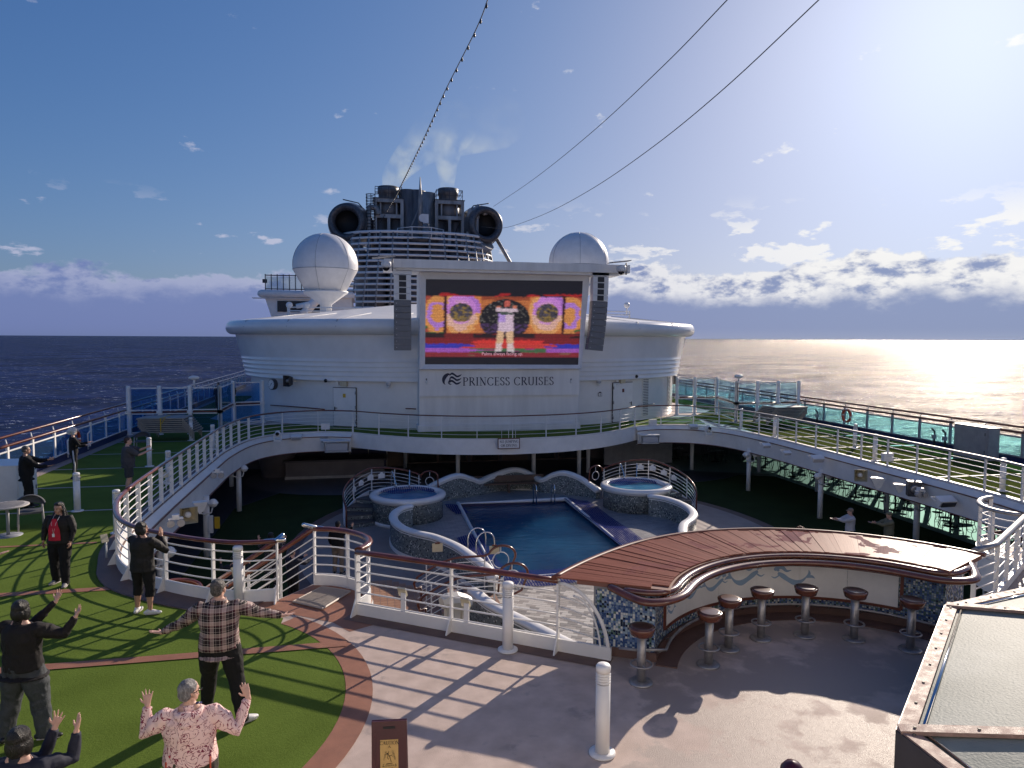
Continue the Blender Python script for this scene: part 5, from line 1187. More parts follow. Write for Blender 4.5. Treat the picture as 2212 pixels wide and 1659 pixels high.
# ------------------------------------------------------------------ deckhouse behind the opening
dh = thing('deckhouse', 'big white curved deckhouse with rounded roof edge behind the screen', 'deckhouse', (C, 50, 0))
def hp(t, sc=1.0, off=0.0):
    "t 0..1 from the left flank round the front to the right flank"
    L_ = []
    a = pi-pi*t
    return Vector((C+(14.0*sc+off)*(abs(cos(a))**0.92)*(1 if cos(a) > 0 else -1), 49.0-(12.2+off)*(abs(sin(a))**0.86), 0))
NT = 72; T_ = [k/NT for k in range(NT+1)]
def ringrow(z, sc, off=0.0): 
    r = [hp(t, sc, off) for t in T_]; return [Vector((2*0+p.x, p.y, z)) for p in ([Vector((r[0].x, 75, 0))]+r+[Vector((r[-1].x, 75, 0))])]
def flare(z): return 1.0+0.055*max(0, z-2.0)/3.3
m = MB(); rows = [ringrow(0.0, 1.0), ringrow(2.45, 1.0)]; m.grid(rows); obj('wall', m, 'white_gloss', dh)
m = MB(); rows = []
for k in range(5):                         # horizontal ribs between z 2.45 and 3.7
    z0 = 2.45+0.25*k
    rows += [ringrow(z0, flare(z0), 0.20), ringrow(z0+0.03, flare(z0), 0.26), ringrow(z0+0.07, flare(z0), 0.21), ringrow(z0+0.249, flare(z0+.25), 0.20)]
rows = [ringrow(2.45, 1.0, -0.02)]+rows+[ringrow(5.05, flare(5.0), 0.22)]
m.grid(rows); obj('flared_wall', m, 'white_gloss', dh)
m = MB(); rows = []
for k in range(15):
    b = radians(-95+k*14.5); rows.append(ringrow(5.32+0.42*sin(b), flare(5.2), 0.28+0.42*cos(b)))
m.grid(rows); obj('roof_rim', m, 'white_gloss', dh)
m = MB(); rows = [ringrow(5.73, flare(5.2), 0.30)]+[[Vector((C+(p.x-C)*f, 60+(p.y-60)*f, 5.73+(1-f)*2.2)) for p in ringrow(0, flare(5.2), 0.25)] for f in (0.9, 0.75, 0.55, 0.3)]
m.grid(rows); obj('roof', m, 'white', dh)
for tt in (0.17, 0.26, 0.33, 0.40, 0.60, 0.67, 0.75, 0.84):   # roof seams
    m = MB(); p0 = hp(tt, flare(5.2), 0.70); p1 = Vector((C+(hp(tt, flare(5.2), .3).x-C)*0.8, 60+(hp(tt, flare(5.2), .3).y-60)*0.8, 0))
    q0 = hp(tt, flare(5.2), 0.55)
    m.tube([(p0.x, p0.y, 5.32), (q0.x, q0.y, 5.70), (p1.x, p1.y, 6.19)], 0.018, 4); obj('roof_seam', m, 'grey_paint', dh)
def wallpoint(px, py):
    "where the photographed spot meets the deckhouse wall"
    best = None
    for k in range(0, 401):
        t = k/400; w = hp(t); d = fwd*FP+rgt*(px-1106)-upv*(py-829.5); s_ = w.x*d.y-w.y*d.x
        if best is None or abs(s_) < best[0]:
            if w.y < 50: best = (abs(s_), t, w, H+d.z*(w.y/d.y))
    t = best[1]; tg = (hp(min(1, t+.01))-hp(max(0, t-.01))).normalized(); n_ = Vector((tg.y, -tg.x, 0))
    return Vector((best[2].x, best[2].y, best[3])), tg, n_
def door(px0, px1, pyt, pyb, label, mirror):
    a, tg, n_ = wallpoint((px0+px1)/2, pyb); b, _, _ = wallpoint((px0+px1)/2, pyt); c0, _, _ = wallpoint(px0, pyb); c1, _, _ = wallpoint(px1, pyb)
    w = (c1-c0).length; hh = b.z-a.z; z0 = max(0.06, a.z); c = a+n_*0.06; ang = atan2(tg.y, tg.x)
    d = bpy.data.objects.new('x', None); COL.objects.link(d); bpy.data.objects.remove(d)
    m = MB(); m.box((c.x, c.y, z0+hh/2), (w, 0.06, hh), ang); dd = obj('door', m, 'white', dh)
    m = MB(); cc = c-n_*0.028; m.box((cc.x, cc.y, z0+hh/2), (w+0.07, 0.03, hh+0.07), ang); obj('door_seal', m, 'black', dd)
    cc = c+n_*0.07+tg*(w*0.42)*mirror; m = MB(); m.box((cc.x, cc.y, z0+hh*0.45), (0.04, 0.03, 0.22), ang); m.box((cc.x-tg.x*.06*mirror, cc.y-tg.y*.06*mirror, z0+hh*0.47), (0.16, 0.03, 0.03), ang); obj('handle', m, 'black', dd)
    for f in (0.12, 0.5, 0.88):
        cc = c+n_*0.04-tg*(w*0.5)*mirror; m = MB(); m.box((cc.x, cc.y, z0+hh*f), (0.05, 0.05, 0.16), ang); obj('hinge', m, 'steel', dd)
    cc = c+n_*0.05-tg*(w*0.22)*mirror; m = MB(); m.box((cc.x, cc.y, z0+hh*0.965), (0.4, 0.06, 0.07), ang); obj('door_closer', m, 'white', dd)
    cc = c+n_*0.034+tg*0.0; m = MB(); m.box((cc.x, cc.y, z0+hh*0.8), (0.16, 0.01, 0.2), ang); obj('sticker', m, 'yellow' if mirror < 0 else 'brown_trim', dd)
    return dd
door(721, 770, 838, 920, '', -1); door(1323, 1363, 832, 915, '', 1)
for pxs, nm in (((662, 753), 'a'), ):
    pass
def wallrail(ps, label_mat='brown_trim'):
    m = MB(); pts = []
    for px, py in ps:
        p, tg, n_ = wallpoint(px, py); pts.append(p+n_*0.10)
    m.tube(pts, 0.03, 8); obj('wall_handrail', m, label_mat, dh)
wallrail([(588, 875), (620, 877), (660, 880), (704, 884)]); wallrail([(878, 882), (900, 883)]); wallrail([(1376, 876), (1410, 872), (1440, 866), (1452, 861)], 'steel')
for px, pa, pb in ((1392, 815, 898), (1443, 808, 878)):
    p, tg, n_ = wallpoint(px, pb); p2, _, _ = wallpoint(px, pa); ang = atan2(tg.y, tg.x)
    m = MB(); hh = p2.z-p.z; c = p+n_*0.03; m.box((c.x, c.y, p.z+hh/2), (0.62, 0.05, hh), ang); v_ = obj('vent', m, 'white', dh)
    m = MB()
    for k in range(24):
        for j in range(7):
            cc = p+n_*0.058+tg*(-0.24+0.08*j); m.box((cc.x, cc.y, p.z+hh*(k+.5)/24), (0.05, 0.01, hh/24*0.55), ang)
    obj('slot', m, 'dark_grey', v_, kind='stuff')
# sloping facade parts join the screen housing: recess soffits are left as the wall's step
for s_, pxs in ((-1, (712, 800)), (1, (1320, 1375))):
    p, tg, n_ = wallpoint(pxs[0] if s_ < 0 else pxs[1], 818)
# ------------------------------------------------------------------ things fixed to the deckhouse wall
def wallthing(name, label, cat, px, py, build, group=None, out=0.25):
    p, tg, n_ = wallpoint(px, py); t = thing(name, label, cat, p, atan2(tg.y, tg.x), group=group); build(t); return t
def clock(t):
    m = MB(); m.box((0, -0.2, 0), (0.06, 0.4, 0.06)); obj('bracket', m, 'white', t, world=False)
    m = MB(); m.lathe([(0.30, -0.45), (0.31, -0.50), (0.31, -0.66), (0.29, -0.68)], n=28, axis='Y'); h_ = obj('case', m, 'dark_grey', t, world=False)
    m = MB(); m.lathe([(0.0, -0.685), (0.27, -0.685)], n=28, axis='Y', capt=False, capb=False); f_ = obj('dial', m, 'white', t, world=False)
    m = MB(); m.box((0.04, -0.692, 0.05), (0.02, 0.004, 0.16), 0, ry=radians(60)); m.box((-0.05, -0.692, -0.06), (0.015, 0.004, 0.24), 0, ry=radians(45)); obj('hands', m, 'black', f_, world=False)
    m = MB()
    for k in range(12):
        a = k*pi/6; m.box((0.225*sin(a), -0.69, 0.225*cos(a)), (0.015, 0.004, 0.05), 0, ry=a)
    obj('hour_marks', m, 'black', f_, world=False)
wallthing('wall_clock', 'round ship clock on a bracket at the left end of the deckhouse wall', 'clock', 608, 829, clock)
wallthing('wall_clock', 'round ship clock on a bracket at the right end of the deckhouse wall', 'clock', 1440, 820, clock)
def horn(t):
    m = MB(); m.box((0, -0.15, 0), (0.08, 0.3, 0.08)); obj('bracket', m, 'white', t, world=False)
    m = MB(); m.grid([[(x*w, y, z*h) for x, z in ((-1, -1), (1, -1), (1, 1), (-1, 1), (-1, -1))] for y, w, h in ((-0.28, .1, .1), (-0.3, .16, .2), (-0.62, .24, .30))], smooth=False); obj('horn', m, 'dark_grey', t, world=False)
    m = MB(); m.lathe([(0.0, -0.58), (0.1, -0.55), (0.12, -0.45)], n=16, axis='Y'); obj('driver', m, 'steel', t, world=False)
wallthing('horn_loudspeaker', 'dark grey horn loudspeaker beside the left deckhouse clock', 'loudspeaker', 637, 822, horn)
wallthing('horn_loudspeaker', 'dark grey horn loudspeaker beside the right deckhouse clock', 'loudspeaker', 1416, 817, horn)
def ebox(t):
    m = MB(); m.box((0, -0.10, 0), (0.36, 0.18, 0.40)); obj('case', m, 'cream', t, world=False); m = MB(); m.box((-0.4, -0.08, 0), (0.16, 0.12, 0.24)); obj('junction_box', m, 'white', t, world=False)
wallthing('electrical_box', 'pale electrical box above the left deckhouse door', 'electrical box', 744, 826, ebox); wallthing('electrical_box', 'pale electrical box above the right deckhouse door', 'electrical box', 1342, 820, ebox)
def dome(t):
    m = MB(); m.lathe([(0.1, 0.14), (0.12, 0.1), (0.12, 0)], c=(0, -0.2, 0), n=16); obj('housing', m, 'white', t, world=False); m = MB(); m.ball((0, -0.2, -0.02), 0.13); obj('globe', m, 'lamp_glass', t, world=False)
    m = MB(); m.lathe([(0.06, -0.24), (0.1, -0.13)], c=(0, -0.2, 0), n=12); obj('foot', m, 'white', t, world=False)
wallthing('wall_lamp', 'round globe wall lamp right of the left deckhouse door', 'wall lamp', 842, 828, dome); wallthing('wall_lamp', 'round globe wall lamp left of the right deckhouse door', 'wall lamp', 1290, 823, dome)
def sgn_(t):
    m = MB(); m.box((0, -0.03, 0), (0.26, 0.02, 0.2)); m.box((0, -0.03, 0.12), (0.12, 0.02, 0.05)); b_ = obj('board', m, 'print_black', t, world=False); m = MB(); m.box((0, -0.042, 0), (0.22, 0.004, 0.16)); obj('face', m, 'white', b_, world=False); m = MB(); m.box((0, -0.046, 0.03), (0.16, 0.002, 0.02)); m.box((0, -0.046, -0.03), (0.04, 0.002, 0.05), 0, ry=.6); obj('print', m, 'print_black', b_, world=False)
wallthing('wall_sign', 'small framed sign between the lamp and the right deckhouse door', 'sign', 1294, 852, sgn_)
def cctv(t):
    m = MB(); m.box((0, -0.12, 0.06), (0.08, 0.24, 0.08)); obj('bracket', m, 'white', t, world=False); m = MB(); m.ball((0, -0.26, -0.02), 0.1); obj('camera_dome', m, 'black_gloss', t, world=False)
wallthing('security_camera', 'small dome camera left of the left deckhouse door', 'camera', 711, 821, cctv); wallthing('security_camera', 'small dome camera right of the right deckhouse door', 'camera', 1368, 812, cctv)
# ------------------------------------------------------------------ big screen
YS = 35.85
sc_ = thing('video_screen_tower', 'white housing with a big video screen above the letters PRINCESS CRUISES', 'video screen', (6.75, YS, 0))
x0, x1 = 2.52, 10.92
m = MB(); m.box(((x0+x1)/2, YS+1.1, 1.6), (x1-x0, 2.0, 3.19)); m.box(((x0+x1)/2, YS+0.04, 2.45), (x1-x0-0.004, 0.12, 1.3)); m.box(((x0+x1)/2, YS+1.0, 0.16), (x1-x0+0.14, 2.1, 0.30)); obj('lower_housing', m, 'white_streak', sc_)
def Q(px, py, Y=YS-0.1): return AT(px, py, Y)
m = MB(); a = [Q(920, 603), Q(1259, 607), Q(1249, 788), Q(918, 787)]; 
o_ = [Vector((2.55, YS+0.0, 8.1)), Vector((11.35, YS+0.0, 8.15)), Vector((10.95, YS+0.0, 3.2)), Vector((2.52, YS+0.0, 3.2))]
for i in range(4):
    j = (i+1) % 4; m.add([o_[i]-V(0, 0.25, 0), o_[j]-V(0, 0.25, 0), a[j], a[i]], [(0, 3, 2, 1)])
m.add([o_[0]-V(0, .25, 0), o_[3]-V(0, .25, 0), o_[3]+V(0, 2, 0), o_[0]+V(0, 2, 0)], [(0, 1, 2, 3)]); m.add([o_[1]-V(0, .25, 0), o_[2]-V(0, .25, 0), o_[2]+V(0, 2, 0), o_[1]+V(0, 2, 0)], [(0, 3, 2, 1)])
m.add([o_[3]-V(0, .25, 0), o_[2]-V(0, .25, 0), o_[2]+V(0, .15, -0.05), o_[3]+V(0, .15, -0.05)], [(0, 1, 2, 3)])
m.add([o_[0]+V(0, 2, 0), o_[1]+V(0, 2, 0), o_[2]+V(0, 2, 0), o_[3]+V(0, 2, 0)], [(0, 1, 2, 3)])
obj('screen_surround', m, 'white', sc_)
m = MB(); m.box((7.05, YS-0.35+0.9, 8.36), (12.5, 2.9, 0.42)); obj('roof_beam', m, 'white_streak', sc_)
m = MB(); m.box((7.05, YS-0.5+0.9, 8.09), (11.4, 2.3, 0.14)); obj('roof_soffit', m, 'white', sc_)
# the picture on the screen: LED cells coloured one by one
def screen_color(u, v):
    r = random.random; nz = noise.noise(Vector((u*9, v*28, 1.7)))*.5; n2 = noise.noise(Vector((u*40, v*40, 5.0)))
    u2 = u+0.006*n2; v2 = v+0.008*n2
    blk = (0.010, 0.009, 0.016)
    if v < 0.165+0.01*n2 or v > 0.915: return blk
    def swirl(cu, cv):
        d = sqrt(((u2-cu)/0.10)**2+((v2-cv)/0.21)**2)+nz*.35
        if d < .66 and True: return None
        if d < 1.0: return (0.75, 0.30, 0.85) if v2 < cv+.02 else (0.95, 0.55, 0.45)
        if d < 1.25: return (0.55, 0.22, 0.75) if u2 > cu and v2 < cv else (0.95, 0.45, 0.16)
        return (0.80, 0.26, 0.07)
    # figure
    if abs(u2-.513) < .017 and abs(v2-.285) < .035: return (0.75, 0.16, 0.12)
    if abs(v2-.358) < .022 and .442 < u2 < .58: return (0.85, 0.66, 0.78)
    if (abs(u2-.458) < .014 or abs(u2-.562) < .012) and abs(v2-.33) < .025: return (0.8, 0.25, 0.15)
    if .468 < u2 < .548 and .372 < v2 < .41: return (0.09, 0.12, 0.10)
    if .463-.03*(v2-.4) < u2 < .553+.03*(v2-.4) and .4 <= v2 < .61: return (0.62, 0.40, 0.95) if (u2 < .505 and v2 < .5) else (0.88, 0.66, 0.82)
    if .61 <= v2 < .83:
        k = (v2-.61)/.22
        if .456-.012*k < u2 < .503-.012*k-.004 or .512+.012*k < u2 < .556+.010*k: return (0.95, 0.60, 0.36) if v2 < .75 else (0.92, 0.70, 0.70)
    if .83 <= v2 < .852 and (.443 < u2 < .487 or .52 < u2 < .568): return (0.85, 0.75, 0.8)
    if .366 < u < .612 and .853 < v < .89: return (0.03, 0.02, 0.025)
    if v2 < .20: return (0.5, 0.02, 0.02) if (nz > .08) else blk
    if v2 < .63:
        if .113 < u2 < .132 or .875 < u2 < .892: return (0.05, 0.008, 0.012)
        e = sqrt(((u2-.5)/.163)**2+((v2-.47)/.24)**2)
        if e < 1:
            if v2 > .52: return (0.10, 0.05, 0.16) if n2 > 0 else (0.03, 0.02, 0.03)
            return (0.014, 0.012, 0.016) if r() > .06 else (0.35, 0.32, 0.28)
        for cu in (.222, .775):
            d = sqrt(((u2-cu)/.074)**2+((v2-.39)/.112)**2)
            if d < 1: return (0.34, 0.22, 0.06) if (n2 > .15 or v2 > .44 and r() > .4) else ((0.12, 0.10, 0.14) if r() > .4 else (0.03, 0.025, 0.03))
        if .132 <= u2 < .345: return swirl(.222, .39) or (0.85, 0.4, 0.8)
        if .655 < u2 <= .875: return swirl(.775, .39) or (0.85, 0.4, 0.8)
        if u2 <= .113 or u2 >= .892:
            w = u2 if u2 < .5 else 1-u2
            d = sqrt(((w-.08)/.075)**2+((v2-.42)/.17)**2)+nz*.5
            return (0.55, 0.25, 0.8) if .6 < d < .95 else (0.85, 0.35, 0.10) if d < .6 or d < 1.3 else ((0.45, 0.08, 0.05) if nz < .1 else (0.05, 0.18, 0.05))
        return (0.65, 0.20, 0.06) if v2 > .24 else (0.4, 0.08, 0.03)
    if v2 < .69: return (0.03, 0.012, 0.015) if (u2 < .12 or .3 < u2 < .7 or u2 > .88) and nz > -.15 else (0.22, 0.02, 0.02)
    if v2 < .76: return (0.85, 0.05, 0.04) if .33 < u2+nz*.2 < .74 and v2 > .715 else (0.26, 0.02, 0.025)
    if v2 < .81: return (0.05, 0.05, 0.55) if u2+nz*.3 < .26 or u2+nz*.3 > .80 else (0.75, 0.06, 0.05)
    if v2 < .86: return (0.45, 0.12, 0.60) if u2+nz*.4 < .3 or u2 > .78 else ((0.08, 0.18, 0.08) if nz > -.1 else (0.35, 0.05, 0.2))
    return (0.30, 0.03, 0.04) if nz > -.2 else (0.30, 0.12, 0.08)
def build_screen():
    NX, NY = 190, 106; me = bpy.data.meshes.new('screen'); vs = []; fs = []; cols = []
    tl_, tr, br_, bl_ = [q - V(0, 0.0, 0) for q in a]
    for j in range(NY):
        for i in range(NX):
            u0, u1 = (i)/NX, (i+1)/NX; v0, v1 = (j)/NY, (j+1)/NY; b = len(vs)
            for uu, vv in ((u0, v1), (u1, v1), (u1, v0), (u0, v0)): vs.append(tuple(tl_.lerp(tr, uu).lerp(bl_.lerp(br_, uu), vv)-root_loc(sc_)))
            fs.append((b, b+1, b+2, b+3))
    base = [screen_color((i+.5)/NX, (j+.5)/NY) for j in range(NY) for i in range(NX)]; cols = []
    for j in range(NY):
        for i in range(NX):
            s3 = [0, 0, 0]; n3 = 0
            for dj in (0, 1):
                for di in (-1, 0, 1):
                    if 0 <= i+di < NX and 0 <= j+dj < NY:
                        c = base[(j+dj)*NX+i+di]; w3 = 2 if (di, dj) == (0, 0) else 1; n3 += w3
                        for q3 in range(3): s3[q3] += c[q3]*w3
            k = (0.78+0.4*random.random())*(0.82 if j % 2 else 1.12); cols.append(tuple(x/n3*k for x in s3))
    me.from_pydata(vs, [], fs); at = me.color_attributes.new('pix', 'FLOAT_COLOR', 'CORNER')
    buf = []
    for c in cols: buf += [c[0], c[1], c[2], 1]*4
    at.data.foreach_set('color', buf)
    mt = bpy.data.materials.new('screen_led'); mt.use_nodes = True; nt = mt.node_tree; B = nt.nodes['Principled BSDF']; B.inputs['Base Color'].default_value = (0.01, 0.01, 0.012, 1); B.inputs['Roughness'].default_value = 0.5
    ca = nt.nodes.new('ShaderNodeVertexColor'); ca.layer_name = 'pix'; nt.links.new(ca.outputs[0], B.inputs['Emission Color']); B.inputs['Emission Strength'].default_value = 0.45
    me.materials.append(mt); ob = bpy.data.objects.new('display', me); COL.objects.link(ob); ob.parent = sc_
build_screen()
cu = bpy.data.curves.new('subtitle', 'FONT'); cu.body = 'Palms always facing up.'; cu.size = 0.235; cu.align_x = 'CENTER'
tm0 = bpy.data.objects.new('tmp', cu); COL.objects.link(tm0); tx = bpy.data.objects.new('subtitle', bpy.data.meshes.new_from_object(tm0)); bpy.data.objects.remove(tm0); COL.objects.link(tx); tx.data.materials.clear(); tx.data.materials.append(mat('subtitle_pink', (0.02, 0.02, 0.02), 0.5, emit=((0.75, 0.35, 0.45), 0.6))); tx.parent = sc_
q = Q(1085.5, 767.5, YS-0.13)-root_loc(sc_); tx.location = q; tx.rotation_euler = (pi/2, 0, 0)
ez = Vector((0, 0, 1)); ex = Vector((1, 0, 0))
oL = AT(1099, 832, YS-0.03); lettering('PRINCESS CRUISES', 0.41, oL, ex, ez, 'navy_print', 'lettering', sc_, gap=.155, bold=1.1)
m = MB(); oo = AT(957, 825.5, YS-0.03)
for k, (dy, xs) in enumerate(((0.30, 0.52), (0.0, 0.50), (-0.30, 0.48))):
    ribbon(m, [(xs-.0, .22+dy), (xs+.2, .40+dy), (xs+.42, .30+dy), (xs+.62, .16+dy), (xs+.85, .22+dy), (xs+1.02, .34+dy)], [.03, .17, .15, .15, .12, .01], oo, ex, ez, 0.62)
ribbon(m, [(.62, .66), (.36, .62), (.14, .42), (.04, .15), (.10, -.12), (.22, -.2)], [.04, .22, .30, .24, .1, .01], oo, ex, ez, 0.62)
ribbon(m, [(.60, .25), (.52, .08), (.42, -.04), (.55, -.16), (.7, -.2)], [.08, .12, .05, .1, .02], oo, ex, ez, 0.62)
obj('logo', m, 'navy_print', sc_)
for px in (921, 1233):
    q = AT(px, 823, YS-0.06); t = thing('wall_lamp', 'tiny lamp on the screen housing, left of the lettering' if px < 1000 else 'tiny lamp on the screen housing, right of the lettering', 'wall lamp', q); m = MB(); m.ball(q+V(0, -0.05, 0.1), 0.035); m.tube([q+V(0, 0, 0.08), q+V(0, -0.05, 0)], 0.02, 6); obj('arm', m, 'dark_grey', t); m = MB(); m.ball(q+V(0, -0.06, -0.05), (0.06, 0.05, 0.08)); obj('head', m, 'white', t)
# line array loudspeakers
def array(px0, px1, pyt, pyb, lab, curve):
    p = AT((px0+px1)/2, pyt, 35.3); pb = AT((px0+px1)/2, pyb, 35.3); w = 0.82; t = thing('line_array_loudspeaker', lab, 'loudspeaker', p, group='line arrays hanging beside the screen')
    N_ = 12; hh = (p.z-pb.z)/N_
    m = MB(); m.box(p+V(0, 0.1, 0.12), (0.9, 0.6, 0.2)); obj('rigging_frame', m, 'white', t)
    for k in range(N_):
        c = p+V(curve*(k/N_)**2, 0.12*(k/N_)**2, -hh*(k+.5)); tall = k < 4; ry = radians(-curve*24*(k/N_))
        m = MB(); m.box(c, (w, 0.5, hh*0.96), 0, ry=ry); cb = obj('cabinet', m, 'white' if tall else 'speaker_grey', t)
        m = MB(); 
        if tall: m.box(c+V(0.0, -0.255, 0), (w*0.42, 0.02, hh*0.82), 0, ry=ry)
        else: m.box(c+V(0, -0.255, 0), (w*0.94, 0.02, hh*0.84), 0, ry=ry)
        obj('grille', m, 'mesh_grille' if tall else 'speaker_grey', cb)
        if not tall:
            m = MB(); m.box(c+V(-w*.36, -0.268, 0), (0.03, 0.006, 0.03)); obj('badge', m, 'white', cb)
array(850, 888, 594, 757, 'tall line array loudspeaker hanging left of the screen', 0.0)
array(1277, 1313, 598, 757, 'tall curved line array loudspeaker hanging right of the screen', -0.25)
for px, py, lab in ((834, 571, 'white pan camera under a small shield on the left end of the screen beam'), (1342, 580, 'white pan camera on the right end of the screen beam')):
    q = AT(px, py, 34.2); t = thing('security_camera', lab, 'camera', q); m = MB(); m.lathe([(0.22, 0.12), (0.24, 0.06), (0.24, -0.1), (0.2, -0.16)], c=q, n=18); obj('housing', m, 'white', t); m = MB(); m.ball(q+V(0, 0, -0.16), (0.17, 0.17, 0.16)); obj('dome', m, 'black_gloss', t)
    m = MB(); m.box(q+V(-0.1, 0, 0.33), (1.1, 0.5, 0.04), 0, ry=-.12); obj('shield', m, 'steel', t); m = MB(); m.tube([q+V(0.3, 0.1, 0.3), q+V(0.3, 0.1, -0.3)], 0.04, 6); obj('bracket', m, 'grey_paint', t)
# no-jumping sign on the fascia
q = AT(1099, 958, 32.32); t = thing('no_jumping_sign', 'framed white sign NO JUMPING OR DIVING hanging on the deck edge', 'sign', q)
m = MB(); m.box(q, (1.06, 0.06, 0.50)); fr_ = obj('frame', m, 'brown_trim', t); m = MB(); m.box(q+V(0, -0.035, 0), (0.98, 0.02, 0.42)); obj('face', m, 'white', t)
lettering('NO JUMPING', 0.115, q+V(0, -0.048, 0.045), ex, ez, 'navy_print', 'lettering', t, gap=.12, bold=1.3); lettering('OR DIVING', 0.115, q+V(0, -0.048, -0.14), ex, ez, 'navy_print', 'lettering', t, gap=.12, bold=1.3)
m = MB(); m.tube([q+V(-0.33, 0.05, 0.25), q+V(-0.33, 0.05, 0.68), q+V(0.33, 0.05, 0.68), q+V(0.33, 0.05, 0.25)], 0.015, 5); m.tube([q+V(0, 0.05, 0.25), q+V(0, 0.05, 0.68)], 0.015, 5); obj('hanger', m, 'white', t)
# ------------------------------------------------------------------ radomes
def radome(px, py, lab, poled):
    Y = 57; c = AT(px, py, Y); R = 2.47; t = thing('radome', lab, 'radome', (c.x, c.y, 6.2), group='white satellite domes')
    pr = []
    for k in range(15):
        b = radians(-8+k*7); pr.append((R*cos(b), R*sin(b)))
    m = MB(); m.lathe([(1.55, -1.95), (R*0.99, -0.34)], c=c, n=32, capt=False, capb=True, smooth=True); obj('lower_shell', m, 'white', t)
    m = MB(); m.lathe(pr[:-1]+[(0.01, R)], c=c, n=32, capb=False); sh = obj('upper_shell', m, 'white', t)
    for k in range(6):
        a_ = k*pi/3+0.28; mm = MB(); mm.tube([(c.x+r_*1.002*cos(a_), c.y+r_*1.002*sin(a_), c.z+z_) for r_, z_ in [(1.55, -1.95), (R*0.99, -0.34)]+pr[:-2]], 0.012, 4); obj('seam', mm, 'grey_paint', t)
    mm = MB(); mm.lathe([(R*0.993, -0.36), (R*1.0, -0.34), (R*0.993, -0.32)], c=c, n=32, capb=False, capt=False); obj('seam', mm, 'grey_paint', t)
    m = MB(); m.lathe([(0.45, -4.2), (0.45, -3.0), (1.7, -2.08), (1.72, -1.98), (1.5, -1.94)], c=c, n=24); obj('pedestal', m, 'white', t)
radome(703, 574, 'big white radome on a pedestal left of the screen', True); radome(1250, 567, 'big white radome partly hidden behind the right end of the screen beam', True)
# low railing on the roof and small roof fittings
r = thing('roof_railing', 'low white railing on the deckhouse roof', 'railing', AT(625, 668, 54))
z0 = AT(640, 672, 54).z
for (xa, xb) in ((AT(622, 668, 54).x, AT(862, 668, 54).x), (AT(1300, 670, 54).x, AT(1360, 670, 54).x)):
    n_ = int((xb-xa)/1.3)
    for z_ in (z0+0.28, z0+0.02):
        m = MB(); m.tube([(xa, 54, z_), (xb, 54, z_)], 0.05, 6); obj('rail', m, 'white', r)
    for k in range(n_+1): m = MB(); m.box((xa+(xb-xa)*k/n_, 54, z0), (0.1, 0.08, 0.66)); obj('post', m, 'white', r)
for px, lab in ((625, 'tiny round lamp on the roof railing at its left end'), (662, 'tiny round lamp on the roof railing by the left radome'), (1354, 'tiny round lamp on the roof railing right of the screen')):
    q = AT(px, 662, 54); t = thing('roof_lamp', lab, 'lamp', q); m = MB(); m.ball(q+V(0, 0, .1), 0.24, 12); obj('globe', m, 'white', t); m = MB(); m.tube([q+V(0, 0, -0.6), q], 0.06, 6); obj('stem', m, 'white', t)
# ------------------------------------------------------------------ funnel far aft
YF = 100.0
fn_ = thing('funnel', 'ship funnel with a cage of white ring bars, dark stacks and two big pods', 'funnel', (C, 104, 0))
def fr_pt(a_, sc): return Vector((C+sc*10.8*(abs(cos(a_))**.8)*(1 if cos(a_) > 0 else -1), 104+9.2*sc*(abs(sin(a_))**.8)*(1 if sin(a_) > 0 else -1), 0))
NR = 16
for k in range(NR):
    z_ = 18.6-0.77*k; s_ = 0.98+0.012*k; m = MB(); pts = [fr_pt(2*pi*j/72, s_)+V(0, 0, z_-0.0) for j in range(72)]
    m.tube(pts, 0.17 if k else 0.2, 6, closed=True); obj('ring_bar', m, 'white', fn_)
for j in range(0, 20):
    a_ = pi+pi*(j+.5)/20*1.0; m = MB(); m.tube([fr_pt(a_, 0.98)*1.0+V(0, 0, 18.6), fr_pt(a_, 0.98+0.012*15)+V(0, 0, 18.6-0.77*15)], 0.16, 6); obj('upright', m, 'steel_sooty', fn_)
m = MB(); m.lathe([(8.6, 2), (8.2, 16.5)], c=(C, 105, 0), n=32, capb=False); obj('inner_casing', m, 'dark_grey', fn_)
for x_, r_, zt in ((-2.5, 1.5, 17.8), (2.4, 1.7, 17.9), (-5.5, 1.2, 16), (5.6, 1.4, 16.5), (0, 1.6, 17.4)):
    m = MB(); m.lathe([(r_, 6), (r_, zt)], c=(C+x_, 97.2, 0), n=18); obj('duct', m, 'soot', fn_)
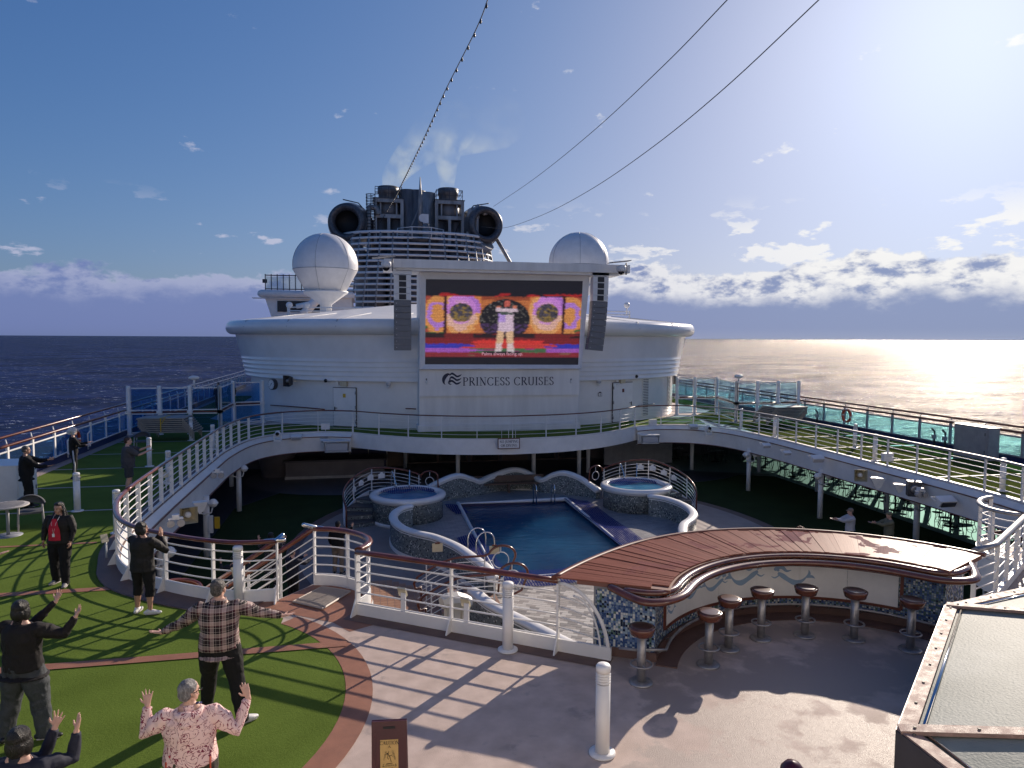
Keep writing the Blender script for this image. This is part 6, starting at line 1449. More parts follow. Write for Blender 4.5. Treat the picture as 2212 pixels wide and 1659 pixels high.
def stackframe(px0, px1, pyt, pyplat, pymid, pyb):
    Y = 99.0; A_ = AT(px0, pyb, Y); B_ = AT(px1, pyt, Y); zt, zp, zm, zb = B_.z, AT(px0, pyplat, Y).z, AT(px0, pymid, Y).z, A_.z; xa, xb = A_.x, B_.x; xc = (xa+xb)/2; dp = 3.6
    m = MB(); m.lathe([(1.42, zp+1.9), (1.45, zp+1.0), (1.32, zp+0.9), (1.32, zp-0.4), (1.55, zp-0.7), (1.55, zm-0.2)], c=(xc, Y+dp/2, 0), n=24); s1 = obj('exhaust_pipe', m, 'soot', fn_)
    for dx in (-1.15, 1.15): m = MB(); m.lathe([(1.2, zm-0.4), (1.2, zb-3)], c=(xc+dx, Y+dp/2, 0), n=20); obj('silencer', m, 'steel_sooty' if False else 'soot', fn_)
    for x_ in (xa, xb):
        for y_ in (Y, Y+dp): m = MB(); m.box((x_, y_, (zp+zb)/2-0.5), (0.42, 0.42, zp-zb+1)); obj('frame_column', m, 'steel_sooty', fn_)
    m = MB(); m.box((xc, Y-0.02, (zm+zb)/2-0.4), (0.4, 0.3, zm-zb+0.8)); obj('frame_column', m, 'steel_sooty', fn_)
    for z_ in (zp-0.25, zm):
        for y_ in (Y, Y+dp): m = MB(); m.box((xc, y_-0.03, z_), (xb-xa+0.42, 0.4, 0.5)); obj('frame_beam', m, 'steel_sooty', fn_)
        for x_ in (xa, xb): m = MB(); m.box((x_, Y+dp/2, z_), (0.38, dp, 0.42)); obj('frame_beam', m, 'steel_sooty', fn_)
    for f in (0.2, 0.8): m = MB(); m.box((xa+(xb-xa)*f, Y+0.25, (zp+zm)/2), (0.2, 0.2, zp-zm-0.5)); obj('frame_column', m, 'steel_sooty', fn_)
    m = MB()
    for z_ in (zp+0.1, zp+0.7, zp+1.25, zt):
        m.tube([(xa, Y, z_), (xb, Y, z_), (xb, Y+dp, z_), (xa, Y+dp, z_)], 0.045, 4, closed=True)
    obj('platform_rail', m, 'dark_grey', fn_)
    for k in range(5):
        m = MB(); m.box((xa+(xb-xa)*k/4, Y, (zp+zt)/2), (0.07, 0.07, zt-zp)); obj('rail_post', m, 'dark_grey', fn_)
    m = MB(); m.box((xc, Y+dp/2, zp+0.03), (xb-xa+0.6, dp+0.6, 0.1)); obj('platform', m, 'dark_grey', fn_)
    return Vector((xc, Y+dp/2, zp+1.9))
top1 = stackframe(811, 868, 405, 428, 466, 512); top2 = stackframe(943, 999, 412, 432, 470, 517)
for px, r_, py in ((881, 1.3, 412), (899, 1.28, 413), (920, 1.35, 418)):
    q = AT(px, py, 101); m = MB(); m.lathe([(r_, 12), (r_, q.z), (r_-.06, q.z), (r_-.08, q.z-1)], c=(q.x, 101, 0), n=20, capt=False); obj('flue_pipe', m, 'soot' if px < 910 else 'steel_sooty', fn_)
# radar mast and platform between the stacks
q = AT(908, 500, 97); m = MB(); m.lathe([(0.35, 0), (0.3, 5.2), (0.16, 6.5), (0.05, 8.0)], c=(q.x, 97, q.z-0.8), n=8); mm_ = obj('mast', m, 'steel_sooty', fn_)
for dx in (-2.2, 2.2): m = MB(); m.tube([(q.x, 97, q.z+3.4), (q.x+dx, 97.5, q.z-1.6)], 0.12, 6); obj('mast_stay', m, 'steel_sooty', fn_)
m = MB(); m.lathe([(2.6, 0), (3.2, 0.55), (3.2, 0.65)], c=(q.x, 97.5, q.z-1.9), n=8); obj('mast_platform', m, 'dark_grey', fn_)
m = MB()
for z_ in (0.8, 1.6): m.tube([(q.x+3.3*cos(b), 97.5+3.3*sin(b), q.z-1.9+z_+.5) for b in [2*pi*j/8+pi/8 for j in range(8)]], 0.05, 4, closed=True)
for j in range(8): b = 2*pi*j/8+pi/8; m.tube([(q.x+3.3*cos(b), 97.5+3.3*sin(b), q.z-1.3), (q.x+3.3*cos(b), 97.5+3.3*sin(b), q.z+0.25)], 0.05, 4)
obj('platform_rail', m, 'white', fn_)
m = MB(); m.box((q.x+0.7, 96.5, q.z+1.6), (0.7, 0.6, 1.2)); m.lathe([(0.55, 96.3), (0.55, 96.6)], c=(q.x+0.3, 0, q.z+1.7), n=12, axis='Y'); obj('radar_box', m, 'white', fn_)
# bent vent pipes and ladder cage beside the left stack
for px, py in ((797, 470), (1013, 478), (1030, 470)):
    q = AT(px, py, 98.5); m = MB(); m.tube(catmull([(q.x, 98.5, 12), (q.x, 98.5, q.z+0.6), (q.x+.4, 98.5, q.z+1.3), (q.x+1.0, 98.5, q.z+1.2), (q.x+1.2, 98.5, q.z+.4)], 4), 0.32, 8); obj('vent_pipe', m, 'steel_sooty', fn_)
q0, q1 = AT(800, 420, 98.5), AT(800, 512, 98.5); m = MB()
for k in range(14): z_ = q1.z+(q0.z-q1.z)*k/13; m.tube([(q0.x+0.6*cos(b), 98.5+.6*sin(b), z_) for b in [2*pi*j/10 for j in range(10)]], 0.045, 4, closed=True)
for b in (0, 1.2, 2.4, 3.6, 4.8): m.tube([(q0.x+.6*cos(b), 98.5+.6*sin(b), q1.z), (q0.x+.6*cos(b), 98.5+.6*sin(b), q0.z)], 0.04, 4)
obj('ladder_cage', m, 'dark_grey', fn_)
# pods
mat('pod_lip', (0.13, 0.13, 0.14), 0.35, metal=0.3, var=0.5)
for px, py, sgx in ((748, 479, -1), (1050, 485, 1)):
    c = AT(px, py, 98.0); m = MB()
    yaw_ = Matrix.Rotation(radians(-11*sgx*-1), 3, 'Z')
    prof = [(1.55, 1.8), (1.55, 0.3), (1.75, -0.35), (2.05, -0.5), (2.35, -0.35), (2.55, 0.3), (2.85, 1.6), (2.95, 3.2), (2.8, 5.5), (2.3, 8.0), (1.6, 10.0), (1.4, 10.2)]
    def LA(pf, smooth=True):
        mm = MB(); mm.lathe(pf, n=36, axis='Y', capb=False, capt=False); mm.v = [tuple(yaw_ @ Vector(v)+c) for v in mm.v]; return mm
    obj('pod_shell', LA(prof[5:]), 'pod', fn_); obj('pod_lip', LA(prof[1:6]), 'pod_lip', fn_); obj('pod_intake', LA([(0.0, 1.75), (1.56, 1.8), (1.56, 0.25)]), 'black', fn_)
    m = MB(); m.tube([(c.x, 98.5, c.z-2.3), (c.x+2.4*-sgx, 101, 15.0)], (1.5, 0.9), 10); obj('pylon', m, 'steel_sooty', fn_)
    m = MB(); m.tube([c+V(-sgx*-0.4, 0, 2.9), c+V(-sgx*1.6, 1.0, 2.7), c+V(-sgx*3.6, 1.5, 0.4), c+V(-sgx*4.4, 1.5, -2.2)], 0.08, 5); obj('grab_bar', m, 'dark_grey', fn_)
m = MB(); q = AT(1068, 508, 100); q2 = AT(1105, 580, 100); m.tube([q, q2+V(1.2, 0, -1.5)], 0.26, 8); obj('brace', m, 'steel_sooty', fn_)
# aft lookout house at the left
lk = thing('lookout_wing', 'white overhanging aft deckhouse wing with glass screens on top', 'deckhouse', AT(600, 672, 82))
def LQ(px, py, Y=82.0): return AT(px, py, Y)
m = MB(); x0_, x1_ = LQ(572, 660).x, LQ(760, 660).x; zt, zb = LQ(600, 642).z, LQ(600, 685).z
m.add([(x0_, 82, zt), (x1_, 82, zt), (x1_, 82, zb-2), (x0_+1.3, 82, zb-2), (x0_, 92, zt), (x1_, 92, zt), (x1_, 92, zb-2), (x0_+1.3, 92, zb-2)], [(0, 3, 2, 1), (0, 4, 7, 3), (4, 5, 6, 7)]); obj('wall', m, 'white', lk)
m = MB(); m.tube([(LQ(566, 640).x, 81.8, zt+0.35), (x1_, 81.8, zt+0.35)], (0.45, 0.35), 10, roundcap=True); m.box(((x0_+x1_)/2, 87, zt+0.3), (x1_-x0_+.4, 11, 0.5)); m.box((x0_+3, 82, zt-0.12), (8.5, 0.9, 0.08)); obj('roof', m, 'white', lk)
m = MB(); m.box((LQ(628, 660).x+1.4, 81.95, LQ(628, 662).z), (5.6, 0.1, 1.2)); wn_ = obj('window', m, 'black_gloss', lk)
for k in range(8):
    px = 573+13*k; q = LQ(px, 638); m = MB(); m.box((q.x, 82.2, zt+0.8+0.85), (0.09, 0.09, 1.75)); obj('screen_post', m, 'dark_grey', lk)
    m = MB(); m.box((q.x+0.42, 82.2, zt+0.8+0.8), (0.72, 0.03, 1.35)); obj('glass_panel', m, 'glass_clear', lk)
for z_ in (0.9, 2.4): m = MB(); m.tube([(LQ(573, 600).x, 82.2, zt+z_), (LQ(670, 600).x, 82.2, zt+z_)], 0.06, 5); obj('screen_rail', m, 'dark_grey', lk)
m = MB(); q = LQ(572, 607); m.box(q, (0.45, 0.4, 0.4)); obj('lamp', m, 'dark_grey', lk)
m = MB(); a_, b_ = LQ(690, 640, 75), LQ(655, 680, 75); m.tube([a_, b_], 0.45, 8); m.tube([LQ(700, 650, 75), LQ(640, 662, 75)], 0.25, 8); obj('strut', m, 'white', lk)
# ------------------------------------------------------------------ cables and smoke
def wire(lab, pts, r_, bulbs=False):
    pp = catmull([AT(*p) for p in pts], 8); t = thing('string_lights' if bulbs else 'stay_cable', lab, 'cable', pp[0])
    m = MB(); m.tube(pp, r_, 5); obj('cable', m, 'cable', t)
    if bulbs:
        me = None
        for p, tg in resample(pp, 1.15):
            if me is None: mm = MB(); mm.ball((0, 0, -0.10), (0.055, 0.055, 0.085), 8, k=6); mm.tube([(0, 0, 0), (0, 0, -0.06)], 0.035, 6); me = mesh_of('bulb', mm, 'dark_grey')
            inst('bulb', me, t, p-pp[0], random.uniform(0, 6))
wire('string of small bulbs sagging from the upper edge of the picture to the left stack', [(1063, -30, 26), (1030, 60, 29), (960, 200, 36), (915, 300, 46), (872, 388, 64), (850, 432, 82), (822, 478, 96)], 0.022, True)
wire('thin straight cable rising to the right from the right pod, upper one', [(1590, -20, 24), (1430, 145, 32), (1270, 293, 46), (1150, 389, 68), (1066, 446, 98)], 0.022)
wire('thin sagging cable rising to the right from the right pod, lower one', [(1795, -25, 22), (1560, 195, 28), (1400, 325, 36), (1270, 413, 48), (1170, 465, 66), (1090, 492, 88), (1040, 490, 97)], 0.022)
def smoke(lab, base, pts):
    m = MB(); pp = catmull([AT(*p[:3]) for p in pts], 5); n_ = len(pp); rr = [catmull([(p[3], 0, 0) for p in pts], 5)[i].x for i in range(n_)]
    m.tube(pp, rr, 16, roundcap=True); ob = obj('smoke', m, 'smoke'); tag(ob, lab, 'smoke', kind='stuff')
def smoke_mat():
    mt = bpy.data.materials.new('smoke'); mt.use_nodes = True; MT['smoke'] = mt; nt = mt.node_tree; nt.nodes.clear(); N = nt.nodes.new; L = nt.links.new
    o = N('ShaderNodeOutputMaterial'); v = N('ShaderNodeVolumePrincipled'); v.inputs['Color'].default_value = (0.96, 1.0, 0.74, 1); v.inputs['Anisotropy'].default_value = 0.35; tc = N('ShaderNodeTexCoord')
    n = N('ShaderNodeTexNoise'); n.inputs['Scale'].default_value = 0.35; n.inputs['Detail'].default_value = 4; n.inputs['Distortion'].default_value = 0.8; L(tc.outputs['Object'], n.inputs[0])
    sp = N('ShaderNodeSeparateXYZ'); L(tc.outputs['Object'], sp.inputs[0])
    r = N('ShaderNodeMapRange'); r.inputs[1].default_value = 0.42; r.inputs[2].default_value = 0.75; r.inputs[3].default_value = 0.0; r.inputs[4].default_value = 0.22; L(n.outputs[0], r.inputs[0])
    f = N('ShaderNodeMapRange'); f.interpolation_type = 'SMOOTHSTEP'; f.inputs[1].default_value = 26.5; f.inputs[2].default_value = 34; f.inputs[3].default_value = 1.0; f.inputs[4].default_value = 0.04; L(sp.outputs[2], f.inputs[0])
    L(math_node(N, L, 'MULTIPLY', r.outputs[0], f.outputs[0]), v.inputs['Density']); L(v.outputs[0], o.inputs['Volume']); mt.cycles.volume_step_rate = 2
smoke_mat()
smoke('pale greenish smoke drifting right from the left stack', top1, [(838, 408, 100.5, 0.9), (848, 385, 100.5, 1.5), (868, 358, 100.5, 1.9), (895, 330, 100.5, 2.4), (930, 300, 100.5, 3.2), (980, 270, 100.5, 3.6)])
smoke('pale greenish smoke rising from the right stack', top2, [(966, 413, 100.5, 0.9), (966, 385, 100.5, 1.2), (965, 350, 100.5, 1.7), (972, 315, 100.5, 2.3), (1010, 285, 100.5, 3.2), (1080, 262, 100.5, 3.8)])
# ------------------------------------------------------------------ side screens: glass panels under a double wood rail
def side_screen(X, y0, y1, lab, sg, tint, top=1.02, r1=1.22, r2=1.46, step=1.75, pw='white', group=None, hmat='wood_rail'):
    t = thing('glass_bulwark', lab, 'railing', (X, y0, 0)); n_ = int(round((y1-y0)/step)); pm = MB(); pm.box((0, 0, 0.62), (0.07, 0.11, 1.24)); pm.tube([(0, 0, 1.2), (-sg*0.05, 0, 1.42)], 0.022, 5); pme = mesh_of('post', pm, pw)
    gm = MB(); gm.box((0, 0, 0.64), (0.014, step-0.13, 0.72)); gme = mesh_of('glass_panel', gm, tint)
    for k in range(n_+1):
        y = y0+(y1-y0)*k/n_; inst('post', pme, t, (0, y-y0, 0))
        if k < n_: inst('glass_panel', gme, t, (0, y-y0+step/2, 0))
    L_ = y1-y0
    for nm, z, r_, mt, dx in (('bottom_bar', 0.27, 0.03, pw, 0), ('top_bar', 1.03, 0.035, pw, 0), ('handrail', r1, 0.05, hmat, 0), ('outer_handrail', r2, 0.045, hmat, -sg*0.10)):
        m = MB(); m.tube([(dx, 0, z), (dx, L_, z)], r_, 8, smooth=True); obj(nm, m, mt, t, world=False)
    m = MB(); m.box((0, L_/2, 0.12), (0.10, L_, 0.24)); obj('navy_kerb', m, 'navy', t, world=False)
    return t
side_screen(XL+0.1, 8, 71, 'glass bulwark with white posts and sunlit wood handrails along the left side of the ship', 1, 'glass_blue', r2=1.50)
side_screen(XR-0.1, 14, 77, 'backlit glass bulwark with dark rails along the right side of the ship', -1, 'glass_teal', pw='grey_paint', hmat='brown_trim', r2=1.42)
m = MB(); m.sheet([(XL+0.16, 8), (XL+0.56, 8), (XL+0.56, 71), (XL+0.16, 71)], 0.016); obj('side_gutter', m, 'floor_tan', kind='structure')
m = MB(); m.sheet([(XR-0.50, 10), (XR-0.15, 10), (XR-0.15, 77), (XR-0.50, 77)], 0.016); obj('side_gutter', m, 'line_white', kind='structure')
# cross windscreens
def cross(lab, bases, tint, top=2.35):
    t = thing('windscreen', lab, 'windscreen', bases[0])
    for k, p in enumerate(bases):
        m = MB(); m.lathe([(0.16, 0), (0.16, 0.03), (0.095, 0.06), (0.095, top-0.08), (0.10, top), (0.06, top+0.03)], c=p, n=14); m.box(Vector(p)+V(0, 0, 1.1), (0.24, 0.24, 0.14)); obj('post', m, 'white', t)
    for p, q in zip(bases, bases[1:]):
        p = Vector(p); q = Vector(q); d = (q-p).normalized(); a = p+d*0.13; b = q-d*0.13; ang = atan2(d.y, d.x); c = (a+b)/2; L_ = (b-a).length
        for z0_, z1_ in ((0.14, 1.0), (1.2, top-0.12)):
            m = MB(); m.box(c+V(0, 0, (z0_+z1_)/2), (L_-0.04, 0.014, z1_-z0_), ang); obj('glass_panel', m, tint, t)
        for z_ in (0.12, 1.02, 1.2, top-0.08): m = MB(); m.box(c+V(0, 0, z_), (L_, 0.045, 0.045), ang); obj('bar', m, 'white', t)
        m = MB(); m.tube([a+V(0, 0, 1.1), b+V(0, 0, 1.1)], 0.045, 8); obj('handrail', m, 'brown_trim', t)
xs = [XL+0.25+k*1.38 for k in range(4)]
cross('blue glass windscreen with white posts across the left deck behind the loungers', [(x, 36.9, 0) for x in xs], 'glass_blue')
cross('taller blue glass windscreen joining the deckhouse on the left', [(xs[3], 36.9, 0), (-7.2, 40.6, 0), (-5.75, 41.1, 0)], 'glass_blue')
xr = [XR-0.25-k*1.32 for k in range(4)]
cross('backlit glass windscreen with white posts across the right deck behind the loungers', [(x, 37.2, 0) for x in xr[::-1]], 'glass_pale')
cross('backlit glass windscreen joining the deckhouse on the right', [(xr[3], 37.2, 0), (21.6, 41.2, 0), (20.2, 41.4, 0), (18.95, 41.3, 0)], 'glass_pale')
for q, lab in (((-8.35, 37.0, 2.75), 'white covered deck lamp on top of the left windscreen'), ((20.9, 37.3, 2.65), 'white deck lamp pair on top of the right windscreen')):
    q = Vector(q); t = thing('deck_lamp', lab, 'lamp', q); m = MB(); m.ball(q+V(0, 0, 0.0), (0.26, 0.15, 0.11)); obj('head', m, 'white', t); m = MB(); m.tube([q+V(0, 0, -0.45), q], 0.05, 6); obj('stem', m, 'white', t)
# strapped stacks of sun loungers
def stack(x, y, rz, lab):
    t = thing('lounger_stack', lab, 'stacked loungers', (x, y, 0.01), rz)
    pr = None
    for k in range(8):
        dx = 0.07*(7-k); z = 0.42+0.085*k
        s_ = bpy.data.objects.new('sun_lounger', None); COL.objects.link(s_); s_.parent = t; s_.location = (dx, 0.02*k, z); 
        if pr is None:
            f = MB(); f.box((0, 0, 0), (2.0, 0.05, 0.055)); f.box((0, 1.3*0.5, 0), (2.0, 0.05, 0.055)); f.box((0, -0.65, 0), (2.0, 0.05, 0.055)); f.box((1.0, 0, 0), (0.05, 1.34, 0.055)); f.box((-1.0, 0, 0), (0.05, 1.34, 0.055)); fm = mesh_of('frame', f, 'taupe')
            g = MB(); g.box((0, 0, 0.006), (1.92, 1.24, 0.022)); gm_ = mesh_of('sling', g, 'taupe'); gm2 = mesh_of('sling', g, 'dark_grey')
            lm = MB(); lm.box((0, 0, -0.2), (0.05, 0.045, 0.38)); lme = mesh_of('leg', lm, 'taupe'); pr = 1
        bpy.data.objects.remove(s_)
        inst('frame', fm, t, (dx, 0.02*k, z)); inst('sling', gm_ if k == 7 else gm2, t, (dx, 0.02*k, z))
        for lx in (-0.96, 0.96):
            for ly in (-0.62, 0.62): inst('leg', lme, t, (dx+lx*1.0, ly+0.02*k, z))
    m = MB(); m.box((0.05, -0.66, 0.72), (0.05, 0.012, 0.7)); m.box((0.05, 0.0, 1.055), (0.05, 1.36, 0.012)); m.box((0.18, -0.665, 0.95), (0.03, 0.012, 0.34), 0, ry=0.5); obj('strap', m, 'yellow', t, world=False)
    return t
stack(-9.25, 35.1, radians(-3), 'stack of taupe sun loungers tied with a yellow strap on the left deck')
stack(22.9, 35.9, radians(183), 'stack of sun loungers tied with a yellow strap on the right deck')
# life rings
def ring_buoy(q, rz, lab):
    t = thing('life_ring', lab, 'life ring', q, rz, group='orange life rings on the bulwarks'); n = 32
    for k in range(8):
        a0 = 2*pi*k/8; m = MB(); w = 0.16 if k % 2 else 0.62
        a0 = pi/4*k; span = (pi/2-0.22) if k % 2 == 0 else 0.22
        if k % 2: continue
        st = a0*1.0; pts = [(0, 0.31*cos(st+b), 0.31*sin(st+b)) for b in [ (pi/2-0.24)*j/8 for j in range(9)]]; m.tube(pts, (0.075, 0.055), 10); obj('orange_section', m, 'orange', t, world=False)
        m = MB(); pts = [(0, 0.31*cos(st+b), 0.31*sin(st+b)) for b in [(pi/2-0.24)+0.24*j/3 for j in range(4)]]; m.tube(pts, (0.078, 0.058), 10); obj('white_band', m, 'white', t, world=False)
    m = MB(); m.tube([(0.0, 0.42*cos(b), 0.42*sin(b)) for b in [2*pi*j/24 for j in range(24)]], 0.012, 5, closed=True); obj('rope', m, 'white', t, world=False)
ring_buoy(Vector((XL+0.24, 30.6, 0.72)), 0, 'orange life ring hanging on the left bulwark before the lounger stack'); ring_buoy(Vector((XR-0.24, 32.9, 0.78)), pi, 'orange life ring hanging on the right bulwark, backlit')
for X_, sg, lst in ((XL+0.2, 1, ((29.9, 'white winch crank'), (23.6, 'white hand crank'), (31.9, 'white box'))), ):
    for y, nm in lst:
        t = thing('rail_fitting', 'small %s fitting on the left bulwark at %s' % (nm, 'the man in black' if y < 25 else 'the life ring' if y < 31 else 'the far side of the life ring'), 'fitting', (X_, y, 0.2)); m = MB(); m.tube([(0, 0, -0.1), (0, 0, 0.55), (0.12, 0.1, 0.72)], 0.03, 6); obj('stem', m, 'white', t, world=False); m = MB(); m.box((0.04, 0, 0.1), (0.1, 0.12, 0.14)); obj('box', m, 'white', t, world=False)
for y, lab in ((35.3, 'small dark fitting on the right bulwark beyond the life ring'), (26.9, 'small crank fitting on the right bulwark left of the grey locker'), (26.3, 'short box fitting on the right bulwark beside the crank')):
    t = thing('rail_fitting', lab, 'fitting', (XR-0.3, y, 0.02)); m = MB(); m.tube([(0, 0, 0), (0, 0, 0.72), (-0.06, 0.1, 0.85)], 0.045, 6); obj('stem', m, 'dark_grey', t, world=False); m = MB(); m.box((-0.03, 0, 0.5), (0.14, 0.14, 0.2)); obj('box', m, 'grey_paint', t, world=False)
# lockers
def locker(q, size, rz, lab, mt):
    t = thing('deck_locker', lab, 'locker', q, rz); m = MB(); m.box((0, 0, size[2]/2), size); obj('body', m, mt, t, world=False)
    m = MB(); m.box((size[0]/2+0.008, 0, size[2]*0.52), (0.016, size[1]*0.9, size[2]*0.86)); d = obj('door', m, mt, t, world=False); m = MB(); m.box((size[0]/2+0.02, size[1]*0.4, size[2]*0.8), (0.02, 0.03, 0.12)); m.box((size[0]/2+0.02, size[1]*0.4, size[2]*0.25), (0.02, 0.03, 0.12)); obj('hinge', m, 'dark_grey', d, world=False)
    m = MB(); m.box((0, 0, size[2]+0.012), (size[0]+0.05, size[1]+0.05, 0.026)); obj('lid', m, mt, t, world=False)
locker((-10.55, 22.9, 0), (1.5, 1.25, 1.08), 0, 'white locker at the left edge behind the man in black', 'white')
locker((24.35, 24.4, 0), (0.5, 1.7, 1.3), pi, 'big grey locker standing against the right bulwark', 'grey_paint')
m = MB(); m.box((24.08, 24.2, 0.75), (0.02, 0.14, 0.14)); 
# table and chairs on the left lawn
def armchair(q, rz, lab, frame='line_white', sc=1.0):
    t = thing('armchair', lab, 'chair', q, rz)
    for x, y in ((-.24, -.24), (.24, -.24), (-.24, .24), (.24, .24)):
        m = MB(); m.tube([(x*1.12, y*1.15, 0), (x, y, 0.62 if y > 0 else 0.66)], (0.024, 0.016), 6); obj('leg', m, frame, t, world=False)
    m = MB(); m.box((0, 0, 0.42), (0.52, 0.50, 0.045)); obj('seat', m, 'wicker', t, world=False)
    m = MB(); rows = [[Vector((0.31*cos(a)*(1-.0*z), -0.02-0.30*sin(a), z_)) for a in [radians(-8+196*k/16) for k in range(17)]] for z_, z in ((0.60, 0), (0.72, 0.1))]
    R2 = []
    for k in range(17):
        a = radians(-8+196*k/16); h = 0.62+0.17*max(0, sin(a))**1.2; R2.append(h)
    rows = [[Vector((0.29*cos(radians(-8+196*k/16)), 0.02-0.28*sin(radians(-8+196*k/16)), R2[k]-0.10-0.1*max(0, sin(radians(-8+196*k/16))))) for k in range(17)], [Vector((0.32*cos(radians(-8+196*k/16)), 0.02-0.33*sin(radians(-8+196*k/16)), R2[k])) for k in range(17)], [Vector((0.29*cos(radians(-8+196*k/16)), 0.03-0.28*sin(radians(-8+196*k/16)), R2[k]-0.01)) for k in range(17)]]
    m.grid(rows); obj('backrest', m, 'wicker', t, world=False); return t
armchair(P(62, 1146, 0)+V(-0.05, 0.25, 0), radians(205), 'dark woven armchair with pale legs behind the round table at the left edge')
armchair((-9.2, 31.6, 0.01), radians(185), 'dark woven armchair with pale legs standing before the lounger stack')
q = P(18, 1157, 0); t = thing('round_table', 'round slatted grey table at the left edge of the picture', 'table', q)
m = MB(); m.lathe([(0.30, 0), (0.30, 0.012), (0.05, 0.03)], n=28); obj('base', m, 'grey_paint', t, world=False); m = MB(); m.lathe([(0.035, 0.02), (0.035, 0.71)], n=12); obj('pedestal', m, 'grey_paint', t, world=False)
m = MB(); m.lathe([(0.43, 0.71), (0.45, 0.72), (0.45, 0.74), (0.43, 0.75), (0, 0.75)], n=36); tt = obj('top', m, 'line_white', t, world=False)
m = MB()
for k in range(13): y = -0.36+0.06*k; w = sqrt(0.40**2-y*y)*1.7; m.box((0, y, 0.7515), (w, 0.014, 0.003))
obj('slots', m, 'dark_grey', tt, world=False)
# ------------------------------------------------------------------ lower deck
cols = [(-5.6, 32.5), (-5.55, 25.9), (-6.9, 38.0), (2.1, 41.6), (19.0, 26.8), (18.85, 32.4), (20.1, 22.6), (18.6, 38.3), (22.1, 36.9), (22.2, 31.6), (22.6, 27.2), (4.6, 36.8), (8.7, 36.8), (11.3, 37.0), (12.3, 38.5), (-5.5, 20.2)]
cl = ['slim white column under the left deck edge, middle one', 'slim white column under the left deck edge, near one', 'slim white column under the far left deck', 'slim white column before the brown doors', 'slim white column under the right deck edge, middle one', 'slim white column under the right deck edge, far one', 'slim white column with globe lamps under the near right deck edge', 'grey column at the far corner of the terrace', 'inner terrace column, far one', 'inner terrace column, middle one', 'inner terrace column, near one', 'slim white column behind the left part of the far pool wall', 'slim white column behind the middle of the far pool wall', 'slim white column behind the right part of the far pool wall', 'slim white column left of the right hot tub', 'slim white column with globe lamps under the near left deck edge']
m = MB(); m.lathe([(0.11, 0), (0.11, 2.14)], n=16); cm = mesh_of('column', m, 'white')
for (x, y), l in zip(cols, cl):
    o = bpy.data.objects.new('column', cm); COL.objects.link(o); o.location = (x, y, ZL+0.02); tag(o, l, 'column', 'slim deck columns')
def globes(q, lab):
    t = thing('globe_lamps', lab, 'lamp', q, group='globe lamps on the columns')
    for s_ in (-1, 1):
        m = MB(); m.tube([(0, 0, -0.25), (s_*0.2, 0, -0.2), (s_*0.24, 0, 0.0)], 0.025, 6); obj('arm', m, 'white', t, world=False); m = MB(); m.ball((s_*0.26, 0, 0.13), 0.15); obj('globe', m, 'white', t, world=False)
        m = MB(); m.lathe([(0.17, 0), (0.17, 0.04)], c=(s_*0.26, 0, 0.11), n=14); obj('collar', m, 'white', t, world=False)
globes((20.1, 22.45, -1.3), 'pair of globe lamps on the near right column'); globes((19.0, 26.65, -1.15), 'pair of globe lamps on the middle right column'); globes((18.85, 32.25, -1.15), 'pair of globe lamps on the far right column'); globes((-5.55, 25.75, -1.1), 'pair of globe lamps on the near left column'); globes((-5.6, 32.35, -1.1), 'pair of globe lamps on the middle left column'); globes((-5.5, 20.05, -1.1), 'pair of globe lamps on the left column under the railing bend')
t = thing('rescue_hook', 'yellow emergency phone and board on the near left column', 'fitting', (-5.3, 25.8, -1.8)); m = MB(); m.box((-5.36, 25.72, -1.7), (0.12, 0.1, 0.6)); obj('board', m, 'white', t); m = MB(); m.box((-5.16, 25.7, -1.65), (0.16, 0.08, 0.4)); obj('case', m, 'yellow', t)
# doors and glass along the lower aft wall
for px0, px1, kind in ((800, 842, 'panel'), (848, 872, 'dark'), (880, 1010, 'glass'), (1018, 1078, 'glass'), (1085, 1140, 'door'), (1150, 1200, 'glass'), (1206, 1270, 'glass'), (1276, 1390, 'tiled')):
    a_ = AT(px0, 1000, 43.0); b_ = AT(px1, 1000, 43.0); w = b_.x-a_.x; cx_ = (a_.x+b_.x)/2
    m = MB(); m.box((cx_, 43.05, -1.83), (w, 0.06, 2.1)); f_ = obj('door_frame' if kind != 'tiled' else 'wall_panel', m, 'door_brown' if kind in ('door', 'dark', 'glass') else ('white' if kind == 'panel' else 'floor_grey'), bw, world=False)
    if kind in ('glass', 'panel'):
        n = 2 if w > 2 else 1
        for k in range(n): m = MB(); m.box((a_.x+w*(k+.5)/n, 43.0, -1.83), (w/n-0.16, 0.05, 1.95)); obj('pane', m, 'black_gloss' if kind == 'glass' else 'navy', f_, world=False)
t = thing('poolside_door', 'brown door with a window and a small white notice behind the left hot tub', 'door', (1.2, 42.4, ZL)); q = AT(838, 985, 42.2)
m = MB(); m.box((q.x, 42.4, -1.85), (1.7, 0.1, 2.08)); obj('leaf', m, 'door_brown', t); m = MB(); m.box((q.x, 42.33, -1.2), (1.1, 0.03, 0.6)); obj('window', m, 'black_gloss', t); m = MB(); m.box((q.x, 42.30, -1.2), (0.9, 0.02, 0.05)); m.box((q.x, 42.30, -1.2), (0.06, 0.02, 0.5)); obj('glazing_bar', m, 'cream', t); m = MB(); m.box((q.x, 42.33, -1.75), (0.42, 0.02, 0.16)); obj('notice', m, 'line_white', t)
q = AT(796, 985, 42.2); t = thing('poolside_panel', 'navy panelled cabinet with white frame behind the left hot tub', 'cabinet', (q.x, 42.3, ZL)); m = MB(); m.box((q.x, 42.3, -1.85), (2.2, 0.12, 2.08)); obj('frame', m, 'line_white', t)
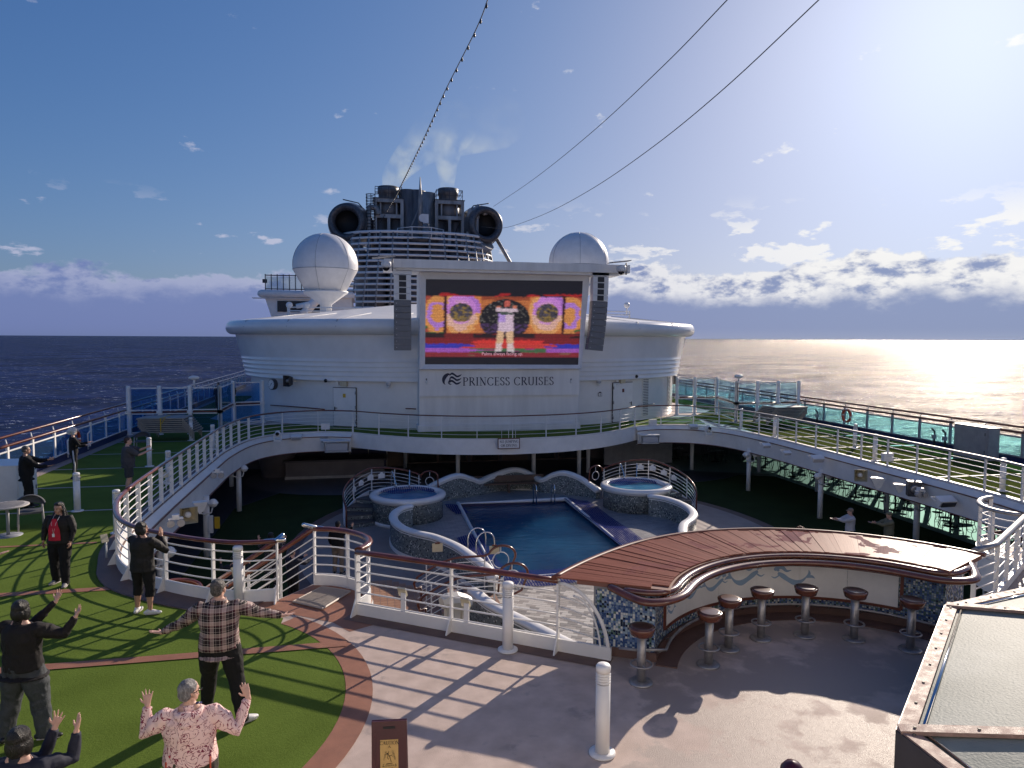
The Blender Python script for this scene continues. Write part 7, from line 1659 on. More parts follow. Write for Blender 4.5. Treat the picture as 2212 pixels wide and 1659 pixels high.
for sx, sz, w, h_ in ((-.53, -1.25, 1.0, .75), (.53, -1.25, 1.0, .75), (-.53, -2.3, 1.0, 1.1), (.53, -2.3, 1.0, 1.1)): m = MB(); m.box((q.x+sx, 42.22, sz), (w, 0.03, h_)); obj('panel', m, 'navy', t)
# small bar in the shade at the left
q = P(700, 1035, ZL); t = thing('buffet_counter', 'pale patterned counter in the shade under the far left deck', 'counter', q); m = MB(); c = q+V(0, 0.9, 0)
m.box(c+V(0.6, 0, 0.55), (5.2, 1.5, 0.8)); obj('front', m, 'panel_white' if False else 'floor_grey', t); m = MB(); m.box(c+V(0.6, -0.02, 0.98), (5.5, 1.7, 0.08)); obj('top', m, 'wall_dark', t); m = MB(); m.box(c+V(0.6, -0.02, 0.08), (5.3, 1.56, 0.16)); obj('plinth', m, 'line_white', t)
m = MB(); m.lathe([(0.75, 0), (0.95, 1.0), (1.5, 2.1)], c=c+V(-2.6, 0.3, 0.02), n=20); obj('pillar', m, 'floor_grey', t)
m = MB(); m.sheet([(c.x+1.5+5.6*cos(b), c.y-0.5+4.6*sin(b)) for b in [2*pi*k/40 for k in range(40)]], ZL+0.016); obj('counter_floor', m, 'floor_grey', kind='structure')
# terrace furniture
def bistro_chair(t=None):
    t = thing('bistro_chair', 'dark metal bistro chair on the terrace under the right deck', 'chair', (0, 0, 0), group='dark bistro chairs on the terrace')
    m = MB(); m.lathe([(0.20, 0.44), (0.21, 0.455), (0.0, 0.46)], n=14); obj('seat', m, 'seat_pad' if 'seat_pad' in MT else mat('seat_pad', (0.02, 0.022, 0.022), 0.5).name, t, world=False)
    for x, y in ((-.15, .16), (.15, .16), (-.17, -.17), (.17, -.17)):
        m = MB(); m.tube([(x*1.3, y*1.35, 0), (x*0.95, y, 0.25), (x, y, 0.44)], 0.014, 5); obj('leg', m, 'black', t, world=False)
    m = MB(); m.tube(catmull([(-.18, -.17, .44), (-.20, -.22, .70), (-.12, -.24, .88), (.12, -.24, .88), (.20, -.22, .70), (.18, -.17, .44)], 4), 0.015, 5); m.tube(catmull([(-.19, -.21, .66), (0, -.24, .74), (.19, -.21, .66)], 3), 0.012, 5); m.tube([(0, -.24, .74), (0, -.24, .88)], 0.01, 5); obj('backrest', m, 'black', t, world=False)
    return t
def bistro_table():
    t = thing('bistro_table', 'square pale topped pedestal table on the terrace under the right deck', 'table', (0, 0, 0), group='square tables on the terrace')
    m = MB(); m.box((0, 0, 0.735), (0.75, 0.75, 0.03)); obj('top', m, 'grey_paint', t, world=False); m = MB(); m.lathe([(0.04, 0.02), (0.04, 0.72)], n=10); obj('pedestal', m, 'black', t, world=False); m = MB(); m.lathe([(0.26, 0), (0.26, 0.015), (0.04, 0.04)], n=16); obj('base', m, 'black', t, world=False)
    return t
tb = bistro_table(); ch = bistro_chair(); first = [True, True]
TB = [(23.45, 18.6), (23.5, 21.6), (23.6, 24.7), (23.3, 27.5), (23.35, 30.2), (23.45, 32.8), (23.3, 35.4), (23.3, 38.2), (21.3, 40.6), (24.2, 41.2), (25.4, 23.2), (25.4, 26.2), (25.3, 29.0), (25.4, 31.7), (25.3, 34.4), (25.3, 37.2), (19.3, 42.0)]
nth = ['nearest', 'second', 'third', 'fourth', 'fifth', 'sixth', 'seventh', 'eighth', 'ninth']
for i, (x, y) in enumerate(TB):
    rz = random.uniform(-.5, .5)
    inner = x < 24
    lab = 'square pale terrace table, %s of the inner row counted from the camera' % nth[i] if i < 9 else 'square pale terrace table by the side windows, %s counted from the camera' % nth[i-9]
    if first[0]: tb.location = (x, y, ZL+0.01); tb.rotation_euler.z = rz; tb['label'] = lab; first[0] = False
    else: dup(tb, (x, y, ZL+0.01), rz, lab)
    for k in range(4):
        a = rz+k*pi/2+random.uniform(-.25, .25); d = random.uniform(0.5, 0.68); p = (x+d*sin(a), y-d*cos(a), ZL+0.01); side = ['camera side', 'right side', 'far side', 'left side'][k]
        l2 = 'dark bistro chair at the %s of the %s terrace table' % (side, (nth[i]+' inner') if i < 9 else (nth[i-9]+' window'))
        if first[1]: ch.location = p; ch.rotation_euler.z = a; ch['label'] = l2; first[1] = False
        else: dup(ch, p, a, l2)
# wall at the far end of the terrace with a wavy ribbon
t = thing('terrace_wall', 'grey wall with a dark wavy ribbon behind the right hot tub', 'wall', (17.0, 40.6, ZL)); m = MB(); m.box((16.2, 40.7, -1.83), (4.4, 0.2, 2.1)); obj('panel', m, 'grey_paint', t)
m = MB(); m.tube(catmull([(14.0, 40.55, -1.2), (15.2, 40.55, -1.35), (16.6, 40.55, -1.3), (18.4, 40.55, -1.0)], 5), (0.12, 0.03), 6, ref=(0, 0, 1)); obj('ribbon', m, 'wall_dark', t)
# ------------------------------------------------------------------ lights and speakers on the deck edge
def fixture(kind, px, py, lab, ref_x=None, Y=None, rz=0.0, s_=1.0):
    if Y is None:
        d = fwd*FP+rgt*(px-1106)-upv*(py-829.5); tt_ = (ref_x)/d.x; q = CAM+d*tt_
    else: q = AT(px, py, Y)
    if kind == 'moving':
        t = thing('moving_head_light', lab, 'stage light', q, rz); m = MB(); m.box((0, 0, 0), (0.42, 0.34, 0.14)); obj('base', m, 'white', t, world=False)
        for x in (-.2, .2): m = MB(); m.plate([(x-.03, -.10, .05), (x-.03, .10, .05), (x-.03, .08, .42), (x-.03, -.08, .42)], 0.06, Vector((-1, 0, 0))); obj('yoke_arm', m, 'white', t, world=False)
        m = MB(); m.ball((0, 0, .40), (0.17, 0.2, 0.22)); obj('head', m, 'white', t, world=False); m = MB(); m.lathe([(0.10, -0.24), (0.11, -0.16)], c=(0, 0, 0.42), n=14, axis='Y'); obj('lens', m, 'black_gloss', t, world=False)
    elif kind == 'box':
        t = thing('floodlight_box', lab, 'floodlight', q, rz); m = MB(); w = 0.62*s_; m.grid([[(x*w, y, z) for x, z in ((-1, .24*s_), (1, .24*s_), (.92, -.30*s_), (-.92, -.30*s_), (-1, .24*s_))] for y in (-.3*s_, .3*s_)], smooth=False); m.box((0, 0, .24*s_), (1.3*s_, .64*s_, .04)); m.box((0, 0, -.28*s_), (1.1*s_, .56*s_, .03)); obj('body', m, 'white', t, world=False)
        m = MB(); m.box((0, -.31*s_, -.04*s_), (1.02*s_, .02, .36*s_)); obj('lens', m, 'lamp_glass', t, world=False)
    elif kind == 'flood':
        t = thing('floodlight', lab, 'floodlight', q, rz); m = MB(); m.box((0, 0, 0), (0.5*s_, 0.24*s_, 0.16*s_), 0, rx=0.5); obj('body', m, 'white', t, world=False); m = MB(); m.box((0, -.12*s_, -.08*s_), (0.42*s_, 0.02, 0.14*s_), 0, rx=0.5); obj('lens', m, 'dark_grey' if s_ > 1.1 else 'lamp_glass', t, world=False); m = MB(); m.tube([(-.3*s_, 0, 0), (-.3*s_, .2, .1), (.3*s_, .2, .1), (.3*s_, 0, 0)], 0.02, 5); obj('bracket', m, 'white', t, world=False)
    elif kind == 'twin':
        t = thing('twin_spotlight', lab, 'spotlight', q, rz)
        for x in (-.22, .22):
            m = MB(); m.lathe([(0.10, 0.22), (0.17, 0.05), (0.18, -0.12), (0.16, -0.14)], c=(x, 0, 0), n=16, axis='Y'); sh = obj('lamp', m, 'line_white', t, world=False); m = MB(); m.lathe([(0.0, -0.13), (0.15, -0.13)], c=(x, 0, 0), n=16, axis='Y', capb=False, capt=False); obj('lens', m, 'dark_grey', sh, world=False)
        m = MB(); m.box((0, 0.1, 0.2), (0.66, 0.12, 0.1)); m.box((0, .1, .32), (.3, .3, .16)); obj('bracket', m, 'white', t, world=False)
    elif kind == 'horn':
        t = thing('horn_loudspeaker', lab, 'loudspeaker', q, rz); m = MB(); m.grid([[(x*w, y, z*h) for x, z in ((-1, -1), (1, -1), (1, 1), (-1, 1), (-1, -1))] for y, w, h in ((.35, .10, .12), (.12, .14, .18), (-.02, .26, .25), (-.34, .30, .30))], smooth=False); obj('horn', m, 'cream', t, world=False); m = MB(); m.lathe([(0.0, -.26), (.10, -.24), (.14, -.02)], n=16, axis='Y'); obj('driver', m, 'white', t, world=False); m = MB(); m.box((0, .32, 0), (.24, .22, .24)); obj('transformer_box', m, 'cream', t, world=False)
    elif kind == 'cab':
        t = thing('wedge_loudspeaker', lab, 'loudspeaker', q, rz); m = MB(); w = .5*s_; top_ = [(-w, -.35*s_, .3*s_), (w, -.35*s_, .3*s_), (w, .35*s_, .3*s_), (-w, .35*s_, .3*s_)]; bot = [(-w*.15, -.2*s_, -.62*s_), (w*.5, -.2*s_, -.40*s_), (w*.5, .3*s_, -.4*s_), (-w*.15, .3*s_, -.62*s_)]
        m.add(top_+bot, [(0, 1, 2, 3), (0, 4, 5, 1), (1, 5, 6, 2), (2, 6, 7, 3), (3, 7, 4, 0), (7, 6, 5, 4)]); obj('cabinet', m, 'white', t, world=False); m = MB(); m.tube([(0, .35*s_, .1), (0, .6*s_, .1)], .05, 6); obj('bracket', m, 'white', t, world=False)
    elif kind == 'spk':
        t = thing('box_loudspeaker', lab, 'loudspeaker', q, rz); m = MB(); m.box((0, 0, 0), (.42, .34, .52)); obj('cabinet', m, 'dark_grey', t, world=False); m = MB(); m.lathe([(0, -.18), (.10, -.19), (.15, -.175)], n=16, axis='Y', capb=False); obj('cone', m, 'steel', t, world=False)
    t.scale = (FS.get(kind, 1),)*3
    return t
FS = {'cab': .66, 'twin': .55, 'horn': .75, 'moving': .8}
F = fixture
F('moving', 600, 952, 'white moving head light on the far left corner of the deck edge', Y=34.8)
F('flood', 640, 944, 'small floodlight on the deck edge right of the left moving head light', Y=35.8)
F('box', 728, 962, 'large box floodlight hanging under the deck edge at the far left corner', Y=35.7)
F('flood', 700, 952, 'tiny floodlight above the large box floodlight', Y=36.0, s_=.6)
F('twin', 470, 1027, 'twin spotlight on the left deck edge, far one', ref_x=-5.15)
F('cab', 432, 1092, 'white wedge loudspeaker hanging on the left deck edge', ref_x=-5.0, rz=radians(20), s_=0.6)
F('horn', 404, 1110, 'cream horn loudspeaker on the left deck edge', ref_x=-4.95, rz=radians(25))
F('twin', 380, 1130, 'twin spotlight on the left deck edge under the railing bend', ref_x=-4.95, rz=0.3)
F('moving', 1530, 938, 'white moving head light on the far right corner of the deck edge', Y=34.8)
F('flood', 1498, 921, 'small floodlight left of the right moving head light', Y=35.6)
F('box', 1401, 947, 'box floodlight hanging under the deck edge at the far right corner', Y=35.7, s_=.85)
F('flood', 1655, 962, 'small floodlight on the right deck edge, farthest', ref_x=18.1, s_=.8)
F('flood', 1765, 990, 'grilled floodlight on the right deck edge, middle', ref_x=18.4, s_=1.1)
F('flood', 1700, 978, 'flat flood light on the right deck edge between the small and the grilled one', ref_x=18.3, s_=.7)
F('horn', 1856, 1025, 'round backed horn loudspeaker on the right deck edge', ref_x=18.45, rz=-.4)
F('cab', 1895, 1040, 'large wedge loudspeaker hanging on the right deck edge', ref_x=18.45, rz=-.5, s_=.75)
F('cab', 1942, 1052, 'smaller wedge loudspeaker on the right deck edge beside the dark speaker', ref_x=18.4, rz=-.5, s_=.55)
F('spk', 1974, 1055, 'dark square loudspeaker on top of the near right column', ref_x=18.6, rz=-.5)
F('flood', 2042, 1082, 'grilled floodlight on the right deck edge, nearest', ref_x=18.45, s_=1.25)
F('twin', 1990, 1068, 'twin spotlight on the right deck edge beside the dark speaker', ref_x=18.5, s_=1)
# boxes clipped on railings
for px, py, X_, lab in ((407, 1046, -5.95, 'white box on the left railing, middle'), (703, 921, None, 'white box on the aft railing at the left'), (1410, 912, None, 'white box on the aft railing at the right'), (1917, 987, 19.25, 'white box on the right railing, middle')):
    if X_: d = fwd*FP+rgt*(px-1106)-upv*(py-829.5); q = CAM+d*(X_/d.x)
    else: q = AT(px, py, 36.6)
    t = thing('junction_box', lab, 'box', q, group='white boxes on the railings'); m = MB(); m.box((0, 0, 0), (0.42, 0.16, 0.3)); obj('case', m, 'white', t, world=False); m = MB(); m.tube([(0, 0, -0.15), (0, 0, -0.42)], 0.02, 5); obj('conduit', m, 'white', t, world=False)
for t0, lab in ((0.92, 'small post lamp on the straight railing, left'), (2.1, 'small post lamp on the straight railing, right')):
    q = FR(t0, 0.06); t = thing('post_lamp', lab, 'lamp', q, atan2(fd.y, fd.x), group='small post lamps on the railings'); m = MB(); m.box((0, 0, 0.26), (0.085, 0.03, 0.5)); obj('arm', m, 'white', t, world=False); m = MB(); m.box((-0.03, 0.02, 0.52), (0.15, 0.04, 0.16), 0, rx=0.4); obj('head', m, 'cream', t, world=False)
for q, lab in (((-5.55, 16.4, 0.3), 'small post lamp on the left bend of the railing'), ((-2.35, 13.3, 0.4), 'small post lamp behind the head of the plaid shirt man'), ((-5.95, 22.6, 0.5), 'small post lamp on the long left railing')):
    t = thing('post_lamp', lab, 'lamp', q, 0.4, group='small post lamps on the railings'); m = MB(); m.tube([(0, 0, -0.3), (0, 0, 0.1)], 0.02, 5); obj('arm', m, 'white', t, world=False); m = MB(); m.box((-0.03, -0.03, 0.16), (0.14, 0.03, 0.18), 0.3, rx=-0.5); obj('head', m, 'cream', t, world=False)
# white standing fan / light on the lower deck behind the straight railing
q = P(983, 1355, ZL+0.6); q = AT(983, 1345, 15.6); t = thing('moving_head_light', 'big white moving head light standing on the lower deck behind the straight railing', 'stage light', q, 0.35)
m = MB(); m.box((0, 0, -.02), (.55, .4, .07)); m.box((0, 0, -.55), (.3, .3, 1.0)); obj('base', m, 'cream_white' if 'cream_white' in MT else mat('cream_white', (0.7, 0.66, 0.58), 0.4, var=.1).name, t, world=False)
for x in (-.20, .20): m = MB(); m.box((x, 0, .2), (.09, .14, .42)); obj('yoke_arm', m, 'cream_white', t, world=False)
m = MB(); m.box((0, 0, .26), (.22, .1, .44)); obj('yoke', m, 'cream_white', t, world=False)
m = MB(); m.tube([(-.34, .0, .52), (-.2, 0, .54), (0, 0, .52), (.2, 0, .44), (.36, 0, .38)], [.14, .19, .20, .19, .15], 8, smooth=False); obj('head', m, 'cream_white', t, world=False)
# ------------------------------------------------------------------ wet floor sign
q = AT(841, 1660, 7.28); t = thing('wet_floor_sign', 'maroon folding sign with a brass plate reading CAUTION WET FLOOR', 'sign', (q.x, 7.3, 0))
sx = Vector((1, -0.10, 0)).normalized(); sn = Vector((-0.10, -1, 0)).normalized(); ztop = AT(841, 1556, 7.3).z
tp = Vector((AT(841, 1556, 7.3).x, 7.3, ztop)); wd = 0.365
up_ = (Vector((0, 0, ztop))-(-sn*-1)*0.0); lean = 0.14
bt = tp+sn*lean+V(0.012, 0, -ztop+0.002); uz = (tp-bt).normalized(); nf = sx.cross(uz)*1; hL = (tp-bt).length
def SG(u, v, o=0.0): return bt+sx*(u*wd)+uz*(v*hL)+nf*o
def slab(u0, u1, v0, v1, o0, o1, nm, mt, par):
    m = MB(); vs = [SG(u, v, o) for o in (o0, o1) for u, v in ((u0, v0), (u1, v0), (u1, v1), (u0, v1))]; m.add(vs, [(4, 5, 6, 7), (3, 2, 1, 0), (0, 1, 5, 4), (1, 2, 6, 5), (2, 3, 7, 6), (3, 0, 4, 7)]); return obj(nm, m, mt, par)
fp = slab(-.5, .5, 0, 1, 0, .018, 'front_panel', 'maroon', t)
for a_ in ((-.5, -.40, 0, 1), (.40, .5, 0, 1), (-.40, .40, .86, 1)): slab(*a_, .018, .026, 'frame', 'maroon', t)
slab(-.17, .17, .905, .935, .026, .030, 'handle_slot', 'black', fp)
m = MB(); b0_ = [tp-sn*0.02+sx*(s*wd/2) for s in (-1, 1)]; b1_ = [tp-sn*0.30+sx*(s*wd/2)+V(0, 0, -ztop) for s in (-1, 1)]; m.plate([b0_[0], b0_[1], b1_[1], b1_[0]], 0.018); obj('back_panel', m, 'maroon', t)
pz0, pz1 = .30, .765
pt = slab(-.26, .25, pz0, pz1, .018, .022, 'brass_plate', 'brass', t)
ps_ = root_loc(t)
hh_ = hL*0.05
lettering('CAUTION', 0.036, SG(0, .705, .023), sx, uz, 'print_black', 'lettering', pt, gap=.08, bold=1.2, th=.002)
lettering('WET', 0.030, SG(0, .375, .023), sx, uz, 'print_black', 'lettering', pt, gap=.10, bold=1.2, th=.002); lettering('FLOOR', 0.032, SG(0, .318, .023), sx, uz, 'print_black', 'lettering', pt, gap=.08, bold=1.2, th=.002)
def SS_(x, y): return SG(x, y, .0245)
m = MB()
def tri(u, v): return SG(u, v, .0)
for pts in ([(-.03, .665), (0, .690), (.03, .665)], [(-.16, .46), (-.19, .435), (-.14, .43)], [(.15, .43), (.19, .437), (.17, .46)]):
    m.tube([SG(u, v, .024) for u, v in pts], (.006, .002), 6, ref=nf)
m.tube([SG(-.09, .462, .024), SG(.09, .470, .024)], (.004, .002), 6, ref=nf)
m.tube([SG(-.02, .62, .024), SG(-.035, .585, .024), SG(.01, .55, .024), SG(.05, .485, .024)], (.006, .002), 6, ref=nf); m.tube([SG(-.035, .585, .024), SG(-.06, .545, .024), SG(-.03, .52, .024)], (.005, .002), 6, ref=nf); m.tube([SG(0, .565, .024), SG(.07, .57, .024), SG(.08, .55, .024)], (.004, .002), 6, ref=nf); m.ball(SG(-.06, .59, .024), .008, 8, k=5)
obj('slip_symbol', m, 'print_black', pt)
def slant(txt, c0, c1, h_): 
    d = (SG(*c1)-SG(*c0)).normalized(); n2 = nf.cross(d); mid = (SG(*c0, .023)+SG(*c1, .023))/2; lettering(txt, h_, mid, d, n2, 'print_black', 'lettering', pt, gap=.06, bold=1.1, th=.002)
slant('CAUTION', (-.16, .475), (-.04, .655), .017); slant('CUIDADO', (.04, .66), (.165, .475), .017); slant('ATTENTION', (-.12, .43), (.13, .435), .014)
# ------------------------------------------------------------------ people
def remeshed(m, name, mt, parent, voxel, wr=0.0, wsc=7.0, smooth=2, label=None, seed=0.0, fold=None):
    "fuse overlapping closed shapes into one continuous skin"
    me = bpy.data.meshes.new(name); me.from_pydata(m.v, [], m.f); tmp = bpy.data.objects.new('tmp', me); COL.objects.link(tmp)
    r = tmp.modifiers.new('r', 'REMESH'); r.mode = 'VOXEL'; r.voxel_size = voxel; r.use_smooth_shade = True
    s_ = tmp.modifiers.new('s', 'SMOOTH'); s_.factor = 0.5; s_.iterations = smooth
    dg = bpy.context.evaluated_depsgraph_get(); dg.update(); out = bpy.data.meshes.new_from_object(tmp.evaluated_get(dg)); bpy.data.objects.remove(tmp)
    out.name = name
    if wr:
        N_ = [v.normal.copy() for v in out.vertices]
        for v, n_ in zip(out.vertices, N_):
            p = v.co; q = Vector((p.x*wsc*.8+seed, p.y*wsc*.8, p.z*wsc*0.6)); w = abs(noise.noise(q+Vector((noise.noise(q*1.7), noise.noise(q*1.3+Vector((5, 1, 2))), 0))*1.1))
            w2 = noise.noise(q*2.3+Vector((9, 3, 1))); v.co = p+n_*wr*(0.9-2.6*min(w, .5)+0.5*w2)
    out.materials.clear(); out.materials.append(MT[mt]); out.polygons.foreach_set('use_smooth', [True]*len(out.polygons)); out.polygons.foreach_set('material_index', [0]*len(out.polygons))
    ob = bpy.data.objects.new(name, out); COL.objects.link(ob); ob.parent = parent
    if label: ob['label'] = label
    return ob
def hand(m, w, d, n, side, sc=1.0, spread=0.25, curl=0.25, thumb=1.0, q=8):
    "w wrist, d finger direction, n palm facing, side towards the thumb"
    d = Vector(d).normalized(); n = Vector(n); n = (n-d*n.dot(d)).normalized(); s_ = Vector(side); s_ = (s_-d*s_.dot(d)-n*s_.dot(n)).normalized(); w = Vector(w)
    m.tube([w-d*.03*sc, w+d*.02*sc, w+d*.055*sc, w+d*.085*sc], [(.026*sc, .020*sc), (.032*sc, .018*sc), (.040*sc, .017*sc), (.039*sc, .013*sc)], q, ref=s_, roundcap=True)
    for k, (o, L_) in enumerate(((.030, .070), (.010, .080), (-.011, .074), (-.031, .058))):
        b = w+d*(.078-.004*abs(k-1))*sc+s_*o*sc; dd = (d+s_*spread*(1.5-k)*0.45).normalized(); k1 = b+dd*L_*.45*sc+n*curl*.012*sc; k2 = k1+(dd+n*curl*.7).normalized()*L_*.32*sc; k3 = k2+(dd+n*curl*1.4).normalized()*L_*.26*sc
        m.tube([b-d*.012*sc, k1, k2, k3], [.0098*sc, .0092*sc, .0085*sc, .0070*sc], 7, roundcap=True)
    b = w+d*.022*sc+s_*.026*sc; t1 = b+(d*.55+s_*.75*thumb+n*.25).normalized()*.040*sc; t2 = t1+(d*.85+s_*.45*thumb+n*.2).normalized()*.032*sc
    m.tube([b-s_*.014*sc, t1, t2], [.015*sc, .0115*sc, .0085*sc], 7, roundcap=True)
def person(label, pos, face, h=1.7, girth=1.0, arms=None, feet=((-.12, 0), (.12, 0)), top='cloth_black', bottom='cloth_black', shoe='shoe_black', skin='skin_light', hair=('short', 'hair_black'), sleeve='long', leg='long', look=0.0, tilt=0.0, hem=0.86, voxel=0.008, cv=0.012, open_front=None, lower_body=True, belly=0.0, extra=None, hem_flare=0.0, legr=1.0, wr=0.007, cap=None, bend=0.0):
    """local frame: +y is where the body faces, x to its right; arms: for left and right (elbow, wrist, finger dir, palm normal, thumb side)"""
    t = thing('person', label, 'person', (pos[0], pos[1], pos[2] if len(pos) > 2 else 0.01), face); s = h/1.7; g = girth; t.scale = (s, s, s)
    V_ = Vector; m = MB(); cur = V_((0, bend, 0))
    # torso
    tor = [(.86, .10, .08, 0), (.90, .165*g, .115*g, 0), (1.00, .160*g, .115*g+belly*.4, 0), (1.12, .145*g, .105*g+belly*.5, .0), (1.26, .165*g, .112*g, -.005), (1.38, .170*(.5+.5*g), .095*g, -.01), (1.445, .11, .07, -.012)]
    yy = lambda z: bend*max(0, (z-.95))
    m.tube([(0, o+yy(z), z) for z, a, b, o in tor], [(a, b) for z, a, b, o in tor], 18, ref=(1, 0, 0), roundcap=True)
    hc = V_((0, .012+yy(1.6), 1.595)); RH_ = Matrix.Rotation(look, 3, 'Z') @ Matrix.Rotation(tilt, 3, 'X')
    m.tube([(0, yy(1.40)-.01, 1.38), (0, yy(1.48), 1.47), (0, yy(1.55)+.004, 1.55)], [.062, .055, .055], 12)
    m.ball(hc+RH_ @ V_((0, -.008, .035)), (.077, .095, .088), 20, k=14, R=RH_)
    m.ball(hc+RH_ @ V_((0, .022, -.038)), (.058, .068, .072), 16, k=12, R=RH_)          # jaw
    m.ball(hc+RH_ @ V_((0, .072, -.088)), (.022, .018, .014), 10, k=8, R=RH_)           # chin
    m.tube([hc+RH_ @ V_((0, .082, .020)), hc+RH_ @ V_((0, .104, -.020)), hc+RH_ @ V_((0, .088, -.032))], [.009, .014, .012], 8, roundcap=True)  # nose
    m.tube([hc+RH_ @ V_((-.035, .078, .030)), hc+RH_ @ V_((0, .088, .026)), hc+RH_ @ V_((.035, .078, .030))], .010, 6, roundcap=True)
    for sx_ in (-1, 1): m.ball(hc+RH_ @ V_((sx_*.080, -.004, -.008)), (.011, .020, .032), 10, k=8, R=RH_)
    # legs
    hips = [V_((-.088*g, 0, .90)), V_((.088*g, 0, .90))]; ank = []; kne = []
    for k in (0, 1):
        f = feet[k]; a = V_((f[0], f[1], .085 if len(f) < 3 else f[2]+.085)); kk = (hips[k]+a)/2+V_((.0, .03, .02)); ank.append(a); kne.append(kk)
        if lower_body: m.tube([hips[k], hips[k].lerp(kk, .5), kk, kk.lerp(a, .35)+V_((0, -.012, 0)), a], [.082*g, .074*g, .053*g, .054*g, .036], 12, roundcap=True)
    # arms
    sh = [V_((-.185*(.6+.4*g), yy(1.39)-.01, 1.385)), V_((.185*(.6+.4*g), yy(1.39)-.01, 1.385))]
    if arms is None: arms = [(V_((-.26*g, -.02, 1.12)), V_((-.25*g, .06, .88)), (0, .1, -1), (1, 0, 0), (0, 1, 0)), (V_((.26*g, -.02, 1.12)), V_((.25*g, .06, .88)), (0, .1, -1), (-1, 0, 0), (0, 1, 0))]
    arms = [(V_(a[0]), V_(a[1]))+tuple(a[2:]) for a in arms]
    for k in (0, 1):
        e, w = arms[k][0], arms[k][1]; m.tube([sh[k]+V_((-.05*(1 if k else -1), 0, 0)), sh[k], sh[k].lerp(e, .5), e, e.lerp(w, .3), w], [.052, .052*(.5+.5*g), .044*g, .038, .037, .024], 12, roundcap=True)
        kw = arms[k][5] if len(arms[k]) > 5 else {}
        hand(m, w+(w-e).normalized()*.0, arms[k][2], arms[k][3], arms[k][4], 0.93, **kw)
    remeshed(m, 'body', skin, t, voxel, smooth=1)
    if voxel < .012:
        f_ = MB()
        for sx_ in (-1, 1): f_.ball(hc+RH_ @ V_((sx_*.032, .083, .010)), (.014, .008, .007), 8, k=6, R=RH_)
        obj('eye', f_, 'black', t, world=False); f_ = MB(); f_.ball(hc+RH_ @ V_((0, .090, -.056)), (.024, .012, .008), 10, k=6, R=RH_); obj('mouth', f_, 'lips', t, world=False)
    # upper garment
    m = MB(); ex_ = .016
    prof = [(hem, (.175+hem_flare)*g, .135*g+belly*.5+hem_flare*.6, 0)]+[(z, a+ex_+(.006 if z > 1.3 else .012), b+ex_+.010, o) for z, a, b, o in tor if z > hem+.04]
    m.tube([(0, o+yy(z), z) for z, a, b, o in prof], [(a, b) for z, a, b, o in prof], 20, ref=(1, 0, 0))
    for k in (0, 1):
        e, w = arms[k][0], arms[k][1]; inn_ = sh[k]+V_((-.08*(1 if k else -1), 0, -.01))
        if sleeve == 'long': pts = [inn_, sh[k], sh[k].lerp(e, .5), e, e.lerp(w, .5), e.lerp(w, .93)]; rr = [.075, .074*(.5+.5*g), .066*g, .057*g**.5, .050, .038]
        elif sleeve == 'short': pts = [inn_, sh[k], sh[k].lerp(e, .5), sh[k].lerp(e, .95)]; rr = [.078, .078*g**.5, .070*g, .066*g]
        m.tube(pts, rr, 12)
    m.tube([(0, yy(1.43)-.012, 1.43), (0, yy(1.49)-.008, 1.488)], [.076, .066], 14)
    sd = random.uniform(0, 50)
    remeshed(m, 'jacket' if sleeve == 'long' else 'shirt', top, t, cv, wr, 7.5, 2, seed=sd)
    if open_front:
        m = MB(); rows = []
        for z in (1.42, 1.36, 1.28, 1.18, 1.06, .97):
            w_ = .04+.085*(1.42-z)/.25 if z > 1.2 else .115+.02*(1.2-z); b_ = .125*g+belly*.5+.035+(.01 if 1.1 < z < 1.3 else 0)
            if z > 1.35: b_ -= .028
            rows.append([V_((w_*u, b_*sqrt(max(0, 1-(w_*u/(.21*g))**2))+.016, z)) for u in (-1, -.6, -.2, .2, .6, 1)])
        m.grid(rows[::-1]); obj('shirt', m, open_front, t, world=False)
    # lower garment
    if lower_body:
        m = MB(); m.tube([(0, 0, .81), (0, 0, .92), (0, 0, 1.0), (0, 0, 1.04)], [(.150*g, .11*g), (.180*g, .132*g), (.172*g, .128*g+belly*.4), (.165*g, .122*g+belly*.4)], 18, ref=(1, 0, 0))
        for k in (0, 1):
            a, kk, hp_ = ank[k], kne[k], hips[k]
            if leg == 'long': pts = [hp_+V_((0, 0, .02)), hp_.lerp(kk, .5), kk, kk.lerp(a, .5), a+V_((0, 0, .01)), a+V_((0, .0, -.045))]; rr = [.098*g, .088*g*legr, .068*g*legr, .064*g*legr, .058*legr*g**.5, .060*legr*g**.5]
            elif leg == 'capri': pts = [hp_+V_((0, 0, .02)), hp_.lerp(kk, .5), kk, kk.lerp(a, .42)]; rr = [.098*g, .088*g, .070*g, .066*g]
            else: pts = [hp_+V_((0, 0, .02)), hp_.lerp(kk, .5), kk.lerp(hp_, .08)]; rr = [.100*g, .096*g, .090*g]
            m.tube(pts, rr, 14)
        remeshed(m, 'trousers' if leg != 'short' else 'shorts', bottom, t, cv, wr*.9, 8.0, 2, seed=sd+9)
        for k in (0, 1):
            a = ank[k]; o = (k*2-1); fd_ = V_((.25*o, 1, 0)).normalized() if len(feet[k]) < 4 else V_(feet[k][3]).normalized(); m = MB(); z_ = a.z-.085
            b_ = V_((a.x, a.y, z_)); m.tube([b_-fd_*.085+V_((0, 0, .040)), b_-fd_*.04+V_((0, 0, .050)), b_+fd_*.05+V_((0, 0, .046)), b_+fd_*.12+V_((0, 0, .034)), b_+fd_*.175+V_((0, 0, .026))], [(.032, .036), (.040, .050), (.044, .044), (.048, .032), (.030, .022)], 12, ref=fd_.cross(V_((0, 0, 1))), roundcap=True)
            m.tube([b_+V_((0, 0, .05))-fd_*.02, b_+V_((0, 0, .10))-fd_*.02], [.044, .042], 10)
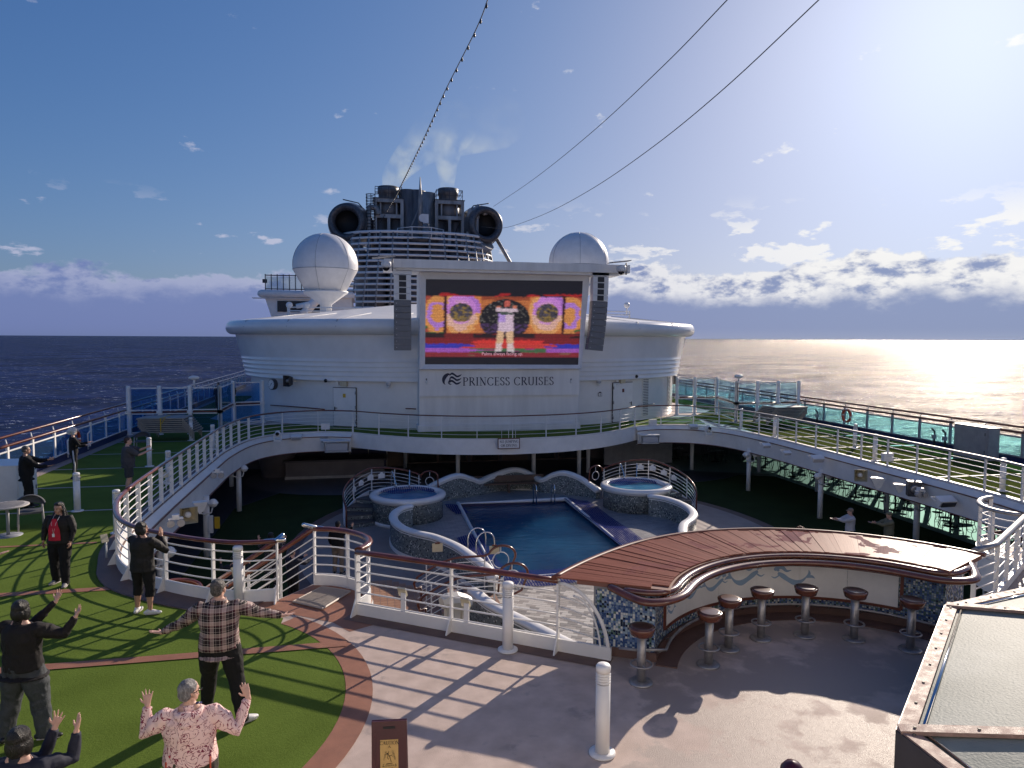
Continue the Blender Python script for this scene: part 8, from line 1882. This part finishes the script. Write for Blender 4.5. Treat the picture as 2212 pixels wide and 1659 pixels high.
            sh_ = remeshed(m, 'shoe', shoe, t, .008, 0, smooth=1)
            m = MB(); m.tube([b_-fd_*.075+V_((0, 0, .010)), b_+V_((0, 0, .010)), b_+fd_*.10+V_((0, 0, .010)), b_+fd_*.165+V_((0, 0, .010))], [(.040, .010), (.044, .010), (.050, .010), (.034, .010)], 12, ref=fd_.cross(V_((0, 0, 1))), roundcap=True); obj('sole', m, 'line_white', sh_, world=False)
    # hair
    kind, hm = hair; m = MB(); B_ = lambda c, r_, n=14, k=10: m.ball(hc+RH_ @ V_(c), r_, n, k=k, R=RH_)
    fz = .004; vx = .010
    if kind == 'short':
        B_((0, -.020, .052), (.083, .095, .083)); B_((0, -.050, .0), (.070, .062, .070)); fz = .003
    elif kind == 'bob':
        B_((0, -.018, .052), (.092, .100, .088)); B_((0, -.055, -.02), (.088, .068, .10)); B_((-.075, -.01, -.03), (.030, .055, .085)); B_((.075, -.01, -.03), (.030, .055, .085)); fz = .0012
    elif kind == 'long':
        B_((0, -.036, .052), (.086, .088, .084)); B_((0, -.006, .090), (.078, .088, .046)); m.tube([hc+RH_ @ V_((0, -.05, .03)), hc+RH_ @ V_((0, -.085, -.08)), V_((0, -.12+yy(1.4), 1.40)), V_((0, -.14*g+yy(1.2), 1.20))], [(.085, .05), (.10, .05), (.13, .045), (.10, .035)], 12, ref=(1, 0, 0))
        for sx_ in (-1, 1): m.tube([hc+RH_ @ V_((sx_*.06, -.03, .05)), hc+RH_ @ V_((sx_*.090, -.03, -.06)), V_((sx_*.11, .01, 1.40)), V_((sx_*.12, .06*g, 1.27))], [.032, .030, .038, .016], 10)
    elif kind == 'curly':
        random.seed(11)
        for k in range(60):
            th = random.uniform(0, 2*pi); ph = random.uniform(-.5, 1.5); c = (.125*cos(th)*cos(ph), -.035+.122*sin(th)*cos(ph), .035+.118*sin(ph))
            if c[1] > .05 and c[2] < .07: continue
            B_(c, random.uniform(.032, .048), 8, 6)
        B_((0, -.03, .04), (.115, .11, .115)); fz = .010; vx = .009
    elif kind == 'buzz':
        B_((0, -.014, .046), (.0805, .096, .083)); B_((0, -.040, .0), (.072, .064, .06)); fz = .001
    if kind: remeshed(m, 'hair', hm, t, vx, fz, 26 if kind != 'curly' else 40, 1, seed=sd)
    if cap:
        m = MB(); m.ball(hc+RH_ @ V_((0, -.012, .062)), (.094, .105, .080), 16, k=10, R=RH_); m.tube([hc+RH_ @ V_((0, .07, .055)), hc+RH_ @ V_((0, .15, .045))], [(.07, .010), (.055, .006)], 10, ref=RH_ @ V_((1, 0, 0))); obj('cap', m, cap, t, world=False)
    if extra: extra(t, hc, RH_, g)
    return t
A_ = lambda e, w, d, n, s_, **k: (e, w, d, n, s_, k)
UPV = (0, 0, 1)
# 1 man in the plaid shirt: back to us, both arms spread low, legs apart
q = P(478, 1556, 0)
def collar(t, hc, R, g):
    m = MB(); m.tube([(.085*cos(a), -.015+.075*sin(a), 1.47+.012*sin(a)) for a in [2*pi*k/20 for k in range(20)]], (.022, .012), 8, closed=True, ref=UPV); obj('collar', m, 'plaid', t, world=False)
    m = MB(); m.box((.09, .095, 1.60), (.012, .06, .012)); obj('sunglasses', m, 'black_gloss', t, world=False)
person('man from behind in a plaid shirt with both arms stretched out sideways', (q.x, q.y, .01), radians(2), 1.77, 1.26,
    arms=[A_((-.42, .12, 1.19), (-.68, .18, 1.06), (-1, .25, .12), (0, .1, 1), (0, 1, .1), curl=.05, spread=.1), A_((.44, .10, 1.25), (.71, .12, 1.17), (1, .12, .05), (0, .1, 1), (0, 1, 0), curl=.1, spread=.1)],
    feet=((-.20, .28), (.26, -.14, 0, (.9, .55, 0))), top='plaid', bottom='cloth_black', shoe='shoe_white', hair=('short', 'hair_grey'), look=radians(-18), hem=.80, hem_flare=.015, voxel=.0075, cv=.011, extra=collar, belly=.03, legr=1.08)
# 2 grey haired woman in the pink patterned hoodie, arms raised, cut by the lower edge
q = P(408, 1476, 1.62)
def hood(t, hc, R, g):
    m = MB(); m.tube([(.115*cos(a), -.045+.095*sin(a), 1.445+.03*sin(a)) for a in [radians(150+24*k) for k in range(11)]], [.012, .024, .032, .036, .04, .042, .04, .036, .032, .024, .012], 8, roundcap=True); m.tube([(0, -.13, 1.44), (0, -.165, 1.36), (0, -.15, 1.30)], [(.09, .03), (.07, .03), (.02, .015)], 10, ref=(1, 0, 0), roundcap=True); remeshed(m, 'hood', 'floral_pink', t, .01, .004, 9)
    m = MB(); m.tube([(.07, -.03, 1.50), (.10, .03, 1.47)], .012, 6); obj('lanyard', m, 'navy', t, world=False); m = MB(); m.tube([hc+R @ Vector((.086, -.02, .02)), hc+R @ Vector((.085, .08, .025))], .004, 5); m.tube([hc+R @ Vector((.06, .095, .02)), hc+R @ Vector((.05, .10, -.01))], .004, 5); obj('glasses', m, 'black_gloss', t, world=False)
    for sx_ in (-1, 1): m = MB(); m.tube([(sx_*.145*g, -.118, 1.0), (sx_*.145*g, -.135, .9), (sx_*.15*g, -.105, .7)], .008, 5); obj('piping', m, 'orange', t, world=False)
person('grey haired woman in a pink patterned hoodie with both hands raised at the bottom edge', (q.x, q.y, .01), radians(3), 1.62, 1.35,
    arms=[A_((-.41, .06, 1.22), (-.395, .12, 1.46), (-.08, .35, 1), (0, 1, -.3), (-1, .1, .1), curl=.25, spread=.5), A_((.42, .02, 1.16), (.52, .12, 1.43), (-.35, .25, 1), (-.2, 1, -.2), (-.8, .2, -.2), curl=.2, spread=.2)],
    top='floral_pink', bottom='floral_dark', hair=('short', 'hair_silver'), look=radians(-42), hem=.93, hem_flare=.01, voxel=.0068, cv=.010, extra=hood, shoe='shoe_grey')
# 3 woman at the left in black jacket and grey trousers
q = P(56, 1598, 0)
person('person with black bob, black jacket and wide grey trousers reaching forward at the left edge', (q.x, q.y, .01), radians(-16), 1.66, 1.28,
    arms=[A_((-.10, .30, 1.30), (.10, .46, 1.55), (.25, .35, 1), (-.2, -1, .3), (-1, .2, .2), curl=.15, spread=.5), A_((.42, .16, 1.26), (.53, .22, 1.46), (.45, .35, 1), (-.4, -.6, .4), (-1, .3, .3), curl=.3, spread=.5)],
    feet=((-.21, -.05), (.22, .03, 0, (1, .35, 0))), top='cloth_brown', bottom='cloth_slate', shoe='shoe_black', hair=('bob', 'hair_black'), hem=.80, hem_flare=.07, voxel=.0075, cv=.012, legr=1.25, wr=.009)
# 4 dark head and two hands at the bottom left corner
q = P(40, 1585, 1.60)
person('dark haired person with both palms raised, cut off by the bottom left corner', (q.x, q.y, .01), radians(-8), 1.62, 1.1,
    arms=[A_((.02, .30, 1.28), (.10, .34, 1.53), (.30, .2, 1), (0, -1, .2), (-1, 0, .2), curl=.1, spread=.6), A_((.33, .20, 1.33), (.34, .24, 1.55), (.15, .2, 1), (-.6, -.6, .2), (-.6, -.3, .2), curl=.05, spread=.12)],
    top='cloth_navy', bottom='cloth_black', hair=('bob', 'hair_black'), voxel=.0068, cv=.012)
# 5 arm reaching in from the left edge
q = P(-75, 1400, 0)
person('person mostly outside the left edge, only a dark sleeve and open hand showing', (q.x, q.y, .01), radians(-40), 1.66, 1.1,
    arms=[None and 0 or A_((-.26, .12, 1.2), (-.1, .3, 1.3), (0, 1, .2), (0, 0, 1), (-1, 0, 0)), A_((.27, .20, 1.22), (.26, .40, 1.42), (.12, 1, .18), (0, -.1, 1), (1, .1, 0), curl=.05, spread=.1)],
    top='cloth_slate', bottom='cloth_black', hair=('short', 'hair_black'), voxel=.009, cv=.014)
# 6 woman in the red shirt facing us
q = P(133, 1262, 0)
def lany(t, hc, R, g):
    for sx_ in (-1, 1): m = MB(); m.tube([(sx_*.06, .075, 1.46), (sx_*.045, .165*g, 1.33), (0.0, .175*g, 1.12)], .0045, 5); obj('lanyard', m, 'white_cloth_accent', t, world=False)
    m = MB(); m.box((0, .178*g, 1.09), (.05, .004, .07)); obj('badge', m, 'white', t, world=False)
person('long haired woman in red shirt and open black jacket facing the camera', (q.x, q.y, .01), radians(172), 1.57, 1.26,
    arms=[A_((-.29, .02, 1.14), (-.26, .10, .92), (0, .25, -1), (1, -.1, 0), (.2, 1, 0), curl=.9, spread=.05), A_((.30, -.02, 1.14), (.30, .06, .92), (0, .2, -1), (-1, 0, 0), (0, 1, 0), curl=.9, spread=.05)],
    feet=((-.15, .12), (.13, -.05)), top='cloth_jacket', bottom='cloth_black', shoe='shoe_grey', skin='skin_tan', hair=('long', 'hair_black'), look=radians(-10), hem=.90, hem_flare=.03, open_front='cloth_red', voxel=.0075, cv=.012, extra=lany, legr=1.12)
# 7 person at the rail with joined hands
q = P(311, 1326, 0)
person('person in dark jacket, black cropped trousers and white trainers with hands together at the railing', (q.x, q.y, .01), radians(-22), 1.58, 1.22,
    arms=[A_((-.02, .36, 1.20), (.10, .36, 1.40), (.04, .1, 1), (1, .1, 0), (0, -1, 0), curl=.1, spread=.08), A_((.36, .18, 1.16), (.16, .33, 1.38), (-.04, .1, 1), (-1, .1, 0), (0, -1, 0), curl=.1, spread=.08)],
    feet=((-.15, .02), (.15, -.02, 0, (.9, .5, 0))), top='cloth_jacket', bottom='cloth_black', shoe='shoe_white', skin='skin_tan', hair=('bob', 'hair_black'), look=radians(-35), leg='capri', hem=.82, hem_flare=.02, voxel=.0075, cv=.012)
# 8 man in grey t-shirt and shorts
q = P(279, 1070, 0)
person('man in a grey t-shirt and dark shorts holding both arms out to the right', (q.x, q.y, .01), radians(-68), 1.74, 1.22,
    arms=[A_((-.10, .33, 1.30), (-.05, .50, 1.37), (.1, 1, .35), (1, -.2, .3), (0, .1, 1), curl=.15, spread=.4), A_((.24, .26, 1.20), (.22, .52, 1.30), (0, 1, .18), (-.3, 0, 1), (-1, 0, .2), curl=.15, spread=.15)],
    feet=((-.12, .03), (.12, -.06)), top='cloth_grey', bottom='cloth_slate', shoe='shoe_black', hair=('short', 'hair_brown'), sleeve='short', leg='short', hem=.83, hem_flare=.015, voxel=.010, cv=.015, belly=.05)
# 9 white haired person in black
q = P(161, 1035, 0)
person('person with curly white hair in black with a white stripe down the trousers', (q.x, q.y, .01), radians(-62), 1.66, 0.95,
    arms=[A_((-.10, .24, 1.17), (.04, .44, 1.22), (.3, 1, .1), (.3, 0, 1), (-1, .1, 0), curl=.3, spread=.2), A_((.22, .16, 1.14), (.24, .34, 1.16), (.1, 1, 0), (-.2, 0, 1), (-1, .1, 0), curl=.3, spread=.2)],
    feet=((-.10, .02), (.10, -.02)), top='cloth_black', bottom='cloth_black', hair=('curly', 'hair_white'), hem=.88, voxel=.010, cv=.014,
    extra=lambda t, hc, R, g: obj('side_stripe', (lambda m: (m.tube([(.165, -.04, 1.0), (.175, -.03, .75), (.165, .0, .5), (.15, -.02, .12)], (.024, .012), 6, ref=(0, 1, 0)), m)[1])(MB()), 'white_cloth_accent', t, world=False))
# 10 man in black at the far left
q = P(60, 1098, 0)
person('man with cropped hair all in black with both arms out at the left edge', (q.x, q.y, .01), radians(-66), 1.72, 1.22,
    arms=[A_((-.10, .32, 1.26), (-.02, .52, 1.29), (.1, 1, .2), (1, -.1, .2), (-.2, .1, 1), curl=.2, spread=.35), A_((.24, .26, 1.16), (.20, .50, 1.14), (0, 1, .1), (-.4, 0, 1), (-1, 0, .4), curl=.2, spread=.3)],
    feet=((-.11, .08), (.11, -.04)), top='cloth_black', bottom='cloth_black', hair=('buzz', 'hair_grey'), skin='skin_tan', hem=.78, hem_flare=.02, voxel=.010, cv=.015, belly=.05)
# 11, 12 far persons behind the left windscreen
q = AT(472, 890, 50); person('person in dark clothes standing far back behind the left windscreen', (-9.6, 49, .01), radians(150), 1.75, 1.15, voxel=.02, cv=.025, hair=('short', 'hair_black'), top='cloth_navy')
person('second person in dark clothes far back behind the left windscreen, nearer the deckhouse', (-9.0, 50.2, .01), radians(170), 1.65, 1.05, voxel=.02, cv=.025, hair=('long', 'hair_black'))
# lower deck people
ZLp = ZL+.02
lowarm = [A_((-.12, .30, 1.28), (-.05, .50, 1.34), (.1, 1, .2), (1, 0, .2), (-.2, .1, 1)), A_((.24, .26, 1.24), (.20, .52, 1.28), (0, 1, .2), (-.4, 0, 1), (-1, 0, .4))]
up2 = [A_((-.36, .05, 1.26), (-.40, .10, 1.48), (-.15, .1, 1), (0, 1, 0), (1, 0, 0)), A_((.36, .05, 1.26), (.40, .10, 1.48), (.15, .1, 1), (0, 1, 0), (-1, 0, 0))]
person('person in a white hooded jacket and pale cap reaching left on the dark lower lawn', (16.75, 21.9, ZLp), radians(80), 1.68, 1.1, arms=lowarm, top='cloth_white', cap='cloth_beige', hair=('short', 'hair_grey'), voxel=.012, cv=.018)
person('person in an olive jacket reaching left on the lower lawn, right of the white jacket', (17.75, 21.2, ZLp), radians(78), 1.68, 1.1, arms=lowarm, top='cloth_olive', cap='cloth_olive', hair=('short', 'hair_grey'), voxel=.012, cv=.018)
q = AT(1728, 1130, 19.9); person('curly red haired person in black reaching left just above the bar top', (q.x, 19.9, ZLp), radians(72), 1.66, 1.0, arms=lowarm, top='cloth_black', hair=('curly', 'hair_ginger'), voxel=.012, cv=.018)
q = AT(1604, 1137, 20.3); person('person of whom only dark hair shows above the far edge of the bar top', (q.x, 20.3, ZLp), radians(70), 1.62, 1.0, top='cloth_black', hair=('short', 'hair_black'), voxel=.012, cv=.018)
person('woman in a black floral dress with both arms raised on the lower deck', (-2.95, 22.3, ZLp), radians(-10), 1.68, 1.1, arms=up2, top='floral_black', bottom='floral_black', hair=('long', 'hair_black'), hem=.5, hem_flare=.03, voxel=.012, cv=.018)
person('person in a grey cap and dark clothes beside the stair railing below', (-2.15, 20.6, ZLp), radians(-40), 1.66, 1.1, arms=lowarm, top='cloth_navy', cap='cloth_grey', hair=('short', 'hair_grey'), voxel=.012, cv=.018)
person('person in dark clothes with raised hands behind the bollard light', (-3.65, 20.2, ZLp), radians(-10), 1.66, 1.1, arms=up2, top='cloth_navy', hair=('short', 'hair_black'), voxel=.012, cv=.018)
person('person in a black waistcoat and beige trousers standing below the curved wooden handrail', (-1.0, 23.2, ZLp), radians(-20), 1.72, 1.15, arms=[A_((-.28, .0, 1.14), (-.27, .08, .92), (0, .2, -1), (1, 0, 0), (0, 1, 0)), A_((.30, .10, 1.30), (.42, .16, 1.52), (.1, .1, 1), (0, 1, 0), (-1, 0, 0))], top='cloth_black', bottom='cloth_beige', hair=('short', 'hair_black'), voxel=.012, cv=.018)
